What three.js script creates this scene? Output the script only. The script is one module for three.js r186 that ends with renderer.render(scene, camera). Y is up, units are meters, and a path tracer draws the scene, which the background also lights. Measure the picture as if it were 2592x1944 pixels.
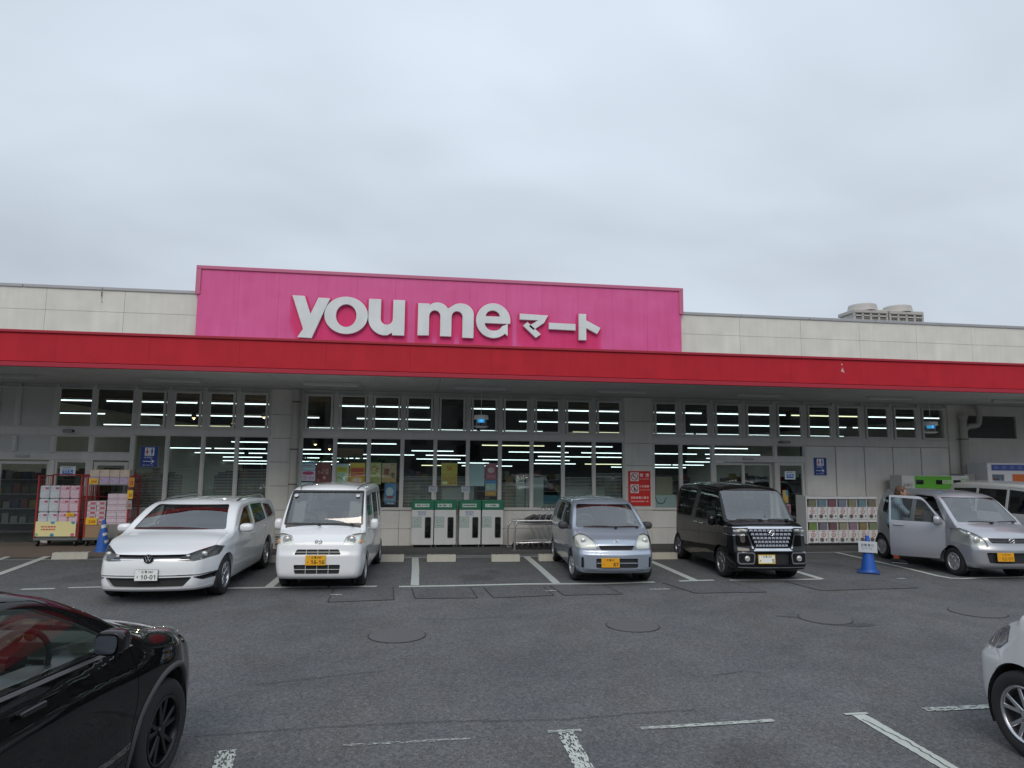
import * as THREE from 'three';
import { mergeGeometries, mergeVertices } from 'three/addons/utils/BufferGeometryUtils.js';
import { RoundedBoxGeometry } from 'three/addons/geometries/RoundedBoxGeometry.js';
import { RectAreaLightUniformsLib } from 'three/addons/lights/RectAreaLightUniformsLib.js';
import { MarchingCubes } from 'three/addons/objects/MarchingCubes.js';
import { Brush, Evaluator, SUBTRACTION, INTERSECTION, ADDITION } from 'three-bvh-csg';

// ---------------------------------------------------------------- camera, sky, sun, exposure
const scene = new THREE.Scene();
const camera = new THREE.PerspectiveCamera(59.52, 4 / 3, 0.05, 900);
camera.position.set(0, 2.2, 0);
camera.up.set(-0.02595, 0.99352, 0.11066);
camera.lookAt(0.13828, 2.2 + 0.1132, -0.9839);
const renderer = new THREE.WebGLRenderer({ antialias: true });
renderer.toneMapping = THREE.LinearToneMapping;
renderer.toneMappingExposure = 1.0;
renderer.shadowMap.enabled = true;
RectAreaLightUniformsLib.init();

let seed = 7;
function rnd() { seed = (seed * 1664525 + 1013904223) >>> 0; return seed / 4294967296; }
const R = (a, b) => a + (b - a) * rnd();
function hash(x, y, s) { let h = (x * 374761393 + y * 668265263 + s * 982451653) | 0; h = Math.imul(h ^ (h >>> 13), 1274126177); h ^= h >>> 16; return (h >>> 0) / 4294967296; }
function vnoise(x, y, s, px = 1e9, py = 1e9) {
  const xi = Math.floor(x), yi = Math.floor(y), fx = x - xi, fy = y - yi, u = fx * fx * (3 - 2 * fx), v = fy * fy * (3 - 2 * fy);
  const m = (a, b) => ((a % b) + b) % b, X0 = m(xi, px), X1 = m(xi + 1, px), Y0 = m(yi, py), Y1 = m(yi + 1, py);
  const a = hash(X0, Y0, s), b = hash(X1, Y0, s), c = hash(X0, Y1, s), d = hash(X1, Y1, s);
  return a + (b - a) * u + (c - a) * v + (a - b - c + d) * u * v;
}
function fbm(x, y, s, o = 4, px = 1e9, py = 1e9) { let t = 0, a = 0.5, n = 0; for (let i = 0; i < o; i++) { t += a * vnoise(x, y, s + i, px, py); n += a; a *= 0.5; x *= 2; y *= 2; px *= 2; py *= 2; } return t / n; }

{ // overcast sky: one even grey deck with soft cloud structure
  const w = 1024, h = 512, d = new Float32Array(w * h * 4);
  for (let j = 0; j < h; j++) for (let i = 0; i < w; i++) {
    const el = ((j + 0.5) / h - 0.5) * Math.PI, az = (i + 0.5) / w * Math.PI * 2, k = (j * w + i) * 4;
    const se = Math.max(Math.sin(el), 0.06);
    const px = Math.cos(el) * Math.cos(az) / (se + 0.32), py = Math.cos(el) * Math.sin(az) / (se + 0.32);
    const wx = px + 0.5 * fbm(px * 0.9 + 3, py * 0.9, 5, 3), wy = py + 0.5 * fbm(px * 0.9, py * 0.9 + 8, 9, 3);
    const n = fbm(wx * 0.8 + 33, wy * 1.5 + 27, 31, 5) - 0.5, m = fbm(wx * 3 + 50, wy * 5 + 50, 77, 4) - 0.5;
    const g = (1.06 + 0.55 * n + 0.24 * m) * (0.75 + 0.66 * Math.max(Math.sin(el), 0));
    const warm = 0.5 + 0.9 * n;
    d[k] = 0.605 * g * (0.99 + 0.02 * warm); d[k + 1] = 0.678 * g; d[k + 2] = 0.775 * g * (1.01 - 0.02 * warm); d[k + 3] = 1;
    if (el < 0) { d[k] *= 0.6; d[k + 1] *= 0.6; d[k + 2] *= 0.6; }
  }
  const t = new THREE.DataTexture(d, w, h, THREE.RGBAFormat, THREE.FloatType);
  t.mapping = THREE.EquirectangularReflectionMapping; t.magFilter = THREE.LinearFilter; t.minFilter = THREE.LinearFilter; t.needsUpdate = true;
  scene.background = t; scene.environment = t;
}
const sun = new THREE.DirectionalLight(0xfff4e8, 1.2);
sun.position.set(-5, 41, 36); sun.target.position.set(3, 0, -12);
sun.castShadow = true; sun.shadow.radius = 60; sun.shadow.mapSize.set(2048, 2048);
Object.assign(sun.shadow.camera, { left: -32, right: 32, top: 32, bottom: -32, near: 1, far: 140 });
scene.add(sun, sun.target);

// ---------------------------------------------------------------- helpers
const used = {};
function numbered(n) { const k = used[n] = (used[n] || 0) + 1; return k === 1 ? n : n + '_' + String(k - 1).padStart(3, '0'); }
function tag(o, label, category, group, kind) {
  if (label) o.userData.label = label; if (category) o.userData.category = category; if (group) o.userData.group = group; if (kind) o.userData.kind = kind; return o;
}
function thing(name, label, category, pos = [0, 0, 0], turn = 0, group) {
  const g = new THREE.Group(); g.name = numbered(name); g.position.set(...pos); g.rotation.y = turn; scene.add(g); return tag(g, label, category, group);
}
function mesh(name, geo, mat, parent) {
  const m = new THREE.Mesh(geo, mat); m.name = parent ? name : numbered(name); m.castShadow = m.receiveShadow = true; (parent || scene).add(m); return m;
}
const mg = (a) => { a = a.map((g) => { const q = g.index ? g.toNonIndexed() : g; for (const k of Object.keys(q.attributes)) if (!['position', 'normal', 'uv'].includes(k)) q.deleteAttribute(k); return q; }); return mergeGeometries(a); };
const bx = (w, h, d, x = 0, y = 0, z = 0) => new THREE.BoxGeometry(w, h, d).translate(x, y, z);
const bb = (x0, x1, y0, y1, z0, z1) => bx(x1 - x0, y1 - y0, z1 - z0, (x0 + x1) / 2, (y0 + y1) / 2, (z0 + z1) / 2);
const rb = (w, h, d, r, x = 0, y = 0, z = 0, s = 2) => new RoundedBoxGeometry(w, h, d, s, r).translate(x, y, z);
const rbb = (x0, x1, y0, y1, z0, z1, r = 0.008) => rb(x1 - x0, y1 - y0, z1 - z0, Math.min(r, (x1 - x0) / 2.1, (y1 - y0) / 2.1, (z1 - z0) / 2.1), (x0 + x1) / 2, (y0 + y1) / 2, (z0 + z1) / 2, 1);
const cyl = (r0, r1, h, x = 0, y = 0, z = 0, n = 16, open = false) => new THREE.CylinderGeometry(r0, r1, h, n, 1, open).translate(x, y, z);
const V = (x, y, z) => new THREE.Vector3(x, y, z);
function tube(pts, r, seg = 24, rad = 8, closed = false, tension) { return new THREE.TubeGeometry(new THREE.CatmullRomCurve3(pts.map((p) => V(...p)), closed, tension === undefined ? 'centripetal' : 'catmullrom', tension), seg, r, rad, closed); }
function rod(a, b, r, n = 8) { const A = V(...a), B = V(...b), d = B.clone().sub(A), g = new THREE.CylinderGeometry(r, r, d.length(), n); g.applyQuaternion(new THREE.Quaternion().setFromUnitVectors(V(0, 1, 0), d.clone().normalize())); return g.translate((A.x + B.x) / 2, (A.y + B.y) / 2, (A.z + B.z) / 2); }
function uvm(g, s = 1) { // uv in metres by dominant normal
  const p = g.attributes.position, n = g.attributes.normal, u = new Float32Array(p.count * 2);
  for (let i = 0; i < p.count; i++) { const a = Math.abs(n.getX(i)), b = Math.abs(n.getY(i)), c = Math.abs(n.getZ(i)); let x, y; if (c >= a && c >= b) { x = p.getX(i); y = p.getY(i); } else if (a >= b) { x = p.getZ(i); y = p.getY(i); } else { x = p.getX(i); y = p.getZ(i); } u[2 * i] = x * s; u[2 * i + 1] = y * s; }
  g.setAttribute('uv', new THREE.BufferAttribute(u, 2)); return g;
}
const lin = (r, g, b) => new THREE.Color().setRGB(r, g, b);
const std = (c, rough = 0.6, metal = 0, o = {}) => new THREE.MeshStandardMaterial({ color: Array.isArray(c) ? lin(...c) : c, roughness: rough, metalness: metal, ...o });
const phy = (c, rough, metal, o = {}) => new THREE.MeshPhysicalMaterial({ color: Array.isArray(c) ? lin(...c) : c, roughness: rough, metalness: metal, ...o });
function dtex(n, f, srgb = false, m = n) {
  const d = new Uint8Array(n * m * 4);
  for (let j = 0; j < m; j++) for (let i = 0; i < n; i++) { const v = f(i / n, j / m), k = (j * n + i) * 4; const c = Array.isArray(v) ? v : [v, v, v]; for (let q = 0; q < 3; q++) d[k + q] = Math.max(0, Math.min(255, c[q] * 255)); d[k + 3] = 255; }
  const t = new THREE.DataTexture(d, n, m); t.wrapS = t.wrapT = THREE.RepeatWrapping; t.magFilter = THREE.LinearFilter; t.minFilter = THREE.LinearMipmapLinearFilter; t.generateMipmaps = true; if (srgb) t.colorSpace = THREE.SRGBColorSpace; t.needsUpdate = true; return t;
}
function ctex(w, h, draw) { const c = document.createElement('canvas'); c.width = w; c.height = h; const g = c.getContext('2d'); draw(g, w, h); const t = new THREE.CanvasTexture(c); t.colorSpace = THREE.SRGBColorSpace; t.anisotropy = 8; return t; }
// simple stroke characters on a 10 x 10 grid, for the writing no font file holds
const KJ = {
  '広': 'M5 0L5 1.5M1 2L9.5 2M2 2L2 6L.5 10M6 3.5L3.8 9L8 8.4M7 6.5L8.8 9.8', '島': 'M5 0L4 1M2 1L2 6M2 1L8 1L8 3.5M2 2.3L8 2.3M2 3.6L8 3.6M2 4.9L9.5 4.9M2 6L9 6L9 9L7.8 9.6M5 6.5L5 9M3 7.5L3 9L7 9M7 7.5L7 9',
  '禁': 'M.5 2L4.5 2M2.5 0L2.5 5M2.5 2L.5 4.5M2.5 2L4.5 4M5.5 2L9.5 2M7.5 0L7.5 5M7.5 2L5.5 4.5M7.5 2L9.5 4M2 5.6L8 5.6M.8 7L9.2 7M5 7L5 10M3 8L2 9.6M7 8L8.4 9.6', '煙': 'M1 3L1.6 4.5M4 2.5L3.4 4M2.5 .5L2.4 6L.5 9.8M2.4 6L4 9M5 .8L9.6 .8M5.2 2.2L9.4 2.2L9.4 4.5L5.2 4.5L5.2 2.2M6.5 .8L6.5 4.5M8 .8L8 4.5M5.2 6.2L9.4 6.2M7.3 4.5L7.3 9.5M5 9.5L9.8 9.5',
  '火': 'M2 3L1.2 5.5M8 2.5L6.6 5M5 .5L4.8 5L.8 9.6M4.9 5L9.4 9.6', '気': 'M3 .3L1 3M2.6 1.6L9 1.6M2.6 3.2L8 3.2M1.6 4.8L7.6 4.8L8 8.6L9.6 9M5.6 5.6L1.6 9.4M2 6L6 9', '厳': 'M2 .4L2.6 1.6M5 .2L5 1.6M8 .4L7.4 1.6M1 2.4L9.4 2.4M1.4 2.4L1.2 7L.4 9.8M2.4 4L5.4 4M3 4L3 9.6M5 4L5 9.8M3 5.8L5 5.8M3 7.6L5 7.6M7 3.4L6 6M6.4 4.8L9.6 4.8M8.4 4.8L5.8 9.8M6.6 6L9.6 9.8',
  '手': 'M7.6 .6L2 1.8M1.6 3.6L8.4 3.6M.6 5.8L9.4 5.8M5 1.4L5 9L3.6 9.6', '洗': 'M1 1L2.2 2M.6 4L1.8 5M.6 9.4L2.4 6.4M5 .6L3.6 3.6M4.4 2.2L9.2 2.2M6.6 .4L6.6 5M3.2 5L9.6 5M5.4 5L5 8L3.2 9.8M7.6 5L7.6 9.2L9.6 9.2L9.6 8', 'お': 'M1 2.6L6 2.6M3.4 .6L3.4 9L1.4 8L3 5.8L7 5L8.4 7L7 9.2L5.4 9.2M7.4 1.4L9.2 3', 'い': 'M1.6 2L2 7.4L3.6 9L4.4 7M7.4 2.6L8.8 6',
  '慶': 'M5 0L5 1.2M1 1.4L9.4 1.4M1.6 1.4L1.4 6.6L.4 9.8M3 2.8L8.4 2.8L8.4 4.4L3 4.4M5 1.8L5 4.4M6.6 1.8L6.6 4.4M3 5.4L2.6 6.4M4.2 5.4L5 6.4L7.4 6M5.8 6.6L3 8.6M4.6 7.2L7.6 7.2L3 9.8M4.6 8L9 9.8', '弔': 'M1.6 1L8 1L8 3.4L2 3.4L1.8 5.8L8.4 5.8L8 8.6L7 9M5 0L5 10',
  'く': 'M6.6 1L2.6 5L7 9.4', 'し': 'M3 1L3 7.6L4.8 9.2L8 7', 'ろ': 'M2.4 1.4L7 1.4L2 6L6 4.8L8 7L6 9.4L4 9.4', 'ま': 'M1.6 2.4L8.4 2.4M1.8 4.8L8.2 4.8M5 .6L5 8L3.4 9.2L2 8L3.6 7L8.4 9.2', '年': 'M3 .4L1 3.4M2.4 2L9 2M3 4.6L8.6 4.6M3 4.6L3 7M.6 7L9.6 7M5.8 2L5.8 10', '口': 'M2 2L8 2L8 8.6L2 8.6L2 2', 'に': 'M2 1L1.8 9M4.6 2.6L8.6 2.6M4.6 7L5.4 8.6L8.8 8.4', 'ご': 'M2 2.4L7 2.4M2 7L3.4 9L8 8.6M7.8 .6L8.6 1.8', 'さ': 'M1.6 3L8.4 2.4M4.6 .6L7.4 6M2.6 6L3 8.6L7 9.2', 'ん': 'M5 .8L1.6 9.4L4 6L5.6 6.4L6.6 9L9 6.6', 'タ': 'M4 .6L1 5M3.4 2L8.6 2L2.4 9.8M3.4 4.6L6.6 7', 'バ': 'M3.6 3L1.2 8M5.8 3L8.8 8M7.6 .8L8.4 2M9 .6L9.8 1.8', 'コ': 'M2 2L8 2L8 8.4L1.8 8.4', '販': 'M1 1L4 1L4 6.6L1 6.6L1 1M1 2.8L4 2.8M1 4.6L4 4.6M1.6 6.8L.6 9M3.4 6.8L4.4 8.6M9.4 1L5.6 1L5.4 9M6 4L9 4L6.4 9.6M6.6 5L9.6 9.4', '自': 'M5 0L4 1.6M2 1.6L8 1.6L8 9.6L2 9.6L2 1.6M2 4.2L8 4.2M2 6.8L8 6.8', '動': 'M4 .6L1 1M.6 2.4L5.4 2.4M2.8 1L2.8 9M1 3.8L4.8 3.8L4.8 6.4L1 6.4L1 3.8M.8 7.8L5 7.8M5.6 3.6L9 3.6L8.6 8.8L7.4 9M7.2 .8L7 4L5.4 9.6', '車': 'M1.4 1.4L8.6 1.4M2.2 3L7.8 3L7.8 6.4L2.2 6.4L2.2 3M2.2 4.7L7.8 4.7M.6 8L9.4 8M5 .2L5 10',
};
function kj(g, s, x, y, size, color, lw) {
  g.strokeStyle = color; g.lineWidth = lw || size * 0.1; g.lineCap = 'round';
  for (const ch of s) { const d = KJ[ch]; if (d) { g.beginPath(); for (const seg of d.split('M').slice(1)) seg.split('L').forEach((q, i) => { const [a, b] = q.trim().split(' ').map(Number); const X = x + a * size / 10, Y = y + b * size / 10; i ? g.lineTo(X, Y) : g.moveTo(X, Y); }); g.stroke(); } x += size * 1.12; }
}
function flat(w, h, z = 0) { return new THREE.PlaneGeometry(w, h).translate(0, 0, z); }
// ---------------------------------------------------------------- car bodies: a closed loft, cut with real openings
const ev = new Evaluator(); ev.useGroups = false; ev.attributes = ['position', 'normal', 'uv'];
function brush(g) { if (!g.attributes.uv) g.setAttribute('uv', new THREE.BufferAttribute(new Float32Array(g.attributes.position.count * 2), 2)); const b = new Brush(g); b.updateMatrixWorld(); return b; }
function csg(a, b, op) { const r = ev.evaluate(brush(a), brush(b), op); return r.geometry; }
const sub = (a, b) => csg(a, b, SUBTRACTION), cut = (a, b) => csg(a, b, INTERSECTION);
function pchip(t) { // monotone curve through [x, y] pairs
  const n = t.length, x = t.map((q) => q[0]), y = t.map((q) => q[1]), d = [], m = [];
  for (let i = 0; i < n - 1; i++) d[i] = (y[i + 1] - y[i]) / (x[i + 1] - x[i]);
  for (let i = 0; i < n; i++) m[i] = i === 0 ? d[0] : i === n - 1 ? d[n - 2] : d[i - 1] * d[i] <= 0 ? 0 : 2 * d[i - 1] * d[i] / (d[i - 1] + d[i]);
  return (v) => { if (v <= x[0]) return y[0]; if (v >= x[n - 1]) return y[n - 1]; let i = 0; while (v > x[i + 1]) i++; const h = x[i + 1] - x[i], s = (v - x[i]) / h, a = s * s, b = a * s; return (2 * b - 3 * a + 1) * y[i] + (b - 2 * a + s) * h * m[i] + (3 * a - 2 * b) * y[i + 1] + (b - a) * h * m[i + 1]; };
}
const sst = (a, b, v) => { const t = Math.max(0, Math.min(1, (v - a) / (b - a))); return t * t * (3 - 2 * t); };
function volume(g) { const p = g.attributes.position, ix = g.index; let s = 0; const n = ix ? ix.count : p.count; const A = V(), B = V(), C = V(); for (let i = 0; i < n; i += 3) { const [a, b, c] = ix ? [ix.getX(i), ix.getX(i + 1), ix.getX(i + 2)] : [i, i + 1, i + 2]; A.fromBufferAttribute(p, a); B.fromBufferAttribute(p, b); C.fromBufferAttribute(p, c); s += A.dot(B.cross(C)); } return s; }
function flip(g) { if (g.index) { const a = g.index.array; for (let i = 0; i < a.length; i += 3) { const t = a[i]; a[i] = a[i + 1]; a[i + 1] = t; } } else { for (const k of Object.keys(g.attributes)) { const at = g.attributes[k], s = at.itemSize, a = at.array; for (let i = 0; i < at.count; i += 3) for (let q = 0; q < s; q++) { const t = a[i * s + q]; a[i * s + q] = a[(i + 1) * s + q]; a[(i + 1) * s + q] = t; } } } return g; }
// outline with rounded corners; points [a, b] or [a, b, radius]
function rpoly(pts, r = 0.03, seg = 4) {
  const o = [], n = pts.length;
  pts.forEach((p, i) => {
    const a = pts[(i + n - 1) % n], b = pts[(i + 1) % n], rr = p[2] === undefined ? r : p[2];
    const u = [a[0] - p[0], a[1] - p[1]], v = [b[0] - p[0], b[1] - p[1]], lu = Math.hypot(...u), lv = Math.hypot(...v), k = Math.min(rr, lu * 0.45, lv * 0.45);
    if (k < 1e-4) { o.push([p[0], p[1]]); return; }
    const A = [p[0] + u[0] / lu * k, p[1] + u[1] / lu * k], B = [p[0] + v[0] / lv * k, p[1] + v[1] / lv * k];
    for (let s = 0; s <= seg; s++) { const t = s / seg; o.push([(1 - t) * (1 - t) * A[0] + 2 * t * (1 - t) * p[0] + t * t * B[0], (1 - t) * (1 - t) * A[1] + 2 * t * (1 - t) * p[1] + t * t * B[1]]); }
  });
  return o;
}
// move a closed outline inwards by d
function shrink(pts, d) {
  let ar = 0; const n = pts.length; pts.forEach((p, i) => { const q = pts[(i + 1) % n]; ar += p[0] * q[1] - q[0] * p[1]; }); const s = ar > 0 ? 1 : -1;
  return pts.map((p, i) => { const a = pts[(i + n - 1) % n], b = pts[(i + 1) % n]; let nx = -(b[1] - a[1]), ny = b[0] - a[0]; const l = Math.hypot(nx, ny) || 1; return [p[0] + s * nx / l * d, p[1] + s * ny / l * d]; });
}
const mir = (pts) => pts.map((p) => [-p[0], ...p.slice(1)]).reverse();
// prism over an outline. view f: (x, y) along z, s: (z, y) along x, t: (x, z) along y
function prism(pts, view, c0, c1) {
  const g = new THREE.ExtrudeGeometry(new THREE.Shape(pts.map((p) => new THREE.Vector2(p[0], p[1]))), { depth: c1 - c0, bevelEnabled: false }); g.translate(0, 0, c0);
  const p = g.attributes.position, a = p.array;
  if (view !== 'f') for (let i = 0; i < a.length; i += 3) { const x = a[i], y = a[i + 1], z = a[i + 2]; if (view === 's') { a[i] = z; a[i + 2] = x; } else { a[i + 1] = z; a[i + 2] = y; } }
  if (volume(g) < 0) flip(g); g.computeVertexNormals(); return g;
}
function inflate(S, d) { const g = S.clone(), p = g.attributes.position, n = g.attributes.normal; for (let i = 0; i < p.count; i++) p.setXYZ(i, p.getX(i) + n.getX(i) * d, p.getY(i) + n.getY(i) * d, p.getZ(i) + n.getZ(i) * d); return g; }
// the skin of G under a prism, seen from dir: an open sheet that follows the body
function skin(G, pr, dir, lim = 0.12) {
  const r = cut(G, pr), g = r.index ? r.toNonIndexed() : r, P = g.attributes.position, N = g.attributes.normal, pos = [], nor = [], A = V(), B = V(), C = V(), D = V(...dir).normalize();
  for (let i = 0; i < P.count; i += 3) { A.fromBufferAttribute(P, i); B.fromBufferAttribute(P, i + 1); C.fromBufferAttribute(P, i + 2); B.sub(A); C.sub(A); B.cross(C); if (B.lengthSq() < 1e-16) continue; B.normalize(); if (B.dot(D) > lim) for (let k = 0; k < 3; k++) { pos.push(P.getX(i + k), P.getY(i + k), P.getZ(i + k)); nor.push(N.getX(i + k), N.getY(i + k), N.getZ(i + k)); } }
  const o = new THREE.BufferGeometry(); o.setAttribute('position', new THREE.Float32BufferAttribute(pos, 3)); o.setAttribute('normal', new THREE.Float32BufferAttribute(nor, 3)); o.setAttribute('uv', new THREE.Float32BufferAttribute(new Float32Array(pos.length / 3 * 2), 2)); return o;
}
function carLoft(P) {
  const L = P.L, top = pchip(P.top), belt = pchip(P.belt), wid = pchip(P.plan), bot = pchip(P.bot || [[0, 0.2], [L, 0.2]]), rt = pchip(P.rt), crown = pchip(P.crown), tum = pchip(P.tum), lf = pchip(P.leanF), lr = pchip(P.leanR || [[0, 0], [2, 0]]), sec = P.sec ? pchip(P.sec) : (y) => 0;
  const hw = P.W / 2;
  const side = (s, y) => { // half width at distance s from the nose, height y
    const w = hw * wid(s), b = belt(s); let x = w - (y < 0.5 ? 0.055 * ((0.5 - y) / 0.3) ** 2 : 0);
    if (y > b) x -= 0.012 + tum(s) * ((y - b) / 0.5) ** 1.12; else if (y > 0.55) x -= 0.012 * ((y - 0.55) / (b - 0.55)) ** 2;
    x += sec(y); if (P.bulge) x += P.bulge(s, y); return x;
  };
  const ring = (s, ins) => {
    const yb = bot(s) + ins, yt = top(s) - ins, r = Math.min(rt(s), (yt - yb) * 0.4), rx = r * (P.rxk || 1.15), pts = [];
    const xs0 = side(s, yb + 0.04) - ins; for (let i = 0; i < 4; i++) pts.push([xs0 * 0.93 * i / 4, yb]);
    pts.push([xs0 * 0.955, yb + 0.004]);
    const n = P.ns || 20; for (let i = 0; i <= n; i++) { const y = yb + 0.03 + (yt - r - yb - 0.03) * i / n; pts.push([side(s, y) - ins, y]); }
    const xe = side(s, yt - r) - ins; for (let i = 1; i <= 6; i++) { const a = i / 6 * Math.PI / 2; pts.push([xe - rx * (1 - Math.cos(a)), yt - r + r * Math.sin(a)]); }
    const xc = xe - rx, c = crown(s); for (let i = 1; i <= 8; i++) { const q = 1 - i / 8; pts.push([xc * q, yt + c * (1 - q * q)]); }
    return pts;
  };
  const st = [], r = P.re || 0.06, N = P.n || 64;
  for (let i = 0; i <= 5; i++) { const a = i / 5 * Math.PI / 2; st.push([r * (1 - Math.cos(a)), r * (1 - Math.sin(a))]); }
  for (let i = 1; i < N; i++) st.push([r + (L - 2 * r) * i / N, 0]);
  for (let i = 5; i >= 0; i--) { const a = i / 5 * Math.PI / 2; st.push([L - r * (1 - Math.cos(a)), r * (1 - Math.sin(a))]); }
  const pos = [], idx = [], K = ring(1, 0).length, M = 2 * K - 2; let rings = [];
  const put = (h, s) => { const base = pos.length / 3, f = [...h, ...h.slice(1, -1).reverse().map((p) => [-p[0], p[1]])]; for (const p of f) pos.push(p[0], p[1], s); rings.push(base); };
  const capRings = (h, s, rev) => { const y0 = h[0][1], y1 = h[K - 1][1], c = [0, (y0 + y1) / 2]; const l = []; for (let j = 1; j < 8; j++) { const k = 1 - j / 8; l.push([h.map((p) => [p[0] * k, c[1] + (p[1] - c[1]) * k]), s]); } return [rev ? l.reverse() : l, c]; };
  const h0 = ring(st[0][0], st[0][1]), [c0, k0] = capRings(h0, st[0][0], true); const hz = st[st.length - 1], h1 = ring(hz[0], hz[1]), [c1, k1] = capRings(h1, hz[0], false);
  for (const [h, s] of c0) put(h, s); for (const [s, i] of st) put(ring(s, i), s); for (const [h, s] of c1) put(h, s);
  for (let a = 0; a + 1 < rings.length; a++) for (let i = 0; i < M; i++) { const j = (i + 1) % M, A = rings[a] + i, B = rings[a] + j, C = rings[a + 1] + i, D = rings[a + 1] + j; idx.push(A, B, C, B, D, C); }
  const ca = pos.length / 3; pos.push(k0[0], k0[1], st[0][0]); const cb = pos.length / 3; pos.push(k1[0], k1[1], hz[0]);
  for (let i = 0; i < M; i++) { const j = (i + 1) % M; idx.push(ca, rings[0] + j, rings[0] + i); const z = rings[rings.length - 1]; idx.push(cb, z + i, z + j); }
  // bend nose and tail, then front to +z
  const nf = P.noseDepth || 0.9;
  for (let i = 0; i < pos.length; i += 3) {
    const x = pos[i], y = pos[i + 1], s = pos[i + 2], q = Math.abs(x) / hw; let ns = s;
    const wf = 1 - sst(0.05, nf, s); if (wf > 0) ns += wf * (P.bowF * q ** (P.bowP || 2.6) + lf(y));
    const wr = sst(L - 0.8, L - 0.05, s); if (wr > 0) ns -= wr * ((P.bowR || 0.1) * q ** 2.6 + lr(y));
    pos[i + 2] = L / 2 - ns;
  }
  const g = new THREE.BufferGeometry(); g.setAttribute('position', new THREE.Float32BufferAttribute(pos, 3)); g.setIndex(idx); g.setAttribute('uv', new THREE.BufferAttribute(new Float32Array(pos.length / 3 * 2), 2));
  if (volume(g) < 0) flip(g); g.computeVertexNormals(); return { S: g, side, top, belt };
}
const GLASS = phy([0.66, 0.72, 0.7], 0.02, 0, { transmission: 1, thickness: 0, ior: 1.5 });
const TINT = phy([0.16, 0.18, 0.18], 0.03, 0, { transmission: 1, thickness: 0, ior: 1.5 });
const WIND = phy([0.72, 0.78, 0.77], 0.02, 0, { transmission: 1, thickness: 0, ior: 2.3 });
const LENS = phy([0.93, 0.95, 0.95], 0.04, 0, { transmission: 1, thickness: 0, ior: 1.45 });
const CHROME = std([0.72, 0.73, 0.75], 0.12, 1), SATIN = std([0.55, 0.56, 0.58], 0.3, 1), RUB = std([0.018, 0.018, 0.019], 0.75), BLK = std([0.02, 0.02, 0.022], 0.5), BLKG = std([0.012, 0.012, 0.014], 0.18), DRK = std([0.03, 0.031, 0.033], 0.8), SEAT = std([0.07, 0.068, 0.066], 0.9), REFL = std([0.62, 0.62, 0.59], 0.3, 0.55), MIRR = std([0.22, 0.22, 0.25], 0.08, 1), AMBER = std([0.75, 0.3, 0.1], 0.3), CREAM = std([0.3, 0.27, 0.22], 0.85), LINER = std([0.3, 0.3, 0.29], 0.9);
const tyreCache = {};
function wheelGeo(r, w, rr, style) {
  const key = [r, w, rr, style].join(); if (tyreCache[key]) return tyreCache[key];
  const p = []; const k = (x, y) => p.push(new THREE.Vector2(x, y)), h = w / 2;
  k(rr - 0.01, -h + 0.02); k(rr + 0.012, -h + 0.004); k((r + rr) / 2, -h - 0.004); k(r - 0.022, -h + 0.006); k(r - 0.004, -h + 0.024); k(r, -h * 0.5); k(r, -h * 0.42); k(r - 0.008, -h * 0.4); k(r - 0.008, -h * 0.3); k(r, -h * 0.28); k(r, h * 0.28); k(r - 0.008, h * 0.3); k(r - 0.008, h * 0.4); k(r, h * 0.42); k(r, h * 0.5); k(r - 0.004, h - 0.024); k(r - 0.022, h - 0.006); k((r + rr) / 2, h + 0.004); k(rr + 0.012, h - 0.004); k(rr - 0.01, h - 0.02);
  const tyre = new THREE.LatheGeometry(p, 48).rotateZ(-Math.PI / 2); // axis along x, outer face +x
  const rim = [], q = [[rr - 0.004, h - 0.02], [rr + 0.004, h - 0.004], [rr - 0.012, h - 0.002], [rr - 0.022, h - 0.02], [rr - 0.03, h - 0.08], [rr - 0.035, -h * 0.6]].map((a) => new THREE.Vector2(...a));
  rim.push(new THREE.LatheGeometry(q, 40).rotateZ(-Math.PI / 2));
  rim.push(cyl(0.035, 0.045, 0.03, 0, 0, 0, 16).rotateZ(-Math.PI / 2).translate(h - 0.03, 0, 0));
  const spoke = (a, w0, w1, sk = 0, dep = 0.016) => { const s = new THREE.Shape([new THREE.Vector2(-w0, 0.03), new THREE.Vector2(w0, 0.03), new THREE.Vector2(w1 + sk, rr - 0.012), new THREE.Vector2(-w1 + sk, rr - 0.012)]); const g = new THREE.ExtrudeGeometry(s, { depth: dep, bevelEnabled: true, bevelThickness: 0.006, bevelSize: 0.004, bevelSegments: 1 }); const pp = g.attributes.position; for (let i = 0; i < pp.count; i++) pp.setZ(i, pp.getZ(i) + (pp.getY(i) / rr) * 0.012); return g.rotateZ(a).rotateY(Math.PI / 2).translate(h - 0.05, 0, 0); };
  if (style === 'ten') for (let i = 0; i < 5; i++) { const a = i / 5 * Math.PI * 2; rim.push(spoke(a, 0.014, 0.011, 0.05), spoke(a, 0.014, 0.011, -0.05)); }
  else if (style === 'y') for (let i = 0; i < 5; i++) { const a = i / 5 * Math.PI * 2; rim.push(spoke(a, 0.022, 0.014, 0.055), spoke(a, 0.022, 0.014, -0.055), spoke(a, 0.012, 0.012)); }
  else if (style === 'cap') { rim.push(new THREE.CircleGeometry(rr - 0.02, 32).rotateY(Math.PI / 2).translate(h - 0.045, 0, 0)); for (let i = 0; i < 8; i++) rim.push(spoke(i / 8 * Math.PI * 2, 0.022, 0.035)); }
  else for (let i = 0; i < 5; i++) rim.push(spoke(i / 5 * Math.PI * 2, 0.03, 0.034));
  return tyreCache[key] = { tyre, rim: mg(rim), disc: new THREE.CircleGeometry(rr - 0.01, 32).rotateY(Math.PI / 2).translate(0, 0, 0) };
}
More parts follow.
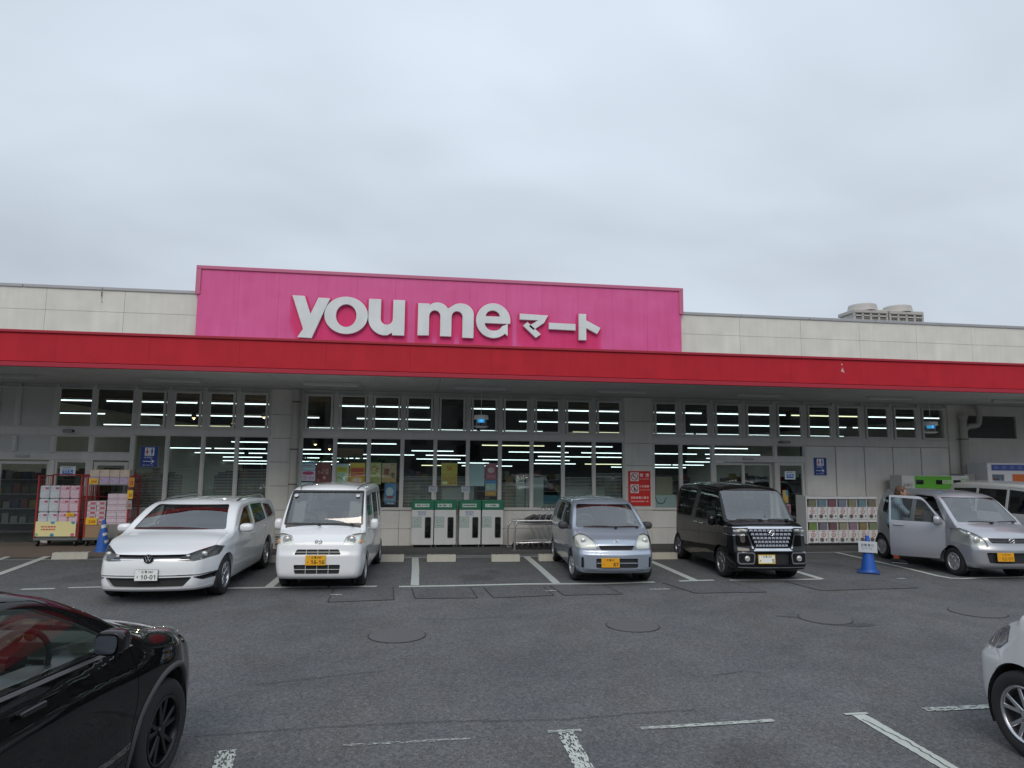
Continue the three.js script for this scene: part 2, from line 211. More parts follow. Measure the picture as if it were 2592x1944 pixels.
function plateTex(bg, fg, region, num, kana, border) {
  return ctex(330, 165, (g) => { g.fillStyle = bg; g.fillRect(0, 0, 330, 165); if (border) { g.strokeStyle = border; g.lineWidth = 22; g.strokeRect(3, 3, 324, 159); g.fillStyle = bg; g.fillRect(18, 14, 294, 137); } g.strokeStyle = 'rgba(60,60,50,.35)'; g.lineWidth = 2; g.strokeRect(3, 3, 324, 159); g.fillStyle = fg; g.beginPath(); g.arc(66, 22, 5, 0, 7); g.arc(264, 22, 5, 0, 7); g.fill(); kj(g, '広島', 92, 14, 40, fg, 4.6); g.font = 'bold 44px sans-serif'; g.fillText(region, 186, 51); kj(g, kana, 24, 92, 34, fg, 4.5); g.font = 'bold 92px sans-serif'; g.textAlign = 'right'; g.fillText(num, 314, 145); });
}
// P: body parameters; fills a Group with parts
function buildCar(P, G) {
  const { S } = carLoft(P), L2 = P.L / 2, hw = P.W / 2, paint = P.paint, out = {};
  const zf = (s) => L2 - s; // s: distance from the nose
  const win = P.windows; // side outlines in (s, y)
  const sv = (pts) => pts.map((p) => [zf(p[0]), ...p.slice(1)]);
  let shell = S; const S6 = inflate(S, -0.008), Sin = inflate(S, -0.055);
  for (const a of P.axles) { const c = new THREE.CylinderGeometry(P.arch, P.arch, 4, 40).rotateZ(Math.PI / 2); for (const s of [-1, 1]) { const w = new THREE.CylinderGeometry(P.arch, P.arch, 0.62, 40).rotateZ(Math.PI / 2).translate(s * (hw + 0.06), P.rt0 + (P.archUp || 0), zf(a)); shell = sub(shell, w); } }
  const cab = cut(Sin, bb(-1.2, 1.2, P.floor || 0.42, 3, zf(P.cabin[1]), zf(P.cabin[0])));
  shell = sub(shell, cab);
  const wsO = rpoly([...P.ws, ...mir(P.ws)], 0.04), wsP = prism(wsO, 'f', zf(P.wsz[1]), zf(P.wsz[0])); shell = sub(shell, wsP);
  const rwO = rpoly([...P.rw, ...mir(P.rw)], 0.05), rwP = prism(rwO, 'f', -L2 - 0.3, -L2 + (P.rwz || 0.7)); shell = sub(shell, rwP);
  const holes = [];
  for (const w of win) { const o = rpoly(sv(w.o), 0.025); for (const s of [-1, 1]) { const p = prism(o, 's', s < 0 ? -1.3 : 0.3, s < 0 ? -0.3 : 1.3); shell = sub(shell, p); holes.push([p, s, w]); } }
  const sides = P.sides || [1];
  const fronts = [];
  for (const f of P.front || []) { const list = f.both ? [f.o, mir(f.o)] : [f.o]; for (const o of list) { const pr = prism(rpoly(o, f.r === undefined ? 0.02 : f.r), 'f', zf(f.d || 0.45), L2 + 0.4); if (f.hole) shell = sub(shell, pr); fronts.push([f, pr, o]); } }
  const doors = [];
  for (const d of P.doors || []) for (const s of sides) { if (d.skip && d.skip.includes(s)) continue; const o = rpoly(sv(d.o), 0.04), x0 = s < 0 ? -1.3 : hw - 0.3, x1 = s < 0 ? -hw + 0.3 : 1.3; const pr = prism(o, 's', x0, x1), inn = prism(shrink(o, 0.0055), 's', x0, x1); const piece = d.open ? null : cut(shell, inn); if (d.open) { out.openDoor = { o, s, piece: cut(shell, inn) }; } shell = sub(shell, pr); if (piece) doors.push([d, s, piece]); }
  let hood = null; if (P.hood) { const o = rpoly([...P.hood, ...mir(P.hood)].map((p) => [p[0], zf(p[1])]), 0.05); const y0 = P.hoodY || 0.55; hood = cut(shell, prism(shrink(o, 0.005), 't', y0, 1.6)); shell = sub(shell, prism(o, 't', y0, 1.6)); }
  const trimM = P.trimMat || LINER, zc0 = zf(P.cabin[1]) - 0.06, zc1 = zf(P.cabin[0]) + 0.06;
  const [ext, inn] = splitIn(shell, zc0, zc1), bodyM = mesh('body', ext, paint, G); mesh('cabin_lining', inn, trimM, bodyM);
  if (hood) mesh('bonnet', hood, paint, G);
  for (const [d, s, g] of doors) {
    const [de, di] = splitIn(g, zc0, zc1), m = mesh(d.name || 'door', de, paint, G); mesh('door_lining', di, trimM, m);
    if (d.handle) { const [hs, hy] = d.handle, x = handleX(S, s, hy, zf(hs)); mesh('handle', mg([rb(0.028, 0.03, 0.19, 0.012, s * (x + 0.022), hy, zf(hs)), rb(0.03, 0.02, 0.03, 0.008, s * (x + 0.008), hy, zf(hs) + 0.075), rb(0.03, 0.02, 0.03, 0.008, s * (x + 0.008), hy, zf(hs) - 0.075)]), P.handleMat || paint, m); }
  }
  mesh('windscreen', skin(S6, wsP, [0, 0.5, 0.8]), P.wsMat || WIND, G);
  mesh('rear_window', skin(S6, rwP, [0, 0.2, -0.9]), TINT, G);
  for (const [p, s, w] of holes) if (!(P.noGlass && P.noGlass(w, s))) mesh('side_window', skin(S6, p, [s, 0, 0]), w.tint ? TINT : GLASS, G);
  if (P.frit) { const ring = cut(inflate(S, 0.003), wsP); const inner = prism(shrink(wsO, P.frit), 'f', -3, 4); mesh('windscreen_border', skin(sub(ring, inner), prism([[-2, 0], [2, 0], [2, 3], [-2, 3]], 'f', -2, 3), [0, 0.5, 0.8]), BLKG, G); }
  for (const [f, pr, fo] of fronts) {
    const mx = fo.reduce((a, q) => a + q[0], 0) / fo.length, fd = f.both ? [Math.sign(mx) * 0.55, 0.2, 0.8] : [0, 0.15, 1];
    const par = mesh(f.name, skin(inflate(S, f.off === undefined ? (f.hole ? -0.05 : 0.005) : f.off), pr, fd, 0.05), f.mat, G);
    if (f.lens) mesh('lens', skin(inflate(S, 0.001), pr, fd, 0.05), f.lensMat || LENS, par);
  }
  for (const f of P.sidePatch || []) for (const s of f.s || sides) { const pr = prism(rpoly(sv(f.o), f.r === undefined ? 0.02 : f.r), 's', s < 0 ? -1.4 : hw - 0.35, s < 0 ? -hw + 0.35 : 1.4); mesh(f.name, skin(inflate(S, f.off || 0.004), pr, [s, 0.2, 0], 0.02), f.mat, G); }
  // wheels and wells
  const wg = wheelGeo(P.tr, P.tw, P.rimR, P.rimStyle);
  P.axles.forEach((a, ai) => { for (const s of [-1, 1]) {
    const w = new THREE.Group(); w.name = 'wheel'; w.position.set(s * (hw - P.tw / 2 - (P.wIn || 0.015)), P.tr, zf(a)); if (s < 0) w.rotation.y = Math.PI; if (ai === 0 && P.steer) w.rotation.y += P.steer; G.add(w);
    mesh('tyre', wg.tyre, RUB, w); mesh('rim', wg.rim, P.rimMat || SATIN, w); mesh('brake_disc', wg.disc, DRK, w);
    const wl = new THREE.CylinderGeometry(P.arch - 0.004, P.arch - 0.004, 0.3, 30, 1, true, 0, Math.PI).rotateZ(Math.PI / 2).rotateX(0); const wl2 = new THREE.CylinderGeometry(P.arch - 0.004, P.arch - 0.004, 0.3, 40, 1, true).rotateZ(Math.PI / 2).translate(s * (hw - 0.2), P.rt0 + (P.archUp || 0), zf(a));
    mesh('wheel_well', clipBelow(mg([wl2, new THREE.CircleGeometry(P.arch - 0.003, 30).rotateY(s * Math.PI / 2).translate(s * (hw - 0.245), P.rt0 + (P.archUp || 0), zf(a))]), 0.17), DRK, G);
  } });
  // cabin
  const [c0, c1] = P.cabin, fl = P.floor || 0.42, dy = P.dashY, ds = P.dashS, sm = P.seatMat || SEAT;
  let cs = 0; const topF = pchip(P.top), wy = P.ws[0][1]; while (topF(cs) < wy + 0.012 && cs < 2) cs += 0.005; const cowl = [rbb(-hw + 0.1, hw - 0.1, wy - 0.3, wy + 0.004, zf(ds + 0.1), zf(cs), 0.006)];
  mesh('dashboard', mg([rb((hw - 0.1) * 2, 0.26, 0.42, 0.08, 0, dy - 0.14, zf(ds), 3), ...cowl]), P.dashMat || DRK, G);
  const seat = (x, s, w) => mg([rb(w, 0.14, 0.5, 0.06, x, fl + 0.12, zf(s), 3), rb(w, 0.62, 0.13, 0.06, 0, 0, 0, 3).rotateX(-0.2).translate(x, fl + 0.48, zf(s + 0.3)), rb(w * 0.5, 0.2, 0.1, 0.05, x, fl + 0.9, zf(s + 0.38), 3), rod([x - 0.06, fl + 0.75, zf(s + 0.36)], [x - 0.06, fl + 0.85, zf(s + 0.37)], 0.007), rod([x + 0.06, fl + 0.75, zf(s + 0.36)], [x + 0.06, fl + 0.85, zf(s + 0.37)], 0.007)]);
  for (const s of [-1, 1]) mesh('seat', seat(s * hw * 0.5, P.seatS, hw * 0.66), sm, G);
  mesh('rear_seat', seat(0, P.seatS + (P.rearSeat || 0.85), hw * 1.6), sm, G);
  const stw = mg([new THREE.TorusGeometry(0.175, 0.016, 8, 28), rb(0.1, 0.08, 0.03, 0.012), bx(0.3, 0.022, 0.012, 0, 0.01, 0), bx(0.022, 0.15, 0.012, 0, -0.08, 0)]).rotateX(0.42).translate(-hw * 0.5, dy + (P.stwUp || 0.02), zf(ds + 0.34)); mesh('steering_wheel', stw, P.stwMat || DRK, G);
  if (P.mirrorIn) mesh('rear_view_mirror', mg([rb(0.2, 0.06, 0.03, 0.012, 0, P.mirrorIn[1], zf(P.mirrorIn[0])), rod([0, P.mirrorIn[1], zf(P.mirrorIn[0])], [0, P.mirrorIn[1] + 0.1, zf(P.mirrorIn[0] - 0.06)], 0.008)]), DRK, G);
  // door mirrors
  if (P.mirror) for (const s of [-1, 1]) {
    const M = P.mirror, m = mesh('door_mirror', mg([M.geo(s), rod([s * (M.x - 0.1), M.y - (M.drop || 0.05), zf(M.s)], [s * (M.x - 0.02), M.y - 0.04, zf(M.s)], 0.018)]), M.mat || paint, G);
    { const gw = (M.gw || 0.15) / 2, gh = (M.gh || 0.11) / 2, gs = new THREE.ShapeGeometry(new THREE.Shape(rpoly([[-gw, -gh], [gw, -gh], [gw, gh], [-gw, gh]], 0.035, 5).map((q) => new THREE.Vector2(...q)))).rotateY(Math.PI).rotateX(M.tilt || 0.1); mesh('mirror_glass', gs.translate(s * M.x, M.y, zf(M.s) - (M.gd || 0.062)), MIRR, m); }
  }
  if (P.plate) { const [px, py, pz] = P.plate.at; const pl = mesh('number_plate', rb(0.33, 0.165, 0.012, 0.004).translate(0, 0, 0), P.plate.frame || SATIN, G); pl.position.set(px, py, L2 + pz); pl.rotation.x = P.plate.tilt || -0.05; const face = mesh('plate_face', flat(0.325, 0.16, 0.0075), new THREE.MeshStandardMaterial({ map: P.plate.tex, roughness: 0.45 }), pl); }
  if (P.wipers) for (const w of P.wipers) { const pts = w.map(([x, s, y]) => [x, y, zf(s)]); mesh('wiper', mg([tube(pts, 0.009, 14, 6), bx(0.05, 0.03, 0.05, pts[0][0], pts[0][1] - 0.01, pts[0][2])]), BLK, G); }
  out.S = S; out.shell = shell; out.zf = zf; return out;
}
function splitIn(g, z0, z1) { // faces that look inwards at the cabin become its lining
  const q = g.index ? g.toNonIndexed() : g, p = q.attributes.position, A = V(), B = V(), C = V(), e = [], n = []; for (let i = 0; i < p.count; i += 3) { A.fromBufferAttribute(p, i); B.fromBufferAttribute(p, i + 1); C.fromBufferAttribute(p, i + 2); const cx = (A.x + B.x + C.x) / 3, cy = (A.y + B.y + C.y) / 3, cz = (A.z + B.z + C.z) / 3; B.sub(A); C.sub(A); B.cross(C).normalize(); (cz > z0 && cz < z1 && cy > 0.4 && B.x * cx + B.y * (cy - 0.95) < -0.12 ? n : e).push(i, i + 1, i + 2); }
  const mk = (keep) => { const o = new THREE.BufferGeometry(); for (const k of ['position', 'normal', 'uv']) { const a = q.attributes[k], s = a.itemSize, f = new Float32Array(keep.length * s); keep.forEach((v, i) => { for (let c = 0; c < s; c++) f[i * s + c] = a.array[v * s + c]; }); o.setAttribute(k, new THREE.BufferAttribute(f, s)); } return o; }; return [mk(e), mk(n)];
}
function clipBelow(g, y) { const q = g.index ? g.toNonIndexed() : g, p = q.attributes.position, keep = []; for (let i = 0; i < p.count; i += 3) if (Math.max(p.getY(i), p.getY(i + 1), p.getY(i + 2)) > y) keep.push(i, i + 1, i + 2); const o = new THREE.BufferGeometry(); for (const k of ['position', 'normal', 'uv']) { const a = q.attributes[k], n = a.itemSize, f = new Float32Array(keep.length * n); keep.forEach((v, i) => { for (let c = 0; c < n; c++) f[i * n + c] = a.array[v * n + c]; }); o.setAttribute(k, new THREE.BufferAttribute(f, n)); } return o; }
function handleX(S, s, y, z) { // outermost |x| of the skin near (y, z)
  const p = S.attributes.position; let best = 0, bd = 1e9; for (let i = 0; i < p.count; i++) { if (p.getX(i) * s <= 0.3) continue; const d = (p.getY(i) - y) ** 2 + (p.getZ(i) - z) ** 2; if (d < bd) { bd = d; best = Math.abs(p.getX(i)); } } return best;
}
function frontZ(S, x, y) { const p = S.attributes.position; let best = 0, bd = 1e9; for (let i = 0; i < p.count; i++) { if (p.getZ(i) < 0.5) continue; const d = (p.getX(i) - x) ** 2 + (p.getY(i) - y) ** 2 - 0.0008 * p.getZ(i); if (d < bd) { bd = d; best = p.getZ(i); } } return best; }
// ---------------------------------------------------------------- ground
const asphTex = dtex(1024, (u, v) => {
  const n = hash(Math.floor(u * 1024), Math.floor(v * 1024), 3), m = vnoise(u * 420, v * 420, 11, 420, 420), b = fbm(u * 8, v * 8, 21, 4, 8, 8), st = vnoise(u * 260, v * 260, 55, 260, 260);
  const c1 = vnoise(u * 96, v * 96, 131, 96, 96), c2 = vnoise(u * 180, v * 180, 141, 180, 180); let g = 0.352 + 0.05 * (b - 0.5) + 0.1 * (m - 0.5) + 0.06 * (n - 0.5) + 0.06 * (c1 - 0.5) + 0.095 * (c2 - 0.5); if (st > 0.84) g += 0.14 * (st - 0.84) / 0.16; if (st < 0.14) g -= 0.09; const t = (fbm(u * 5, v * 5, 91, 3, 5, 5) - 0.5) * 0.016;
  return [g + t - 0.002, g + 0.002, g + 0.006 - t];
}, true);
const asphBump = dtex(1024, (u, v) => 0.5 + 0.4 * (vnoise(u * 420, v * 420, 11, 420, 420) - 0.5) + 0.35 * (vnoise(u * 210, v * 210, 14, 210, 210) - 0.5));
asphTex.repeat.set(1 / 2.6, 1 / 2.6); asphBump.repeat.set(1 / 2.6, 1 / 2.6); asphTex.anisotropy = asphBump.anisotropy = 8;
const ASPH = new THREE.MeshStandardMaterial({ map: asphTex, bumpMap: asphBump, bumpScale: 0.006, roughness: 0.92, vertexColors: true });
function groundSheet(x0, x1, z0, z1, nx, nz, y, f) {
  const g = new THREE.PlaneGeometry(x1 - x0, z1 - z0, nx, nz).rotateX(-Math.PI / 2).translate((x0 + x1) / 2, y, (z0 + z1) / 2), p = g.attributes.position, c = new Float32Array(p.count * 3), uv = g.attributes.uv;
  for (let i = 0; i < p.count; i++) { const x = p.getX(i), z = p.getZ(i), k = f(x, z); for (let q = 0; q < 3; q++) c[3 * i + q] = Array.isArray(k) ? k[q] : k; uv.setXY(i, x, z); }
  g.setAttribute('color', new THREE.BufferAttribute(c, 3)); return g;
}
const OIL = [[1.2, -12.9, 0.35, 0.3], [1.5, -13.6, 0.22, 0.25], [-1.6, -12.6, 0.5, 0.25], [3.9, -12.5, 0.4, 0.25], [8.9, -13.9, 0.4, 0.2], [2.6, -4.9, 0.4, 0.25], [0.2, -4.6, 0.35, 0.22], [-5.9, -13.6, 0.45, 0.2], [4.4, -7.6, 0.25, 0.16]];
const blot = (x, z) => { const a = fbm(x * 0.55 + 40, z * 0.55 + 40, 301, 4), b = fbm(x * 2.1 + 9, z * 2.1 + 9, 401, 3), o = fbm(x * 1.3 + 70, z * 1.3 + 11, 511, 3); let k = 0.97 + 0.26 * (a - 0.5) + 0.14 * (b - 0.5); if (o > 0.66) k -= (o - 0.66) * 0.8; for (const [a0, b0, r0, q0] of OIL) { const d = Math.hypot(x - a0, (z - b0) * 0.7) / r0 + 0.9 * (fbm(x * 5 + 3, z * 5, 77, 2) - 0.5); if (d < 1) k *= 1 - q0 * Math.min(1, (1 - d) * 3); } return k; };
const ground = tag(mesh('parking_lot', groundSheet(-30, 40, -15.9, 8, 520, 178, 0, blot), ASPH), 'worn grey asphalt parking lot in front of the supermarket', 'parking lot', null, 'structure');
tag(mesh('ground', mg([bb(-200, -30, -0.3, -0.01, -200, 200), bb(40, 240, -0.3, -0.01, -200, 200), bb(-30, 40, -0.3, -0.01, 8, 200)]), std([0.09, 0.09, 0.09], 0.95)), 'plain ground around the lot', 'ground', null, 'structure');
// the walkway along the wall: darker, mottled asphalt with a brown edge on the left
tag(mesh('walkway', groundSheet(-30, 40, -18.4, -15.9, 200, 12, 0.004, (x, z) => { const k = (0.62 + 0.35 * (fbm(x * 1.2, z * 3, 61, 4) - 0.3)); const w = sst(-4.5, -7.5, x) * 0.5 + sst(3.9, 4.6, x) * sst(6.6, 6, x) * 0.5; return [k * (1 + 0.28 * w), k * (1 + 0.1 * w), k * (1 - 0.08 * w)]; }), ASPH), 'dark asphalt walkway along the foot of the shop wall', 'walkway', null, 'structure');
// painted lines with worn edges
const lineTex = (seedn, wear) => ctex(128, 512, (g, w, h) => { const im = g.createImageData(w, h); for (let j = 0; j < h; j++) for (let i = 0; i < w; i++) { const e = Math.min(i, w - 1 - i) / w, n = fbm(i / 9, j / 9, seedn, 4), c = fbm(i / 3, j / 3, seedn + 9, 2), k = (j * w + i) * 4, v = 205 + 30 * (n - 0.5) + 20 * (c - 0.5); im.data[k] = v * 0.97; im.data[k + 1] = v; im.data[k + 2] = v * 0.98; im.data[k + 3] = (n * 0.75 + c * 0.25) < wear + 0.34 * Math.max(0, 0.06 - e) / 0.06 * 0.9 ? 0 : 255; } g.putImageData(im, 0, 0); });
function paintMat(sn, wear) { const t = lineTex(sn, wear); const m = std([0.78, 0.78, 0.76], 0.8); m.map = t; m.alphaTest = 0.5; m.transparent = false; return m; }
const PAINT = paintMat(5, 0.2), PAINTW = paintMat(17, 0.42), PAINTV = paintMat(31, 0.56);
function strip(pts, w, mat, y = 0.006, label) { // flat ribbon along points [x, z]
  const pos = [], uv = [], idx = []; let l = 0; pts.forEach((p, i) => { const a = pts[Math.max(0, i - 1)], b = pts[Math.min(pts.length - 1, i + 1)]; let dx = b[0] - a[0], dz = b[1] - a[1]; const n = Math.hypot(dx, dz); dx /= n; dz /= n; if (i) l += Math.hypot(p[0] - pts[i - 1][0], p[1] - pts[i - 1][1]); pos.push(p[0] - dz * w / 2, y, p[1] + dx * w / 2, p[0] + dz * w / 2, y, p[1] - dx * w / 2); uv.push(0, l / 2, 1, l / 2); if (i) { const k = i * 2; idx.push(k - 2, k, k - 1, k - 1, k, k + 1); } });
  const g = new THREE.BufferGeometry(); g.setAttribute('position', new THREE.Float32BufferAttribute(pos, 3)); g.setAttribute('uv', new THREE.Float32BufferAttribute(uv, 2)); g.setIndex(idx); g.computeVertexNormals(); if (g.attributes.normal.getY(0) < 0) flip(g), g.computeVertexNormals();
  return mesh('painted_line', g, mat, ground);
}
const FZ = -12.18, BZ = -15.62;
strip([[-6.4, -12.42], [-5.9, -12.44]], 0.1, PAINT); strip([[-5.72, -12.5], [-5.2, -12.53], [-4.4, -12.5]], 0.09, PAINT);
strip([[-3.1, -12.24], [-2.44, -12.24], [-1.45, -12.22]], 0.12, PAINT); strip([[-1.42, -12.22], [-0.62, -12.2]], 0.12, PAINT); strip([[-0.24, -12.14], [0.6, -12.14], [2, -12.2], [3.4, -12.12], [4.4, -12.2]], 0.12, PAINT);
strip([[4.9, -12.26], [5.6, -12.3]], 0.11, PAINT); strip([[5.9, -12.27], [6.9, -12.22], [7.75, -12.24]], 0.11, PAINT);
for (const [x, z0, z1] of [[-2.44, FZ, BZ], [0.033, FZ, BZ], [2.57, FZ, BZ], [5.22, FZ, BZ], [7.75, FZ, BZ]]) strip([[x, z0 - 0.06], [x + 0.01, (z0 + z1) / 2], [x, z1]], 0.15, PAINT, 0.007);
strip([[10.43, -15.8], [10.41, -14], [10.4, -13.2], [10.34, -12.4], [10.4, -12.12], [10.62, -12.06], [10.9, -12.1], [12.2, -12.14]], 0.12, PAINT, 0.007);
strip([[-7.6, -13.9], [-7.75, -15], [-7.98, -16.5]], 0.15, PAINT, 0.0085); strip([[-8.62, -15.3], [-8.72, -16.2], [-8.9, -16.9]], 0.13, PAINT, 0.0085);
strip([[-4.9, BZ], [-1.2, BZ], [2.7, BZ], [4.5, BZ]], 0.07, PAINT, 0.0055);
// the near row
strip([[-1.36, -5.6], [-1.3, -5.25], [-1.29, -3.2]], 0.15, PAINTW); strip([[1.26, -5.64], [1.26, -4.9], [1.25, -2.6]], 0.15, PAINTW); strip([[3.92, -5.72], [3.91, -4.7], [3.9, -2.6]], 0.14, PAINT);
strip([[-0.5, -5.58], [0.0, -5.59], [0.48, -5.6]], 0.045, PAINTV, 0.008); strip([[1.9, -5.64], [2.16, -5.65], [3.1, -5.68]], 0.06, PAINTW, 0.008); strip([[4.6, -5.76], [5.25, -5.77], [7.2, -5.8]], 0.1, PAINTW, 0.008); strip([[1.12, -5.66], [1.4, -5.66]], 0.05, PAINTW, 0.0085); strip([[3.8, -5.74], [4.02, -5.74]], 0.04, PAINT, 0.0085);
for (const [x, z, a] of [[-1.23, -11.49, 0.2], [2.32, -11.51, -0.1], [4.15, -11.49, 0.1], [4.32, -11.48, -0.3], [9.34, -12.13, 0.2]]) strip([[x - 0.09, z], [x + 0.09, z + a * 0.05]], 0.09, PAINTW, 0.0125);
// relaid asphalt patches and dark joints
const JOINT = std([0.035, 0.035, 0.034], 0.95), PATCHM = ASPH.clone(); PATCHM.color = lin(0.93, 0.92, 0.94);
for (const q of [[[-1.33, -12.05], [-0.34, -12.1], [-0.29, -11.03], [-1.29, -10.94]], [[-0.02, -11.95], [0.98, -11.96], [1.03, -11.06], [0.04, -11.09]], [[1.22, -11.96], [2.26, -11.9], [2.3, -11.14], [1.29, -11.04]], [[2.4, -11.98], [3.38, -12.02], [3.47, -11.15], [2.47, -11.14]], [[4.52, -12.12], [5.83, -12.12], [6.0, -11.1], [4.73, -11.12]], [[6.88, -12.05], [8.74, -12.1], [8.97, -11.23], [7.04, -11.14]]]) {
  const s = new THREE.Shape(q.map((p) => new THREE.Vector2(p[0], -p[1]))), g = new THREE.ShapeGeometry(s).rotateX(-Math.PI / 2).translate(0, 0.0042, 0), p = g.attributes.position; const uv = new Float32Array(p.count * 2), c = new Float32Array(p.count * 3); for (let i = 0; i < p.count; i++) { uv[2 * i] = p.getX(i) + 1.3; uv[2 * i + 1] = p.getZ(i) + 0.7; c.fill(0.97, 3 * i, 3 * i + 3); } g.setAttribute('uv', new THREE.BufferAttribute(uv, 2)); g.setAttribute('color', new THREE.BufferAttribute(c, 3)); mesh('asphalt_patch', g, PATCHM, ground);
  const jit = (a, b) => { const o = []; const n = 14; for (let i = 0; i <= n; i++) { const t = i / n; o.push([a[0] + (b[0] - a[0]) * t + R(-0.008, 0.008), a[1] + (b[1] - a[1]) * t + R(-0.008, 0.008)]); } return o; };
  for (const [a, b] of [[3, 0], [2, 3], [1, 2]]) { const m = strip(jit(q[a], q[b]), 0.016, JOINT, 0.0095); m.name = 'asphalt_joint'; }
}
for (const pts of [[[-1.7, -5.9], [-0.8, -5.95], [0.06, -5.98], [0.7, -5.94], [1.35, -5.9], [1.93, -5.96], [2.6, -6.0]], [[-1.5, -7.1], [-1.1, -7.22], [-0.6, -7.34], [-0.2, -7.42]], [[0.1, -9.7], [0.7, -9.62], [1.3, -9.7]], [[3.1, -6.9], [3.5, -7.0], [3.7, -6.94]], [[3.88, -5.6], [3.93, -5.1], [3.9, -4.6], [3.95, -4.2]], [[1.18, -5.0], [1.3, -4.85], [1.36, -4.7]]]) {
  const o = []; for (let i = 0; i + 1 < pts.length; i++) for (let k = 0; k < 10; k++) { const t = k / 10; o.push([pts[i][0] + (pts[i + 1][0] - pts[i][0]) * t + R(-0.012, 0.012), pts[i][1] + (pts[i + 1][1] - pts[i][1]) * t + R(-0.012, 0.012)]); } const m = strip(o, 0.008, JOINT, 0.0105); m.name = 'asphalt_crack';
}
{ // a dark sunken patch beside the third cover
  const s = new THREE.Shape(); const P2 = [[5.2, -9.42], [5.5, -9.2], [5.6, -8.86], [6.0, -8.68], [6.3, -8.72], [6.25, -8.86], [5.9, -8.86], [5.62, -9.06], [5.45, -9.4]]; s.setFromPoints(P2.map((p) => new THREE.Vector2(p[0], -p[1]))); const g = new THREE.ShapeGeometry(s).rotateX(-Math.PI / 2).translate(0, 0.004, 0), p = g.attributes.position; const uv = new Float32Array(p.count * 2), c = new Float32Array(p.count * 3).fill(0.62); for (let i = 0; i < p.count; i++) { uv[2 * i] = p.getX(i); uv[2 * i + 1] = p.getZ(i); } g.setAttribute('uv', new THREE.BufferAttribute(uv, 2)); g.setAttribute('color', new THREE.BufferAttribute(c, 3)); mesh('asphalt_patch', g, ASPH, ground);
}
const IRON = std([0.1, 0.1, 0.103], 0.85, 0); IRON.bumpMap = dtex(128, (u, v) => ((Math.floor(u * 12) + Math.floor(v * 12)) % 2 ? 0.6 : 0.3)); IRON.bumpScale = 0.004;
[[-0.18, -8.85, 0.36, 'round iron manhole cover nearest the black crossover'], [2.95, -9.05, 0.36, 'round iron manhole cover ahead of the blue silver hatchback'], [5.84, -9.18, 0.36, 'round iron manhole cover beside a dark asphalt patch'], [8.42, -9.34, 0.38, 'round iron manhole cover next to the white compact car']].forEach(([x, z, r, l]) => { const g = thing('manhole_cover', l, 'manhole cover', [x, 0, z], 0.4, 'manhole covers in the lot'); mesh('cover', cyl(r - 0.012, r - 0.012, 0.012, 0, 0.003, 0, 40), IRON, g); mesh('ring', new THREE.RingGeometry(r - 0.006, r + 0.004, 48).rotateX(-Math.PI / 2).translate(0, 0.0048, 0), JOINT, g); });

// ---------------------------------------------------------------- the supermarket
const WZ = -17.8;
const grime = dtex(512, (u, v) => { const n = fbm(u * 10, v * 10, 71, 5, 10, 10), s = fbm(u * 40, v * 3, 83, 3, 40, 3), f = hash(Math.floor(u * 512), Math.floor(v * 512), 8); const k = 0.94 + 0.08 * (n - 0.5) + 0.05 * (s - 0.5) + 0.02 * (f - 0.5); return [k, k * 0.998, k * 0.985]; }, true); grime.repeat.set(0.3, 0.3);
const CREAMW = std([0.7, 0.69, 0.645], 0.85, 0, { map: grime }), TILEW = std([0.74, 0.73, 0.69], 0.8, 0, { map: grime }), PANELG = std([0.78, 0.77, 0.745], 0.6, 0, { map: grime }), ALU = std([0.66, 0.655, 0.64], 0.5, 0, { map: grime }), CAPG = std([0.42, 0.43, 0.45], 0.5, 0.3, { map: grime }), SOFF = std([0.56, 0.57, 0.55], 0.9, 0, { map: grime }), GAP = std([0.05, 0.05, 0.048], 0.9);
const pane = (r, g, b) => phy([r, g, b], 0.02, 0, { transmission: 1, thickness: 0, ior: 1.5 });
const PANE = pane(0.9, 0.95, 0.94), FROST = phy([0.5, 0.5, 0.47], 0.35, 0, { clearcoat: 0.6, clearcoatRoughness: 0.05 });
const B = thing('supermarket', 'long cream supermarket with a pink sign board and a red canopy', 'shop', [0, 0, 0]);
// structure: back wall above the canopy, roof slab, far walls
mesh('wall', uvm(mg([bb(-14, 24, 3.98, 6.35, WZ - 0.3, WZ - 0.075), bb(-5.6, 7.25, 6.35, 7.02, WZ - 0.26, WZ - 0.04), bb(-14.3, -14, 0, 6.35, -58, WZ), bb(24, 24.3, 0, 6.35, -58, WZ), bb(-14, 24, 0, 6.35, -58.3, -58)])), CREAMW, B);
mesh('roof', bb(-14, 24, 4.4, 4.6, -58, WZ - 0.3), std([0.3, 0.3, 0.3], 0.9), B);
const joints = [-14, -12.95, -11.05, -9.2, -7.38, -5.62]; const jr = [7.27, 9.06, 10.93, 12.78, 14.62, 16.46, 18.3, 20.14, 22, 24];
for (const J of [joints, jr]) for (let i = 0; i + 1 < J.length; i++) { mesh('wall_panel', uvm(rbb(J[i] + 0.003, J[i + 1] - 0.003, 5.803, 6.35, WZ - 0.075, WZ, 0.003)), CREAMW, B); mesh('wall_panel', uvm(rbb(J[i] + 0.003, J[i + 1] - 0.003, 4.2, 5.797, WZ - 0.075, WZ, 0.003)), CREAMW, B); }
for (const [a, b] of [[-14, -9.75], [-9.74, -7.92], [-7.91, -5.66], [7.32, 9.1], [9.11, 11.2], [11.21, 13.3], [13.31, 15.4], [15.41, 17.6], [17.61, 20], [20.01, 24]]) mesh('parapet_cap', mg([rbb(a, b, 6.35, 6.43, WZ - 0.34, WZ + 0.035, 0.01)]), CAPG, B);
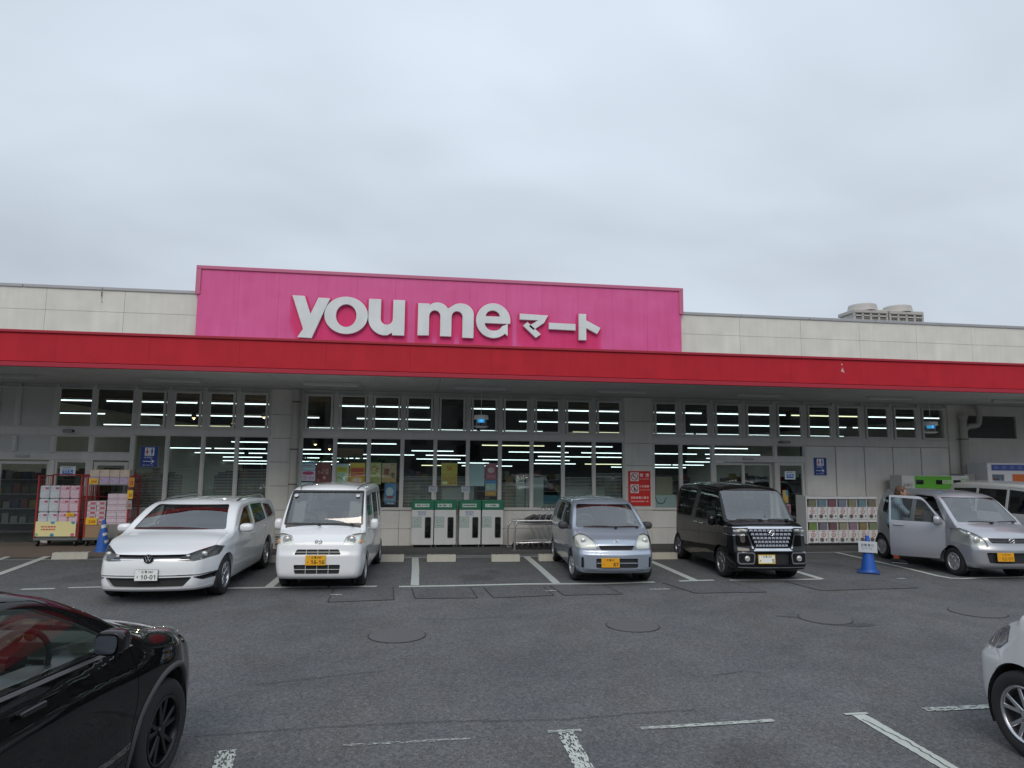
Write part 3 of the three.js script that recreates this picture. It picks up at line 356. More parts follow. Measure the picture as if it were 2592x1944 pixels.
// rust streak under a leaking cap joint
{ const t = ctex(64, 256, (g) => { const im = g.createImageData(64, 256); for (let j = 0; j < 256; j++) for (let i = 0; i < 64; i++) { const k = (j * 64 + i) * 4, n = fbm(i / 5, j / 30, 44, 3), d = Math.abs(i - 32) / 32; im.data[k] = 120; im.data[k + 1] = 92; im.data[k + 2] = 60; im.data[k + 3] = n > 0.4 + d * 0.55 + j / 256 * 0.3 ? 255 : 0; } g.putImageData(im, 0, 0); }); mesh('rust_stain', flat(0.14, 0.5).translate(-7.92, 6.09, WZ + 0.004), new THREE.MeshStandardMaterial({ map: t, alphaTest: 0.5, roughness: 0.9 }), B); }
// pink sign board: faded sheet panels, less faded where the letters have sheltered the paint
const LET = {};
{ const px = (list, b, w) => list.map(([x, y]) => [w[0] + (x - b[0]) / (b[2] - b[0]) * (w[1] - w[0]), w[3] - (y - b[1]) / (b[3] - b[1]) * (w[3] - w[2])]);
  LET.y = [px([[108, 278], [182, 280], [222, 392], [268, 286], [338, 288], [235, 540], [150, 538], [182, 486]], [108, 278, 338, 540], [-3.27, -2.33, 5.28, 6.38])];
  const arc = (cx, cy, rx, ry, a0, a1, n = 24) => { const o = []; for (let i = 0; i <= n; i++) { const a = a0 + (a1 - a0) * i / n; o.push([cx + rx * Math.cos(a), cy + ry * Math.sin(a)]); } return o; };
  const PI = Math.PI;
  LET.o = [arc(-1.9, 5.91, 0.55, 0.49, 0, 2 * PI - 0.001, 40)]; LET.oh = [arc(-1.9, 5.9, 0.265, 0.305, 0, 2 * PI - 0.001, 32)];
  LET.u = [[[-1.33, 6.37], [-1.02, 6.37], [-1.02, 5.86], ...arc(-0.86, 5.86, 0.16, 0.165, PI, 2 * PI, 12).slice(1), [-0.7, 6.37], [-0.4, 6.37], [-0.4, 5.43], [-0.71, 5.43], [-0.71, 5.5], ...arc(-0.9, 5.86, 0.43, 0.44, -PI / 2 + 0.15, -PI, 14)]];
  LET.m = [[[-0.05, 5.45], [-0.05, 6.31], [0.24, 6.31], [0.24, 6.26], ...arc(0.46, 6.07, 0.3, 0.28, PI * 0.78, PI * 0.14, 10), [0.82, 6.26], ...arc(1.08, 6.06, 0.34, 0.29, PI * 0.78, 0, 12), [1.42, 5.43], [1.13, 5.43], [1.13, 5.95], ...arc(0.98, 5.98, 0.15, 0.16, 0, PI, 10), [0.83, 5.45], [0.54, 5.45], [0.54, 5.97], ...arc(0.39, 5.98, 0.15, 0.16, 0, PI, 10), [0.24, 5.46]]];
  LET.e = [[...arc(1.95, 5.92, 0.46, 0.47, -0.02, 2 * PI * 0.872, 40), [2.34, 5.52], [2.34, 5.84], ...arc(1.96, 5.84, 0.24, 0.2, -0.35, -PI, 14), [1.72, 5.85], [2.4, 5.85]].filter((p, i, a) => i === 0 || Math.hypot(p[0] - a[i - 1][0], p[1] - a[i - 1][1]) > 0.004)]; LET.eh = [[[1.74, 6.03], [2.13, 6.03], ...arc(1.935, 6.03, 0.195, 0.17, 0.02, PI, 14)]];
  const B1 = [1508, 388, 1676, 540], W1 = [2.67, 3.44, 5.48, 6.14];
  LET.ma = [px([[1508, 388], [1676, 393], [1652, 440], [1588, 488], [1562, 464], [1618, 425], [1508, 424]], B1, W1), px([[1553, 440], [1632, 513], [1604, 536], [1528, 463]], B1, W1)];
  LET.bar = [[[3.47, 5.75], [4.2, 5.74], [4.2, 5.91], [3.47, 5.92]]];
  LET.to = [px([[1870, 392], [1913, 392], [1913, 430], [1997, 472], [1978, 508], [1913, 475], [1913, 548], [1870, 548]], [1870, 392, 1997, 548], [4.3, 4.9, 5.48, 6.2])];
}
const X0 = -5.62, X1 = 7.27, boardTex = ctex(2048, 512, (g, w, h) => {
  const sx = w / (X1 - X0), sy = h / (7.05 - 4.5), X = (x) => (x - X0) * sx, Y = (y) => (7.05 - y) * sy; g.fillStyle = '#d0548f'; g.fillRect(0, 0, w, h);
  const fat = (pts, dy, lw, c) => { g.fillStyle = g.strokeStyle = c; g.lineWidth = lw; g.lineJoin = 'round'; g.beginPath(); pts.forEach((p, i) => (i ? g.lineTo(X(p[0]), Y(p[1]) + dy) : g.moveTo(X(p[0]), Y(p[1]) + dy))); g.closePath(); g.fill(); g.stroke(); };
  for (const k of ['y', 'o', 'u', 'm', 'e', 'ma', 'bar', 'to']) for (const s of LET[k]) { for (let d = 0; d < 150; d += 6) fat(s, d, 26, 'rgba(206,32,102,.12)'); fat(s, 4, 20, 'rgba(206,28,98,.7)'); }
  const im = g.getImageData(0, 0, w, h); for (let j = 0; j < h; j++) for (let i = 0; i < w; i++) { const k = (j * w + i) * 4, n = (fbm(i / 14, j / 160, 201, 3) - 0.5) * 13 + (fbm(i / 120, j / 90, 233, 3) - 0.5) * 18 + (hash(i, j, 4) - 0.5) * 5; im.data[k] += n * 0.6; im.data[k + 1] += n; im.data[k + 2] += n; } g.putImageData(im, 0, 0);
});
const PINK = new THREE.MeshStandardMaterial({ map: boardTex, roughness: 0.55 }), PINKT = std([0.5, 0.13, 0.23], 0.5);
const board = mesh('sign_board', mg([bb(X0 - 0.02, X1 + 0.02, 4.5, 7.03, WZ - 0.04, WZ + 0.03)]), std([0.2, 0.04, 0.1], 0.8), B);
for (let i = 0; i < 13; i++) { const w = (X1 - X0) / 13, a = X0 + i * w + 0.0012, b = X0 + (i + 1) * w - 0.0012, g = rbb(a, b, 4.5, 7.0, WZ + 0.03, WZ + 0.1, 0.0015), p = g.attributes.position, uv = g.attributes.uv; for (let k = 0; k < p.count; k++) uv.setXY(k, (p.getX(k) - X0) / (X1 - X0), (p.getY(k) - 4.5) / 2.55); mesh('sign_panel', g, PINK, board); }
mesh('board_edge_trim', mg([rbb(X0 - 0.06, X1 + 0.06, 6.99, 7.08, WZ - 0.06, WZ + 0.14, 0.01), rbb(X0 - 0.06, X0 + 0.06, 6.33, 6.989, WZ - 0.06, WZ + 0.138, 0.01), rbb(X1 - 0.06, X1 + 0.06, 6.33, 6.989, WZ - 0.06, WZ + 0.138, 0.01)]), PINKT, board);
const LETM = std([0.72, 0.77, 0.79], 0.5, 0, { map: grime });
for (const k of ['y', 'o', 'u', 'm', 'e', 'ma', 'bar', 'to']) {
  const gs = LET[k].map((pts) => { const s = new THREE.Shape(pts.map((p) => new THREE.Vector2(...p))); for (const h of LET[k + 'h'] || []) s.holes.push(new THREE.Path(h.map((p) => new THREE.Vector2(...p)))); return new THREE.ExtrudeGeometry(s, { depth: 0.08, bevelEnabled: true, bevelThickness: 0.006, bevelSize: 0.004, bevelSegments: 1 }).translate(0, 0, WZ + 0.13); });
  mesh('sign_letter', uvm(mg(gs)), LETM, board);
}
// canopy
const CZ = -14.2, REDM = phy([0.53, 0.022, 0.038], 0.6, 0, { map: grime, specularIntensity: 0.4 }), REDT = phy([0.38, 0.03, 0.05], 0.55, 0, { specularIntensity: 0.5 });
const can = mesh('canopy', mg([bb(-14, 24, 4.5, 4.58, WZ, CZ - 0.1)]), std([0.35, 0.35, 0.35], 0.8), B);
for (let i = 0; i < 22; i++) { const a = -14 + i * 1.727; mesh('fascia_panel', uvm(rbb(a + 0.0008, a + 1.7262, 4.035, 4.6, CZ - 0.05, CZ, 0.002)), REDM, can); }
mesh('fascia_trim', mg([rbb(-14, 24, 4.6, 4.655, CZ - 0.12, CZ + 0.035, 0.008), rbb(-14, 24, 3.93, 4.02, CZ - 0.06, CZ + 0.03, 0.008), bb(-14, 24, 4.02, 4.035, CZ - 0.05, CZ - 0.03)]), REDT, can);
for (let i = 0; i < 21; i++) for (let j = 0; j < 2; j++) { const a = -14 + i * 1.81, z0 = CZ - 0.06 - j * 1.77; mesh('soffit_board', uvm(bb(a + 0.005, a + 1.805, 3.965, 3.985, z0 - 1.76, z0)), SOFF, can); }
mesh('canopy_beam', bb(-14, 24, 3.99, 4.5, WZ + 0.0, WZ + 0.1), GAP, can);
{ const t = ctex(64, 128, (g) => { g.clearRect(0, 0, 64, 128); g.fillStyle = '#c9a9a6'; for (const [x, y, r] of [[28, 22, 7], [30, 32, 4], [34, 76, 9], [30, 88, 12], [40, 96, 9], [52, 104, 4], [33, 60, 3]]) { g.beginPath(); g.arc(x, y, r, 0, 7); g.fill(); } }); mesh('bird_dropping', flat(0.16, 0.3).translate(9.72, 4.4, CZ + 0.004), new THREE.MeshStandardMaterial({ map: t, alphaTest: 0.5, roughness: 0.8 }), can); }
// tiled pillars
for (const [a, b] of [[-3.68, -2.94], [5.62, 6.4]]) { const p = mesh('pillar', uvm(bb(a + 0.01, b - 0.01, 0, 3.96, WZ - 0.3, WZ - 0.03)), GAP, B); let y = 0; for (const h of [0.9, 0.6, 0.6, 0.6, 0.6, 0.66]) { mesh('wall_tile', uvm(rbb(a, b, y + 0.004, y + h - 0.004, WZ - 0.029, WZ + 0.02, 0.005)), TILEW, p); y += h; } }
// low wall under the glass
for (const [a, b] of [[-6.95, -3.68], [-2.94, -0.4], [-0.4, 2.2], [2.2, 5.62], [6.4, 8.1]]) { mesh('base_wall', uvm(mg([rbb(a + 0.003, b - 0.003, 0.43, 0.9, WZ - 0.2, WZ, 0.006), rbb(a + 0.003, b - 0.003, 0, 0.423, WZ - 0.2, WZ, 0.006)])), PANELG, B); mesh('window_sill', rbb(a, b, 0.9, 0.945, WZ - 0.2, WZ + 0.04, 0.01), ALU, B); }
// windows: frame with its pane
const frameGeo = (x0, x1, y0, y1, t, d0, d1) => mg([bb(x0, x1, y0, y0 + t, d0, d1), bb(x0, x1, y1 - t, y1, d0, d1), bb(x0, x0 + t, y0 + t, y1 - t, d0, d1), bb(x1 - t, x1, y0 + t, y1 - t, d0, d1)]);
function windowUnit(x0, x1, y0, y1, t, paneMat = PANE, dz = 0, par = B, nm = 'window') { const f = mesh(nm, uvm(frameGeo(x0 + 0.001, x1 - 0.001, y0 + 0.001, y1 - 0.001, t, WZ - 0.07 + dz, WZ - 0.01 + dz)), ALU, par); mesh('pane', bb(x0 + t, x1 - t, y0 + t, y1 - t, WZ - 0.044 + dz, WZ - 0.04 + dz), paneMat, f); return f; }
const bay1 = [-6.95, -6.14, -5.3, -4.49, -3.69], bay2 = [], bay3 = [6.4, 7.23, 8.16, 9.09, 10.02, 10.95, 11.85, 12.75, 13.65, 14.55, 15.46], bayL = [-13, -12, -11.05, -10.1, -9.62, -8.76, -7.9, -6.95];
for (let i = 0; i <= 10; i++) bay2.push(-2.93 + i * 0.855);
mesh('mullions', uvm(mg([...[bay1, bay2, bay3, bayL.slice(0, -1)].flatMap((b) => b.map((x) => bb(x - 0.035, x + 0.035, 2.9, 3.96, WZ - 0.12, WZ - 0.005))), ...[bay1, bay2].flatMap((b) => b.map((x) => bb(x - 0.03, x + 0.03, 0.945, 2.74, WZ - 0.12, WZ + 0.005)))])), ALU, B).userData.kind = 'stuff';
for (const b of [bay1, bay2, bay3]) for (let i = 0; i + 1 < b.length; i++) {
  const a = b[i] + 0.035, c = b[i + 1] - 0.035; const u = windowUnit(a, c, 2.9, 3.88, 0.035); const s = mesh('sash', uvm(frameGeo(a + 0.05, c - 0.05, 2.93, 3.85, 0.05, WZ - 0.035, WZ + 0.03)), ALU, u);
}
for (const b of [bay1, bay2]) for (let i = 0; i + 1 < b.length; i++) windowUnit(b[i] + 0.03, b[i + 1] - 0.03, 0.945, 2.74, 0.02);
mesh('window_header', uvm(mg([bb(-13, 15.5, 3.88, 3.965, WZ - 0.12, WZ - 0.06)])), ALU, B);
for (const [a, b] of [[-13, -6.95], [-6.95, -3.69], [-2.93, 5.62], [6.4, 15.46]]) mesh('transom', uvm(rbb(a, b, b < -3.6 && a > -7 || b === 5.62 ? 2.74 : 2.7, 2.9, WZ - 0.12, WZ + 0.012, 0.01)), ALU, B);
// left entrance: frosted and clear lights over sliding and hinged doors
for (let i = 0; i + 1 < bayL.length; i++) { const a = bayL[i] + 0.035, c = bayL[i + 1] - 0.035, fr = c < -8.7; windowUnit(a, c, 2.9, 3.88, 0.03, fr ? FROST : PANE); windowUnit(a, c, 2.28, 2.7, 0.025, fr ? FROST : PANE); }
mesh('mullions', uvm(mg(bayL.slice(0, -1).map((x) => bb(x - 0.035, x + 0.035, 2.29, 2.69, WZ - 0.12, WZ + 0.004)))), ALU, B).userData.kind = 'stuff';
mesh('door_header', uvm(rbb(-13, -6.96, 2.1, 2.28, WZ - 0.14, WZ + 0.02, 0.01)), ALU, B);
mesh('door_post', uvm(mg([bb(-8.8, -8.68, 0, 2.1, WZ - 0.12, WZ + 0.01), bb(-7.94, -7.82, 0, 2.1, WZ - 0.12, WZ + 0.01), bb(-7.0, -6.9, 0, 2.7, WZ - 0.12, WZ + 0.01)])), ALU, B);
windowUnit(-8.68, -7.94, 0.05, 2.1, 0.05); 
function glazedDoor(x0, x1, y1, nm, dz = 0) { const d = windowUnit(x0, x1, 0.03, y1, 0.08, PANE, dz, B, nm); return d; }
glazedDoor(-7.8, -7.02, 2.06, 'door'); glazedDoor(-11.2, -10.02, 2.08, 'sliding_door', -0.05); glazedDoor(-10.0, -8.82, 2.08, 'sliding_door', -0.09);
mesh('door_sensor', rb(0.3, 0.06, 0.05, 0.01, -9.4, 2.19, WZ + 0.045), std([0.4, 0.4, 0.4], 0.5), B);
// right entrance
mesh('mullions', uvm(mg([6.43, 7.23, 8.16, 10.02, 10.93].map((x) => bb(x - 0.035, x + 0.035, x > 8 && x < 8.5 || x > 9.9 ? 0 : 0.945, 2.7, WZ - 0.12, WZ + 0.004)))), ALU, B).userData.kind = 'stuff';
windowUnit(6.46, 7.2, 0.945, 2.7, 0.02); windowUnit(7.26, 8.12, 0.945, 2.7, 0.02); windowUnit(8.2, 9.98, 2.38, 2.7, 0.02); windowUnit(10.06, 10.89, 2.38, 2.7, 0.02);
mesh('door_header', uvm(rbb(8.2, 10.89, 2.22, 2.38, WZ - 0.14, WZ + 0.02, 0.01)), ALU, B); mesh('door_sensor', rb(0.3, 0.06, 0.05, 0.01, 9.18, 2.32, WZ + 0.045), std([0.4, 0.4, 0.4], 0.5), B);
glazedDoor(8.2, 9.12, 2.22, 'sliding_door', -0.05); glazedDoor(9.06, 9.98, 2.22, 'sliding_door', -0.11); glazedDoor(10.06, 10.89, 2.22, 'door');
// blank panels right of the door, then plain wall
for (let i = 5; i < 10; i++) mesh('wall_panel', uvm(rbb(bay3[i] + 0.012, bay3[i + 1] - 0.012, 0.02, 2.69, WZ - 0.08, WZ, 0.006)), PANELG, B);
mesh('wall', uvm(mg([bb(10.95, 15.46, 0, 2.7, WZ - 0.3, WZ - 0.09)])), GAP, B);
mesh('wall', uvm(mg([bb(15.47, 16.02, 0, 3.96, WZ - 0.3, WZ + 0.02), bb(16.02, 24, 0, 3.0, WZ - 0.3, WZ), bb(17.75, 24, 3.0, 3.96, WZ - 0.3, WZ), bb(16.02, 17.75, 3.66, 3.96, WZ - 0.3, WZ)])), CREAMW, B);
{ const v = mesh('vent_grille', mg([bb(16.02, 17.75, 3.0, 3.66, WZ - 0.3, WZ - 0.24)]), std([0.22, 0.22, 0.21], 0.9), B); for (let i = 0; i < 13; i++) mesh('louvre', bx(1.73, 0.008, 0.07, 0, 0, 0).rotateX(0.6).translate(16.885, 3.03 + i * 0.05, WZ - 0.06), std([0.2, 0.2, 0.195], 0.7), v); }
// interior
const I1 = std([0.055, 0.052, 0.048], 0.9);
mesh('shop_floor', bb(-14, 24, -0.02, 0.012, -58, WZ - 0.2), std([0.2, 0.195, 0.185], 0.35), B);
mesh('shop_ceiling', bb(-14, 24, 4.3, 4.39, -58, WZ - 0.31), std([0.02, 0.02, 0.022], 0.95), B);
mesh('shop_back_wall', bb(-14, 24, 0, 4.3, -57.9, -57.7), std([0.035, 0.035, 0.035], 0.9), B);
// ---------------------------------------------------------------- the parked cars
const clear = { clearcoat: 1, clearcoatRoughness: 0.03 };
const WHITE = phy([0.75, 0.77, 0.78], 0.4, 0, clear), PEARL = phy([0.62, 0.63, 0.62], 0.4, 0, clear);
const SILVERB = phy([0.36, 0.41, 0.48], 0.36, 0.6, clear), SILVER = phy([0.43, 0.44, 0.47], 0.36, 0.6, clear), BLACKP = phy([0.004, 0.004, 0.0045], 0.5, 0, { ...clear, specularIntensity: 0.05 });
const mirrorGeo = (w, h, d, M) => (s) => { const g = new THREE.SphereGeometry(1, 20, 14); const p = g.attributes.position; for (let i = 0; i < p.count; i++) { let x = p.getX(i), y = p.getY(i), z = p.getZ(i); const k = (v) => Math.sign(v) * Math.abs(v) ** 0.7; p.setXYZ(i, k(x) * w / 2, k(y) * h / 2, z > 0 ? k(z) * d * 0.75 : Math.max(z, -0.5) * d * 0.5); } g.computeVertexNormals(); return g.translate(s * M[0], M[1], M[2]); };
{
  const G = thing('station_wagon', 'white station wagon with roof rails and a round emblem on its black grille', 'car', [-3.86, 0, -13.2], -0.03);
  const L = 4.575;
  const o = buildCar({
    L, W: 1.8, paint: WHITE, axles: [0.87, 3.505], arch: 0.35, rt0: 0.316, tr: 0.316, tw: 0.205, rimR: 0.205, rimStyle: 'ten', n: 76,
    top: [[0, 0.69], [0.08, 0.745], [0.35, 0.83], [0.75, 0.9], [1.1, 0.945], [1.2, 0.985], [1.5, 1.18], [1.82, 1.345], [2.05, 1.4], [2.4, 1.42], [2.9, 1.42], [3.6, 1.395], [4.15, 1.34], [4.3, 1.28], [4.45, 1.08], [4.575, 0.9]],
    belt: [[0, 0.9], [1.2, 0.93], [4.2, 0.99]], plan: [[0, 0.77], [0.15, 0.86], [0.5, 0.955], [1, 1], [3.5, 1], [4.2, 0.965], [4.575, 0.9]], bot: [[0, 0.2], [0.5, 0.17], [4, 0.17], [4.575, 0.26]],
    rt: [[0, 0.05], [1.1, 0.06], [1.3, 0.05], [2, 0.07], [2.4, 0.09], [4.3, 0.09]], crown: [[0, 0.035], [0.9, 0.05], [1.3, 0.06], [1.9, 0.055], [2.3, 0.04], [4.5, 0.04]], tum: [[0, 0.15], [1.2, 0.16], [4.5, 0.17]],
    leanF: [[0.15, 0.05], [0.3, 0.0], [0.5, 0.01], [0.62, 0.03], [0.72, 0.07], [0.85, 0.16]], bowF: 0.2, bowP: 2.4, bulge: (s, y) => 0.012 * Math.exp(-(((y - 0.78) / 0.05) ** 2)) * sst(0.5, 0.9, s) + 0.012 * Math.exp(-(((y - 0.55) / 0.12) ** 2)) * (Math.exp(-(((s - 0.87) / 0.36) ** 2)) + Math.exp(-(((s - 3.5) / 0.4) ** 2))),
    cabin: [1.25, 4.3], dashY: 0.98, dashS: 1.5, seatS: 2.2, ws: [[0.745, 1.0], [0.6, 1.375]], wsz: [0.85, 2.2], rw: [[0.58, 1.28], [0.68, 1.0]],
    windows: [{ o: [[1.42, 0.965], [1.78, 1.17], [2.08, 1.305], [2.44, 1.335], [2.44, 0.98]] }, { o: [[2.52, 0.982], [2.52, 1.338], [3.28, 1.318], [3.36, 1.0]], tint: 1 }, { o: [[3.44, 1.005], [3.36, 1.3, 0.03], [3.86, 1.25], [4.08, 1.04]], tint: 1 }],
    doors: [{ o: [[1.34, 0.3], [1.27, 0.62], [1.3, 0.945], [1.72, 1.185], [2.06, 1.34], [2.48, 1.365], [2.48, 0.3]], handle: [2.3, 0.84] }, { o: [[2.485, 0.3], [2.485, 1.365], [3.3, 1.345], [3.42, 1.0], [3.34, 0.78], [3.1, 0.56], [3.02, 0.3]], handle: [3.2, 0.87] }], sides: [1, -1],
    hood: [[0.62, 0.045], [0.73, 0.2], [0.8, 0.55], [0.8, 1.1], [0.74, 1.19]], hoodY: 0.655,
    front: [
      { name: 'headlight', o: [[0.4, 0.645], [0.62, 0.63], [0.85, 0.67], [0.885, 0.79], [0.8, 0.825], [0.6, 0.765], [0.47, 0.715]], both: true, hole: true, off: -0.04, mat: std([0.05, 0.052, 0.055], 0.3), lens: true, d: 0.75, r: 0.015 },
      { name: 'grille', o: [[-0.56, 0.675], [0.56, 0.675], [0.54, 0.73], [-0.54, 0.73]], hole: true, off: -0.03, mat: BLKG, d: 0.3, r: 0.005 },
      { name: 'grille_bar', o: [[-0.56, 0.656], [0.56, 0.656], [0.56, 0.664], [-0.56, 0.664]], off: 0.005, mat: SATIN, r: 0 },
      { name: 'lower_intake', o: [[-0.62, 0.405], [0.62, 0.405], [0.5, 0.265], [-0.5, 0.265]], hole: true, off: -0.06, mat: std([0.02, 0.02, 0.021], 0.6), d: 0.35, r: 0.03 },
      { name: 'fog_light', o: [[0.62, 0.405], [0.85, 0.425], [0.86, 0.345], [0.72, 0.34]], both: true, hole: true, off: -0.03, mat: BLKG, d: 0.6, r: 0.015 },
      { name: 'bumper_trim', o: [[-0.88, 0.428], [0.88, 0.428], [0.88, 0.442], [-0.88, 0.442]], off: 0.006, mat: CHROME, r: 0, d: 0.6 },
      { name: 'bumper_trim', o: [[-0.84, 0.232], [0.84, 0.232], [0.84, 0.245], [-0.84, 0.245]], off: 0.005, mat: WHITE, r: 0, d: 0.5 },
    ],
    mirror: { x: 0.99, y: 0.995, s: 1.55, geo: mirrorGeo(0.24, 0.15, 0.16, [1.0, 0.995, L / 2 - 1.55]) }, mirrorIn: [1.85, 1.24],
    plate: { at: [0.0, 0.45, 0.012], tex: plateTex('#e9ebe8', '#37433a', '386', '10-01', 'ろ'), frame: BLK },
  }, G);
  const ez = frontZ(o.S, 0, 0.675); const em = mesh('emblem', mg([new THREE.TorusGeometry(0.06, 0.009, 8, 28), new THREE.CylinderGeometry(0.058, 0.058, 0.008, 28).rotateX(Math.PI / 2)]), BLKG, G); em.position.set(0, 0.68, ez + 0.02);
  const bar = (a, b) => rod([a[0], a[1], 0.006], [b[0], b[1], 0.006], 0.006, 6);
  mesh('emblem_letters', mg([new THREE.TorusGeometry(0.058, 0.007, 8, 32), bar([-0.022, 0.05], [0, 0.006]), bar([0.022, 0.05], [0, 0.006]), bar([-0.046, 0.03], [-0.022, -0.04]), bar([-0.022, -0.04], [0, 0.0]), bar([0, 0.0], [0.022, -0.04]), bar([0.022, -0.04], [0.046, 0.03])]), CHROME, em);
  for (const s of [-1, 1]) { mesh('headlight_bulb', mg([new THREE.SphereGeometry(0.045, 14, 10).scale(1, 0.8, 0.6).translate(s * 0.5, 0.69, L / 2 - 0.2), new THREE.SphereGeometry(0.05, 14, 10).scale(1, 0.8, 0.6).translate(s * 0.7, 0.715, L / 2 - 0.33), bx(0.16, 0.012, 0.02, s * 0.62, 0.66, L / 2 - 0.23)]), REFL, G);
    mesh('roof_rail', tube([[s * 0.63, 1.38, L / 2 - 2.05], [s * 0.64, 1.44, L / 2 - 2.3], [s * 0.645, 1.46, L / 2 - 3], [s * 0.63, 1.43, L / 2 - 3.9], [s * 0.62, 1.36, L / 2 - 4.1]], 0.016, 30), SATIN, G); }
}
const YEL = '#e3a51c';
{
  const L = 3.395, G = thing('minivan', 'small boxy white minivan with big windscreen and yellow plate 16-16', 'car', [-1.5, 0, -13.42], -0.05);
  const o = buildCar({
    L, W: 1.475, paint: WHITE, axles: [0.695, 3.185 - 0.02], arch: 0.315, rt0: 0.281, tr: 0.281, tw: 0.15, rimR: 0.168, rimStyle: 'cap', rimMat: std([0.5, 0.5, 0.51], 0.35, 0.5), n: 62, re: 0.07,
    top: [[0, 0.83], [0.06, 0.9], [0.22, 0.965], [0.36, 1.0], [0.42, 1.05], [0.62, 1.31], [0.82, 1.56], [0.93, 1.645], [1.15, 1.685], [2, 1.7], [2.9, 1.69], [3.24, 1.66], [3.34, 1.4], [3.395, 1.0]],
    belt: [[0, 0.96], [3.4, 0.98]], plan: [[0, 0.93], [0.15, 0.97], [0.4, 1], [3.2, 1], [3.395, 0.97]], bot: [[0, 0.21], [0.4, 0.19], [3, 0.19], [3.395, 0.25]],
    rt: [[0, 0.05], [0.4, 0.05], [0.7, 0.04], [1, 0.07], [1.3, 0.085], [3.3, 0.08]], crown: [[0, 0.02], [0.4, 0.025], [0.9, 0.03], [1.3, 0.045], [3.3, 0.04]], tum: [[0, 0.055], [3.4, 0.06]],
    sidePatch: [{ name: 'pillar_trim', o: [[1.725, 0.985], [1.725, 1.565], [1.815, 1.565], [1.815, 0.985]], mat: BLKG, off: 0.003, r: 0.005, s: [1, -1] }, { name: 'pillar_trim', o: [[0.62, 1.0], [0.86, 1.44], [0.98, 1.56], [1.0, 1.545], [0.915, 1.42], [0.91, 1.0], [0.87, 1.0], [0.84, 1.33], [0.655, 1.0]], mat: BLKG, off: 0.003, r: 0.004, s: [1, -1] }],
    leanF: [[0.2, 0.03], [0.32, 0], [0.58, 0.005], [0.66, 0.035], [0.8, 0.07], [0.95, 0.14]], bowF: 0.1, bowP: 4.2, noseDepth: 0.6,
    sec: [[0.2, 0], [0.6, 0.0], [0.7, 0.006], [0.78, 0], [2, 0]],
    cabin: [0.5, 3.2], dashY: 1.06, dashS: 0.66, seatS: 1.25, rearSeat: 1.05, ws: [[0.675, 1.055], [0.63, 1.635]], wsz: [0.1, 1.12], rw: [[0.55, 1.55], [0.6, 1.05]], wsMat: WIND, frit: 0.035,
    windows: [{ o: [[0.66, 1.01], [0.83, 1.33], [0.86, 1.01]] }, { o: [[0.92, 1.01], [0.92, 1.42], [1.0, 1.53], [1.72, 1.55], [1.72, 1.0]] }, { o: [[1.82, 1.0], [1.82, 1.55], [2.62, 1.54], [2.62, 1.0]], tint: 1 }, { o: [[2.7, 1.02], [2.7, 1.53], [3.02, 1.5], [3.06, 1.05]], tint: 1 }],
    doors: [{ o: [[0.98, 0.3], [0.88, 0.5], [0.62, 0.99, 0.01], [0.86, 1.5], [0.98, 1.59], [1.77, 1.6], [1.77, 0.27]], handle: [1.6, 0.9] }, { o: [[1.775, 0.27], [1.775, 1.6], [2.66, 1.59], [2.66, 0.62], [2.5, 0.27]], handle: [2.5, 0.9] }], sides: [1, -1],
    hood: [[0.36, 0.02], [0.62, 0.1], [0.66, 0.42]], hoodY: 0.8,
    front: [
      { name: 'headlight', o: [[0.4, 0.765], [0.56, 0.755], [0.8, 0.78], [0.8, 0.93], [0.6, 0.935], [0.44, 0.9]], both: true, hole: true, off: -0.03, mat: std([0.78, 0.77, 0.72], 0.35, 0.35), lens: true, d: 0.5, r: 0.05 },
      { name: 'grille', o: [[-0.38, 0.61], [0.38, 0.61], [0.34, 0.695], [-0.34, 0.695]], hole: true, off: -0.04, mat: BLK, d: 0.25, r: 0.02 },
      { name: 'lower_grille', o: [[-0.36, 0.3], [0.36, 0.3], [0.38, 0.45], [-0.38, 0.45]], hole: true, off: -0.04, mat: BLK, d: 0.25, r: 0.025 },
    ],
    mirror: { x: 0.82, y: 1.04, s: 0.82, geo: mirrorGeo(0.16, 0.2, 0.13, [0.83, 1.04, L / 2 - 0.82]), gw: 0.13, gh: 0.16, drop: 0.08 }, mirrorIn: [0.95, 1.48],
    plate: { at: [-0.02, 0.525, 0.012], tex: plateTex(YEL, '#241c06', '580', '16-16', 'し'), frame: std([0.6, 0.42, 0.08], 0.5) },
    wipers: [[[-0.05, 0.36, 1.075], [-0.3, 0.37, 1.085], [-0.5, 0.385, 1.085]], [[0.5, 0.385, 1.085], [0.25, 0.37, 1.075], [0.08, 0.355, 1.07]]],
    seatMat: CREAM, dashMat: std([0.13, 0.125, 0.115], 0.9),
  }, G);
  for (const [y, h] of [[0.652, 0.085], [0.375, 0.15]]) { const z = frontZ(o.S, 0, y) + 0.002; mesh('grille_bars', mg([bx(0.74, 0.009, 0.012, 0, y, z - 0.012), ...[-0.185, 0, 0.185].map((x) => bx(0.008, h, 0.012, x, y, z - 0.014))]), PEARL, G); }
  for (const s of [-1, 1]) { const z = (x) => frontZ(o.S, x * s, 0.84); mesh('headlight_bulb', mg([new THREE.SphereGeometry(0.06, 16, 12).scale(1, 1, 0.5).translate(s * 0.53, 0.845, z(0.53) - 0.05), new THREE.TorusGeometry(0.066, 0.008, 8, 24).translate(s * 0.53, 0.845, z(0.53) - 0.028)]), REFL, G); mesh('turn_signal', new THREE.SphereGeometry(0.034, 12, 10).scale(1, 1, 0.6).translate(s * 0.675, 0.805, z(0.675) - 0.03), AMBER, G); }
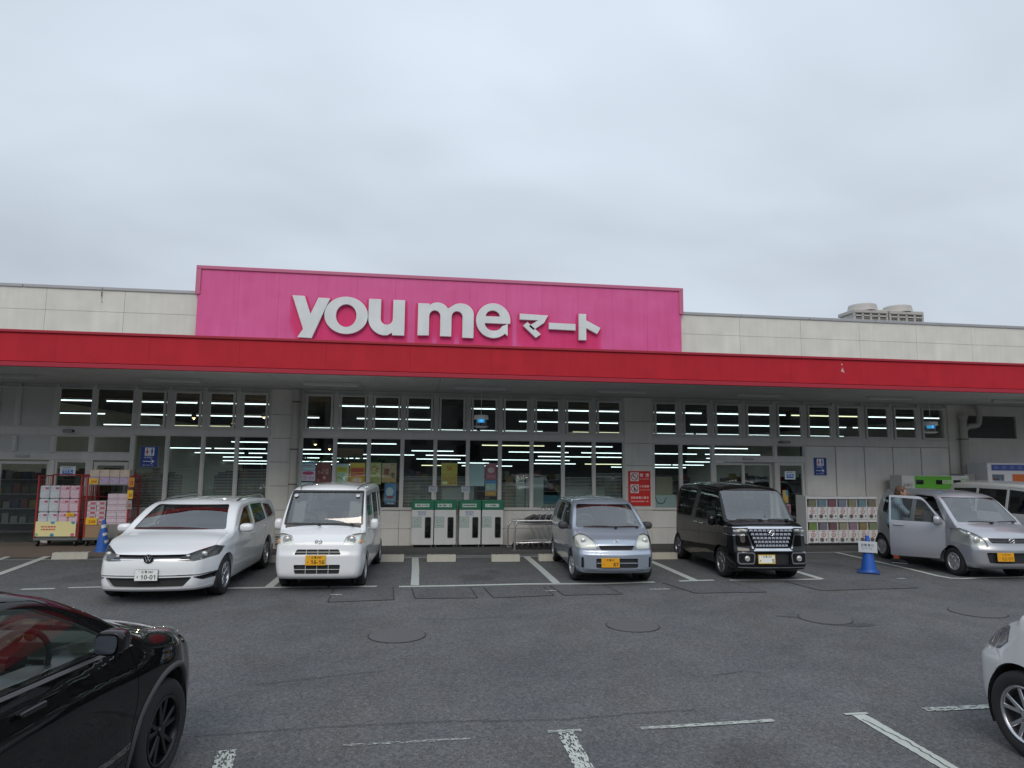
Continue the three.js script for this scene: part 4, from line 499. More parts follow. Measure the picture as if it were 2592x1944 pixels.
  const e = mesh('emblem', mg([new THREE.TorusGeometry(0.05, 0.007, 8, 28).scale(1.1, 0.75, 1), tube([[-0.035, -0.012, 0], [0.0, 0.016, 0.004], [0.034, 0.018, 0]], 0.007, 12, 6), tube([[-0.03, 0.004, 0], [0.01, -0.012, 0.004], [0.036, -0.006, 0]], 0.006, 12, 6)]), CHROME, G); e.position.set(0, 0.815, frontZ(o.S, 0, 0.815) + 0.008);
  for (const s of [-1, 1]) mesh('roof_groove', tube([[s * 0.5, 1.655, L / 2 - 0.9], [s * 0.52, 1.692, L / 2 - 1.03], [s * 0.53, 1.712, L / 2 - 1.4], [s * 0.53, 1.722, L / 2 - 2.2], [s * 0.5, 1.71, L / 2 - 3.1]], 0.007, 40, 6), DRK, G);
  mesh('antenna', mg([cyl(0.02, 0.028, 0.03, -0.36, 1.69, L / 2 - 1.12, 12), rod([-0.36, 1.7, L / 2 - 1.12], [-0.35, 1.78, L / 2 - 1.4], 0.005)]), BLK, G);
  for (const s of [-1, 1]) mesh('windscreen_sticker', new THREE.CircleGeometry(0.035, 16).rotateX(-0.75).translate(s * 0.53 - (s < 0 ? 0.02 : 0), 1.545, L / 2 - 0.775), std([0.55, 0.56, 0.55], 0.7), G);
}
{
  const L = 3.395, G = thing('hatchback', 'small pale blue silver hatchback with clear headlights and yellow plate 87', 'car', [3.7, 0, -13.58], -0.055);
  const o = buildCar({
    L, W: 1.475, paint: SILVERB, axles: [0.655, 3.015], arch: 0.315, rt0: 0.27, archUp: 0.01, tr: 0.272, tw: 0.15, rimR: 0.165, rimStyle: 'cap', rimMat: std([0.42, 0.43, 0.45], 0.35, 0.6), steer: 0.12, n: 62, re: 0.06,
    top: [[0, 0.72], [0.07, 0.775], [0.25, 0.85], [0.5, 0.92], [0.6, 0.95], [0.72, 1.02], [0.95, 1.2], [1.2, 1.36], [1.4, 1.42], [1.9, 1.45], [2.7, 1.42], [3.05, 1.35], [3.28, 1.1], [3.395, 0.85]],
    belt: [[0, 0.88], [3.4, 0.95]], plan: [[0, 0.9], [0.12, 0.955], [0.4, 1], [3.1, 1], [3.395, 0.93]], bot: [[0, 0.21], [0.4, 0.18], [3, 0.18], [3.395, 0.25]],
    rt: [[0, 0.05], [0.5, 0.06], [0.8, 0.05], [1.2, 0.07], [1.5, 0.1], [3.3, 0.1]], crown: [[0, 0.03], [0.5, 0.035], [0.9, 0.045], [1.4, 0.04], [3.3, 0.04]], tum: [[0, 0.13], [3.4, 0.14]],
    leanF: [[0.2, 0.05], [0.3, 0], [0.54, 0.005], [0.6, 0.045], [0.72, 0.06], [0.85, 0.14]], bowF: 0.14, bowP: 3, noseDepth: 0.7,
    cabin: [0.7, 3.0], dashY: 0.99, dashS: 0.88, seatS: 1.42, rearSeat: 0.85, ws: [[0.64, 0.965], [0.53, 1.365]], wsz: [0.2, 1.45], rw: [[0.5, 1.3], [0.58, 0.98]],
    windows: [{ o: [[0.98, 0.945], [1.18, 1.16], [1.34, 1.29], [1.4, 1.325], [1.86, 1.345], [1.88, 0.95]] }, { o: [[1.95, 0.955], [1.95, 1.345], [2.5, 1.33], [2.66, 1.0]], tint: 1 }],
    doors: [{ o: [[0.96, 0.28], [0.9, 0.6], [0.9, 0.92, 0.01], [1.14, 1.19], [1.36, 1.36], [1.9, 1.38], [1.92, 0.26]], handle: [1.74, 0.84] }, { o: [[1.925, 0.26], [1.905, 1.38], [2.56, 1.365], [2.72, 1.0], [2.68, 0.66], [2.46, 0.26]], handle: [2.5, 0.86] }], sides: [1, -1],
    hood: [[0.33, 0.03], [0.36, 0.12], [0.52, 0.28], [0.63, 0.45], [0.66, 0.68]], hoodY: 0.7,
    front: [
      { name: 'headlight', o: [[0.35, 0.645], [0.56, 0.64], [0.72, 0.66], [0.73, 0.81], [0.64, 0.875], [0.52, 0.87], [0.4, 0.78]], both: true, hole: true, off: -0.03, mat: std([0.82, 0.81, 0.73], 0.4, 0.25), lens: true, d: 0.62, r: 0.04 },
      { name: 'grille', o: [[-0.33, 0.695], [0.33, 0.695], [0.285, 0.615], [-0.285, 0.615]], hole: true, off: -0.045, mat: BLK, d: 0.3, r: 0.02 },
      { name: 'lower_grille', o: [[-0.38, 0.31], [0.38, 0.31], [0.38, 0.475], [-0.38, 0.475]], hole: true, off: -0.04, mat: BLK, d: 0.3, r: 0.025 },
      { name: 'bumper_slot', o: [[0.585, 0.31], [0.635, 0.31], [0.635, 0.49], [0.595, 0.49]], both: true, hole: true, off: -0.03, mat: BLK, d: 0.4, r: 0.01 },
    ],
    mirror: { x: 0.82, y: 0.975, s: 0.98, mat: std([0.045, 0.045, 0.048], 0.6), geo: mirrorGeo(0.18, 0.14, 0.13, [0.83, 0.975, L / 2 - 0.98]) }, mirrorIn: [1.2, 1.26],
    plate: { at: [-0.13, 0.405, 0.012], tex: plateTex('#dd9c17', '#241c06', '51', '87', 'く'), frame: std([0.6, 0.42, 0.08], 0.5) },
    wipers: [[[0.1, 0.52, 0.985], [-0.2, 0.56, 1.0], [-0.5, 0.6, 0.985]], [[0.52, 0.6, 0.985], [0.3, 0.55, 0.995], [0.16, 0.52, 0.985]]],
    stwMat: std([0.1, 0.1, 0.1], 0.8),
  }, G);
  const zg = frontZ(o.S, 0, 0.39); mesh('grille_bars', mg([bx(0.74, 0.02, 0.012, 0, 0.395, zg - 0.012), bx(1.05, 0.014, 0.014, 0, 0.3, zg - 0.014)]), SILVERB, G);
  for (const s of [-1, 1]) { const z = frontZ(o.S, s * 0.56, 0.75); mesh('headlight_bulb', mg([new THREE.SphereGeometry(0.055, 16, 12).scale(1, 1, 0.5).translate(s * 0.57, 0.765, z - 0.06), new THREE.SphereGeometry(0.028, 12, 8).translate(s * 0.43, 0.685, z - 0.0)]), REFL, G); }
  const e = mesh('emblem', mg([tube([[-0.045, -0.012, 0], [-0.03, 0.022, 0], [0.02, 0.03, 0], [0.045, 0.012, 0], [0.03, -0.022, 0], [-0.02, -0.03, 0]], 0.004, 30, 6, true), tube([[-0.035, -0.01, 0], [0.0, 0.01, 0.003], [0.034, 0.012, 0]], 0.006, 12, 6)]), CHROME, G); e.position.set(0, 0.765, frontZ(o.S, 0, 0.765) + 0.006); e.rotation.x = -0.5;
  for (const s of [-1, 1]) mesh('door_visor', tube([[s * 0.705, 0.97, L / 2 - 0.94], [s * 0.66, 1.19, L / 2 - 1.17], [s * 0.625, 1.34, L / 2 - 1.38], [s * 0.62, 1.375, L / 2 - 1.9]], 0.022, 24, 6), TINT, G);
}
{
  const L = 3.395, G = thing('minivan', 'tall black boxy minivan with a large chrome checkered grille', 'car', [6.68, 0, -13.62], -0.045);
  const o = buildCar({
    L, W: 1.475, paint: BLACKP, axles: [0.715, 3.175], arch: 0.325, rt0: 0.288, tr: 0.288, tw: 0.165, rimR: 0.195, rimStyle: 'y', rimMat: std([0.32, 0.31, 0.31], 0.3, 0.9), n: 62, re: 0.055,
    top: [[0, 0.97], [0.05, 1.02], [0.25, 1.055], [0.42, 1.065], [0.5, 1.1], [0.72, 1.38], [0.88, 1.58], [0.98, 1.66], [1.2, 1.705], [2, 1.73], [2.9, 1.72], [3.22, 1.68], [3.34, 1.4], [3.395, 1.0]],
    belt: [[0, 1.0], [3.4, 1.02]], plan: [[0, 0.95], [0.12, 0.985], [0.3, 1], [3.25, 1], [3.395, 0.97]], bot: [[0, 0.22], [0.4, 0.2], [3, 0.2], [3.395, 0.26]],
    rt: [[0, 0.05], [0.45, 0.05], [0.75, 0.05], [1, 0.08], [1.3, 0.1], [3.3, 0.1]], crown: [[0, 0.025], [0.45, 0.03], [0.9, 0.035], [1.3, 0.045], [3.3, 0.04]], tum: [[0, 0.06], [3.4, 0.065]],
    leanF: [[0.2, 0.03], [0.3, 0], [0.56, 0.0], [0.64, 0.03], [1.0, 0.07], [1.06, 0.09]], bowF: 0.1, bowP: 3.6, noseDepth: 0.5,
    cabin: [0.56, 3.2], dashY: 1.1, dashS: 0.72, seatS: 1.3, rearSeat: 1.05, ws: [[0.655, 1.105], [0.605, 1.66]], wsz: [0.15, 1.16], rw: [[0.55, 1.6], [0.6, 1.08]],
    windows: [{ o: [[0.7, 1.06], [0.87, 1.4], [0.9, 1.06]] }, { o: [[0.96, 1.06], [0.96, 1.48], [1.04, 1.57], [1.74, 1.59], [1.74, 1.05]] }, { o: [[1.84, 1.05], [1.84, 1.59], [2.64, 1.58], [2.64, 1.05]], tint: 1 }, { o: [[2.72, 1.07], [2.72, 1.57], [3.04, 1.54], [3.08, 1.1]], tint: 1 }],
    doors: [{ o: [[1.03, 0.28], [0.94, 0.5], [0.66, 1.04, 0.01], [0.9, 1.54], [1.02, 1.63], [1.79, 1.64], [1.79, 0.27]], handle: [1.63, 0.95] }, { o: [[1.795, 0.27], [1.795, 1.64], [2.68, 1.63], [2.68, 0.62], [2.5, 0.27]], handle: [1.95, 0.95] }], sides: [1, -1], handleMat: CHROME,
    hood: [[0.5, 0.03], [0.66, 0.1], [0.68, 0.47]], hoodY: 0.96,
    front: [
      { name: 'headlight', o: [[0.44, 0.9], [0.62, 0.865], [0.74, 0.87], [0.74, 0.985], [0.44, 1.0]], both: true, hole: true, off: -0.04, mat: std([0.12, 0.12, 0.125], 0.25, 0.6), lens: true, d: 0.5, r: 0.012 },
      { name: 'chrome_trim', o: [[0.4, 0.995], [0.74, 0.985], [0.74, 0.998], [0.4, 1.016]], both: true, mat: CHROME, off: 0.008, r: 0, d: 0.5 },
      { name: 'chrome_trim', o: [[0.36, 0.62], [0.39, 0.62], [0.46, 0.86], [0.74, 0.845], [0.74, 0.86], [0.44, 0.885]], both: true, mat: CHROME, off: 0.012, r: 0, d: 0.5 },
      { name: 'grille', o: [[-0.3, 0.625], [0.3, 0.625], [0.44, 0.98], [-0.44, 0.98]], hole: true, off: -0.05, mat: BLKG, d: 0.28, r: 0.01 },
      { name: 'chrome_bar', o: [[-0.44, 0.98], [0.44, 0.98], [0.44, 1.018], [-0.44, 1.018]], mat: CHROME, off: 0.012, r: 0.004 },
      { name: 'chrome_bar', o: [[-0.38, 0.58], [0.38, 0.58], [0.33, 0.625], [-0.33, 0.625]], mat: CHROME, off: 0.012, r: 0.004 },
      { name: 'fog_lamp_surround', o: [[0.37, 0.34], [0.63, 0.335], [0.67, 0.37], [0.67, 0.56], [0.37, 0.56], [0.345, 0.5]], both: true, mat: CHROME, off: 0.012, r: 0.03, d: 0.5 },
      { name: 'fog_lamp_recess', o: [[0.385, 0.365], [0.62, 0.36], [0.645, 0.385], [0.645, 0.535], [0.385, 0.535], [0.37, 0.5]], both: true, mat: BLKG, off: 0.016, r: 0.025, d: 0.5 },
      { name: 'lower_grille', o: [[-0.32, 0.33], [0.32, 0.33], [0.33, 0.545], [-0.33, 0.545]], hole: true, off: -0.05, mat: BLK, d: 0.28, r: 0.02 },
      { name: 'chrome_lip', o: [[-0.66, 0.272], [0.66, 0.272], [0.66, 0.286], [-0.66, 0.286]], mat: CHROME, off: 0.012, r: 0, d: 0.5 },
    ],
    mirror: { x: 0.82, y: 1.07, s: 0.86, geo: mirrorGeo(0.16, 0.2, 0.13, [0.83, 1.07, L / 2 - 0.86]), gw: 0.13, gh: 0.16, drop: 0.08 }, mirrorIn: [0.98, 1.5],
    plate: { at: [-0.145, 0.435, 0.03], tex: plateTex('#e6e7e2', '#3b4638', '793', '5', 'ま', '#d9b22c'), frame: std([0.62, 0.46, 0.08], 0.5) },
    wipers: [[[-0.02, 0.42, 1.12], [-0.25, 0.43, 1.125], [-0.5, 0.45, 1.12]], [[0.52, 0.46, 1.125], [0.3, 0.43, 1.125], [0.12, 0.42, 1.12]]],
  }, G);
  const cells = [], mesh5 = []; for (let r = 0; r < 5; r++) { const y0 = 0.632 + r * 0.069, k = (y0 + 0.03 - 0.625) / 0.355, hwid = 0.3 + 0.14 * k; for (let c = 0; c < 10; c++) { const w = hwid * 2 / 10, x = -hwid + w * (c + 0.5), z = frontZ(o.S, x, y0 + 0.03); const s = new THREE.Shape([[-w * 0.36, 0.056], [w * 0.36, 0.056], [w * 0.36, 0.008], [0, 0.026], [-w * 0.36, 0.008]].map((p) => new THREE.Vector2(...p))); cells.push(new THREE.ExtrudeGeometry(s, { depth: 0.016, bevelEnabled: true, bevelThickness: 0.007, bevelSize: 0.004, bevelSegments: 1 }).rotateX(-0.3).translate(x, y0 + 0.0, z - 0.018)); } const z0 = frontZ(o.S, 0, y0 + 0.06) - 0.03; }
  mesh('grille_cells', mg(cells), std([0.36, 0.36, 0.38], 0.14, 1), G);
  for (const s of [-1, 1]) { const z = frontZ(o.S, s * 0.5, 0.45); mesh('fog_lamp', mg([new THREE.SphereGeometry(0.042, 16, 12).scale(1, 1, 0.4).translate(s * 0.5, 0.445, z + 0.018), new THREE.TorusGeometry(0.045, 0.006, 8, 20).translate(s * 0.5, 0.445, z + 0.02)]), REFL, G); const zz = frontZ(o.S, s * 0.6, 0.93); mesh('headlight_bulb', mg([rb(0.1, 0.045, 0.03, 0.015, s * 0.53, 0.945, zz + 0.0), rb(0.07, 0.045, 0.03, 0.015, s * 0.66, 0.93, zz - 0.05)]), REFL, G); }
  const e = mesh('emblem', mg([rod([-0.05, 0.0, 0], [0.0, 0.05, 0], 0.011, 6), rod([0.0, 0.05, 0], [0.035, 0.022, 0], 0.011, 6), rod([-0.05, 0, 0], [0.05, 0, 0], 0.008, 6), rod([-0.03, 0.012, 0], [0.045, -0.022, 0], 0.011, 6), rod([0.05, 0.0, 0], [0.0, -0.05, 0], 0.011, 6), rod([0.0, -0.05, 0], [-0.035, -0.022, 0], 0.011, 6)]), CHROME, G); e.position.set(0, 0.9, frontZ(o.S, 0, 0.9) + 0.012); e.rotation.x = -0.1;
  mesh('dash_sensor', new THREE.SphereGeometry(0.02, 10, 8).translate(0.12, 1.16, L / 2 - 0.56), BLK, G);
}
{
  const L = 3.395, G = thing('hatchback', 'tall silver hatchback with its front door open and yellow plate 62-01', 'car', [11.56, 0, -13.38], -0.085);
  const o = buildCar({
    L, W: 1.475, paint: SILVER, axles: [0.7, 3.1], arch: 0.32, rt0: 0.278, tr: 0.278, tw: 0.155, rimR: 0.172, rimStyle: 'cap', rimMat: std([0.5, 0.5, 0.52], 0.3, 0.7), n: 62, re: 0.07,
    top: [[0, 0.82], [0.08, 0.88], [0.25, 0.95], [0.45, 1.0], [0.56, 1.03], [0.7, 1.12], [0.95, 1.34], [1.15, 1.5], [1.35, 1.58], [1.8, 1.62], [2.7, 1.62], [3.1, 1.57], [3.28, 1.28], [3.395, 0.95]],
    belt: [[0, 0.95], [3.4, 1.02]], plan: [[0, 0.9], [0.12, 0.96], [0.4, 1], [3.15, 1], [3.395, 0.95]], bot: [[0, 0.22], [0.4, 0.2], [3, 0.2], [3.395, 0.25]],
    rt: [[0, 0.06], [0.5, 0.06], [0.8, 0.05], [1.2, 0.08], [1.5, 0.1], [3.3, 0.1]], crown: [[0, 0.03], [0.5, 0.035], [0.9, 0.04], [1.4, 0.045], [3.3, 0.04]], tum: [[0, 0.09], [3.4, 0.1]],
    leanF: [[0.2, 0.05], [0.32, 0], [0.56, 0.0], [0.66, 0.03], [0.8, 0.06], [0.95, 0.13]], bowF: 0.2, bowP: 2.6, noseDepth: 0.7,
    cabin: [0.66, 3.1], dashY: 1.05, dashS: 0.84, seatS: 1.38, rearSeat: 0.95, ws: [[0.64, 1.055], [0.565, 1.525]], wsz: [0.2, 1.42], rw: [[0.52, 1.45], [0.58, 1.05]],
    windows: [{ o: [[0.94, 1.015], [1.1, 1.22], [1.24, 1.42], [1.32, 1.475], [1.88, 1.5], [1.88, 1.02]], door: 1 }, { o: [[1.98, 1.02], [1.98, 1.5], [2.6, 1.485], [2.66, 1.06]], tint: 1 }, { o: [[2.74, 1.06], [2.7, 1.465], [2.96, 1.44], [3.02, 1.1]], tint: 1 }],
    doors: [{ o: [[0.93, 0.29], [0.86, 0.6], [0.86, 1.0, 0.01], [1.08, 1.26], [1.26, 1.49], [1.34, 1.535], [1.92, 1.55], [1.92, 0.27]], handle: [1.74, 0.92], open: 1 }, { o: [[1.925, 0.27], [1.925, 1.55], [2.66, 1.535], [2.72, 1.06], [2.68, 0.7], [2.48, 0.27]], handle: [2.48, 0.93] }], sides: [-1],
    noGlass: (w, s) => w.door && s < 0,
    hood: [[0.4, 0.02], [0.5, 0.14], [0.62, 0.34], [0.66, 0.64]], hoodY: 0.8,
    front: [
      { name: 'headlight', o: [[0.44, 0.63], [0.62, 0.62], [0.74, 0.66], [0.76, 0.9], [0.7, 0.97], [0.56, 0.86], [0.46, 0.74]], both: true, hole: true, off: -0.045, mat: REFL, lens: true, d: 0.75, r: 0.035 },
      { name: 'grille', o: [[-0.44, 0.8], [0.44, 0.8], [0.38, 0.705], [-0.38, 0.705]], hole: true, off: -0.04, mat: std([0.06, 0.06, 0.065], 0.4), d: 0.3, r: 0.03 },
      { name: 'lower_grille', o: [[-0.46, 0.33], [0.46, 0.33], [0.5, 0.53], [-0.5, 0.53]], hole: true, off: -0.05, mat: BLK, d: 0.3, r: 0.04 },
    ],
    mirror: { x: 0.82, y: 1.07, s: 1.04, geo: mirrorGeo(0.17, 0.19, 0.13, [0.83, 1.07, L / 2 - 1.04]), gw: 0.13, gh: 0.15, drop: 0.06 }, mirrorIn: [1.15, 1.38],
    plate: { at: [-0.19, 0.455, 0.012], tex: plateTex('#e2a01a', '#8a6414', '580', '62-01', 'く'), frame: std([0.6, 0.42, 0.08], 0.5) },
    wipers: [[[-0.02, 0.5, 1.07], [-0.25, 0.52, 1.08], [-0.45, 0.56, 1.075]], [[0.5, 0.58, 1.085], [0.3, 0.53, 1.08], [0.12, 0.51, 1.075]]],
    stwMat: DRK,
  }, G);
  // the open door swings about its front edge
  const zh = L / 2 - 0.9, D = new THREE.Group(); D.name = 'open_door'; D.position.set(-0.71, 0, zh); D.rotation.y = 0.8; G.add(D);
  const dg = o.openDoor.piece.translate(0.71, 0, -zh); mesh('door_panel', dg, SILVER, D);
  mesh('door_window', skin(inflate(o.S, -0.008), prism(rpoly([[0.94, 1.015], [1.1, 1.22], [1.24, 1.42], [1.32, 1.475], [1.88, 1.5], [1.88, 1.02]].map((p) => [L / 2 - p[0], p[1]]), 0.025), 's', -1.3, -0.3), [-1, 0, 0]).translate(0.71, 0, -zh), GLASS, D);
  mesh('handle', mg([rb(0.028, 0.035, 0.2, 0.013, -0.755 + 0.71, 0.93, L / 2 - 1.74 - zh)]), SILVER, D);
  mesh('door_trim', bb(0.05, 0.06, 0.32, 1.0, -1.0, -0.05), DRK, D);
  for (const m of [...G.children]) if (m.name === 'door_mirror' && m.geometry.boundingBox === null) { m.geometry.computeBoundingBox(); if (m.geometry.boundingBox.max.x < 0) { G.remove(m); m.traverse((q) => q.isMesh && q.geometry.translate(0.71, 0, -zh)); D.add(m); } }
  for (const s of [-1, 1]) { const z = frontZ(o.S, s * 0.6, 0.76); mesh('headlight_bulb', mg([new THREE.SphereGeometry(0.07, 16, 12).scale(1, 1, 0.5).translate(s * 0.58, 0.755, z - 0.04), new THREE.SphereGeometry(0.04, 12, 8).translate(s * 0.68, 0.86, z - 0.12)]), REFL, G); }
  const e = mesh('emblem', mg([new THREE.TorusGeometry(0.05, 0.008, 8, 28).scale(1.15, 0.9, 1), rod([-0.045, 0.02, 0], [0, -0.01, 0], 0.008, 6), rod([0.045, 0.02, 0], [0, -0.01, 0], 0.008, 6)]), CHROME, G); e.position.set(0, 0.75, frontZ(o.S, 0, 0.75) + 0.004);
  const zg = frontZ(o.S, 0, 0.75); mesh('grille_bars', mg([bx(0.78, 0.012, 0.012, 0, 0.735, zg - 0.03), bx(0.82, 0.012, 0.012, 0, 0.77, zg - 0.035)]), SATIN, G);
}
{ // beyond it: a white people carrier, mostly hidden
  const L = 4.6, G = thing('minivan', 'large white people carrier with black windows parked behind the silver hatchback', 'car', [14.75, 0, -14.35], -0.1);
  buildCar({
    L, W: 1.7, paint: PEARL, axles: [0.85, 3.7], arch: 0.35, rt0: 0.32, tr: 0.32, tw: 0.2, rimR: 0.2, rimStyle: 'five', n: 56, re: 0.07,
    top: [[0, 0.9], [0.1, 0.97], [0.5, 1.05], [0.7, 1.12], [1.2, 1.5], [1.6, 1.7], [2, 1.76], [3.8, 1.77], [4.3, 1.72], [4.5, 1.4], [4.6, 1.0]], belt: [[0, 1.0], [4.6, 1.05]], plan: [[0, 0.9], [0.2, 0.97], [0.5, 1], [4.3, 1], [4.6, 0.95]],
    rt: [[0, 0.06], [1, 0.06], [1.8, 0.1], [4.5, 0.1]], crown: [[0, 0.03], [1, 0.04], [4.5, 0.05]], tum: [[0, 0.09], [4.6, 0.1]], leanF: [[0.2, 0.04], [0.35, 0], [0.6, 0.02], [0.95, 0.12]], bowF: 0.18,
    cabin: [0.8, 4.4], dashY: 1.12, dashS: 1.0, seatS: 1.7, rearSeat: 1.2, ws: [[0.74, 1.14], [0.66, 1.68]], wsz: [0.3, 1.85], rw: [[0.6, 1.6], [0.68, 1.1]],
    windows: [{ o: [[1.15, 1.1], [1.55, 1.48], [1.7, 1.6], [2.25, 1.63], [2.25, 1.08]], tint: 1 }, { o: [[2.32, 1.08], [2.32, 1.63], [3.25, 1.63], [3.25, 1.08]], tint: 1 }, { o: [[3.32, 1.08], [3.32, 1.63], [4.15, 1.6], [4.2, 1.1]], tint: 1 }],
    doors: [{ o: [[1.2, 0.3], [1.1, 1.06], [1.5, 1.5], [1.68, 1.66], [2.29, 1.69], [2.29, 0.3]], handle: [2.1, 0.95] }], sides: [-1],
    front: [{ name: 'headlight', o: [[0.5, 0.7], [0.84, 0.72], [0.84, 0.86], [0.5, 0.84]], both: true, mat: REFL, off: 0.004 }, { name: 'grille', o: [[-0.45, 0.68], [0.45, 0.68], [0.45, 0.84], [-0.45, 0.84]], mat: BLK, off: 0.004 }],
    mirror: { x: 0.96, y: 1.12, s: 1.3, geo: mirrorGeo(0.2, 0.2, 0.15, [0.97, 1.12, L / 2 - 1.3]) },
  }, G);
}
{ // near the camera, left: the black crossover
  const L = 4.135, G = thing('crossover_car', 'glossy black crossover car cut off at the bottom left corner', 'car', [-2.67, 0, -4.02], 3.02);
  const o = buildCar({
    L, W: 1.765, paint: BLACKP, axles: [0.84, 3.37], arch: 0.4, rt0: 0.345, tr: 0.334, tw: 0.215, rimR: 0.222, rimStyle: 'ten', rimMat: std([0.03, 0.03, 0.033], 0.28, 0.7), n: 84, ns: 26, re: 0.08,
    top: [[0, 0.78], [0.1, 0.86], [0.4, 0.94], [0.8, 0.99], [1.05, 1.02], [1.2, 1.08], [1.5, 1.26], [1.9, 1.44], [2.2, 1.505], [2.6, 1.515], [3.2, 1.48], [3.7, 1.38], [3.95, 1.15], [4.135, 0.9]],
    belt: [[0, 0.98], [1.2, 1.0], [3.6, 1.1]], plan: [[0, 0.82], [0.2, 0.9], [0.6, 0.96], [1.2, 0.965], [3, 0.965], [3.5, 0.98], [4.135, 0.86]], bot: [[0, 0.24], [0.5, 0.2], [3.5, 0.2], [4.135, 0.28]],
    rt: [[0, 0.09], [0.6, 0.14], [1.0, 0.12], [1.3, 0.06], [1.9, 0.08], [2.3, 0.13], [4, 0.13]], crown: [[0, 0.05], [0.9, 0.06], [1.3, 0.07], [2.2, 0.04], [4, 0.04]], tum: [[0, 0.2], [4, 0.22]],
    leanF: [[0.2, 0.05], [0.4, 0], [0.6, 0.02], [0.9, 0.12]], bowF: 0.24, bowP: 2.4,
    bulge: (s, y) => 0.055 * Math.exp(-(((y - 0.72) / 0.22) ** 2)) * (Math.exp(-(((s - 0.84) / 0.4) ** 2)) + 1.1 * Math.exp(-(((s - 3.37) / 0.5) ** 2))) - 0.02 * Math.exp(-(((y - 0.62) / 0.12) ** 2)) * Math.exp(-(((s - 2) / 0.5) ** 2)) - 0.065 * sst(0.8, 1.03, y) * sst(0.9, 1.4, s) + 0.02 * sst(0.9, 1.4, s),
    cabin: [1.15, 3.8], dashY: 1.02, dashS: 1.42, seatS: 2.15, rearSeat: 0.8, ws: [[0.72, 1.09], [0.58, 1.46]], wsz: [0.7, 2.3], rw: [[0.5, 1.36], [0.58, 1.1]], dashMat: std([0.15, 0.16, 0.14], 0.85), seatMat: std([0.13, 0.13, 0.12], 0.9),
    windows: [{ o: [[1.32, 1.035], [1.7, 1.25], [1.98, 1.385], [2.22, 1.43], [2.62, 1.425], [2.62, 1.075]] }, { o: [[2.7, 1.08], [2.7, 1.42], [3.1, 1.39], [3.32, 1.2], [3.28, 1.12]], tint: 1 }],
    doors: [{ o: [[1.32, 0.34], [1.26, 0.66], [1.26, 1.0, 0.02], [1.64, 1.26], [1.95, 1.425], [2.2, 1.465], [2.67, 1.46], [2.67, 0.34]], handle: [2.2, 0.95] }, { o: [[2.675, 0.34], [2.675, 1.46], [3.14, 1.43], [3.38, 1.2], [3.3, 0.86], [3.02, 0.66], [2.96, 0.34]] }], sides: [-1],
    hood: [[0.4, 0.05], [0.56, 0.3], [0.6, 0.8], [0.68, 1.14]], hoodY: 0.85,
    front: [{ name: 'grille', o: [[-0.4, 0.56], [0.4, 0.56], [0.48, 0.74], [-0.48, 0.74]], mat: BLK, off: 0.004 }, { name: 'headlight', o: [[0.44, 0.46], [0.66, 0.46], [0.66, 0.66], [0.44, 0.66]], both: true, mat: REFL, off: 0.006, r: 0.1 }],
    sidePatch: [{ name: 'window_trim', o: [[1.24, 1.003], [2.68, 1.052], [2.68, 1.068], [1.27, 1.022]], mat: SATIN, off: 0.008, r: 0 }],
    mirror: { x: 0.885, y: 1.12, s: 1.62, geo: mirrorGeo(0.17, 0.145, 0.16, [0.885, 1.12, L / 2 - 1.62]), gw: 0.125, gh: 0.1, gd: 0.056, drop: 0.07, tilt: 0.2 }, mirrorIn: [1.85, 1.34],
  }, G);
  for (const s of [-1, 1]) for (const a of [0.84, 3.37]) { const pts = []; for (let i = 0; i <= 24; i++) { const t = -0.25 + (Math.PI + 0.5) * i / 24; const y = 0.345 + 0.415 * Math.sin(t), z = L / 2 - a + 0.415 * Math.cos(t); pts.push([s * (handleX(o.S, s, y, z) - 0.006), y, z]); } mesh('wheel_arch_trim', tube(pts, 0.022, 60, 8), std([0.06, 0.06, 0.063], 0.7), G); }
  for (const s of [-1, 1]) { const z = L / 2 - 0.74; const lamp = mesh('position_lamp', new THREE.SphereGeometry(1, 20, 14).scale(0.09, 0.06, 0.26).rotateX(0.12).rotateY(s * 0.12).translate(s * 0.7, 0.93, z), std([0.25, 0.25, 0.26], 0.25, 0.6), G); mesh('lens', new THREE.SphereGeometry(1, 20, 14).scale(0.094, 0.064, 0.266).rotateX(0.12).rotateY(s * 0.12).translate(s * 0.702, 0.932, z), LENS, lamp); }
  const sg = thing('sunglasses', 'dark green sunglasses lying on the dashboard of the black crossover', 'sunglasses', [-1.98, 1.025, -4.58], 0.3);
  sg.position.set(-2.3, 1.096, -4.53);
  const lens = (x) => new THREE.SphereGeometry(0.032, 14, 10).scale(1, 0.8, 0.3).translate(x, 0.026, 0); for (const x of [-0.038, 0.038]) mesh('lens', lens(x), phy([0.01, 0.32, 0.1], 0.08, 0.6, clear), sg);
  mesh('frame', mg([rod([-0.012, 0.034, 0], [0.012, 0.034, 0], 0.005), rod([-0.07, 0.034, 0], [-0.06, 0.03, 0.13], 0.004), rod([0.07, 0.034, 0], [0.06, 0.03, 0.13], 0.004), new THREE.TorusGeometry(0.031, 0.004, 6, 20).scale(1, 0.8, 1).translate(-0.038, 0.026, 0), new THREE.TorusGeometry(0.031, 0.004, 6, 20).scale(1, 0.8, 1).translate(0.038, 0.026, 0)]), BLKG, sg);
}
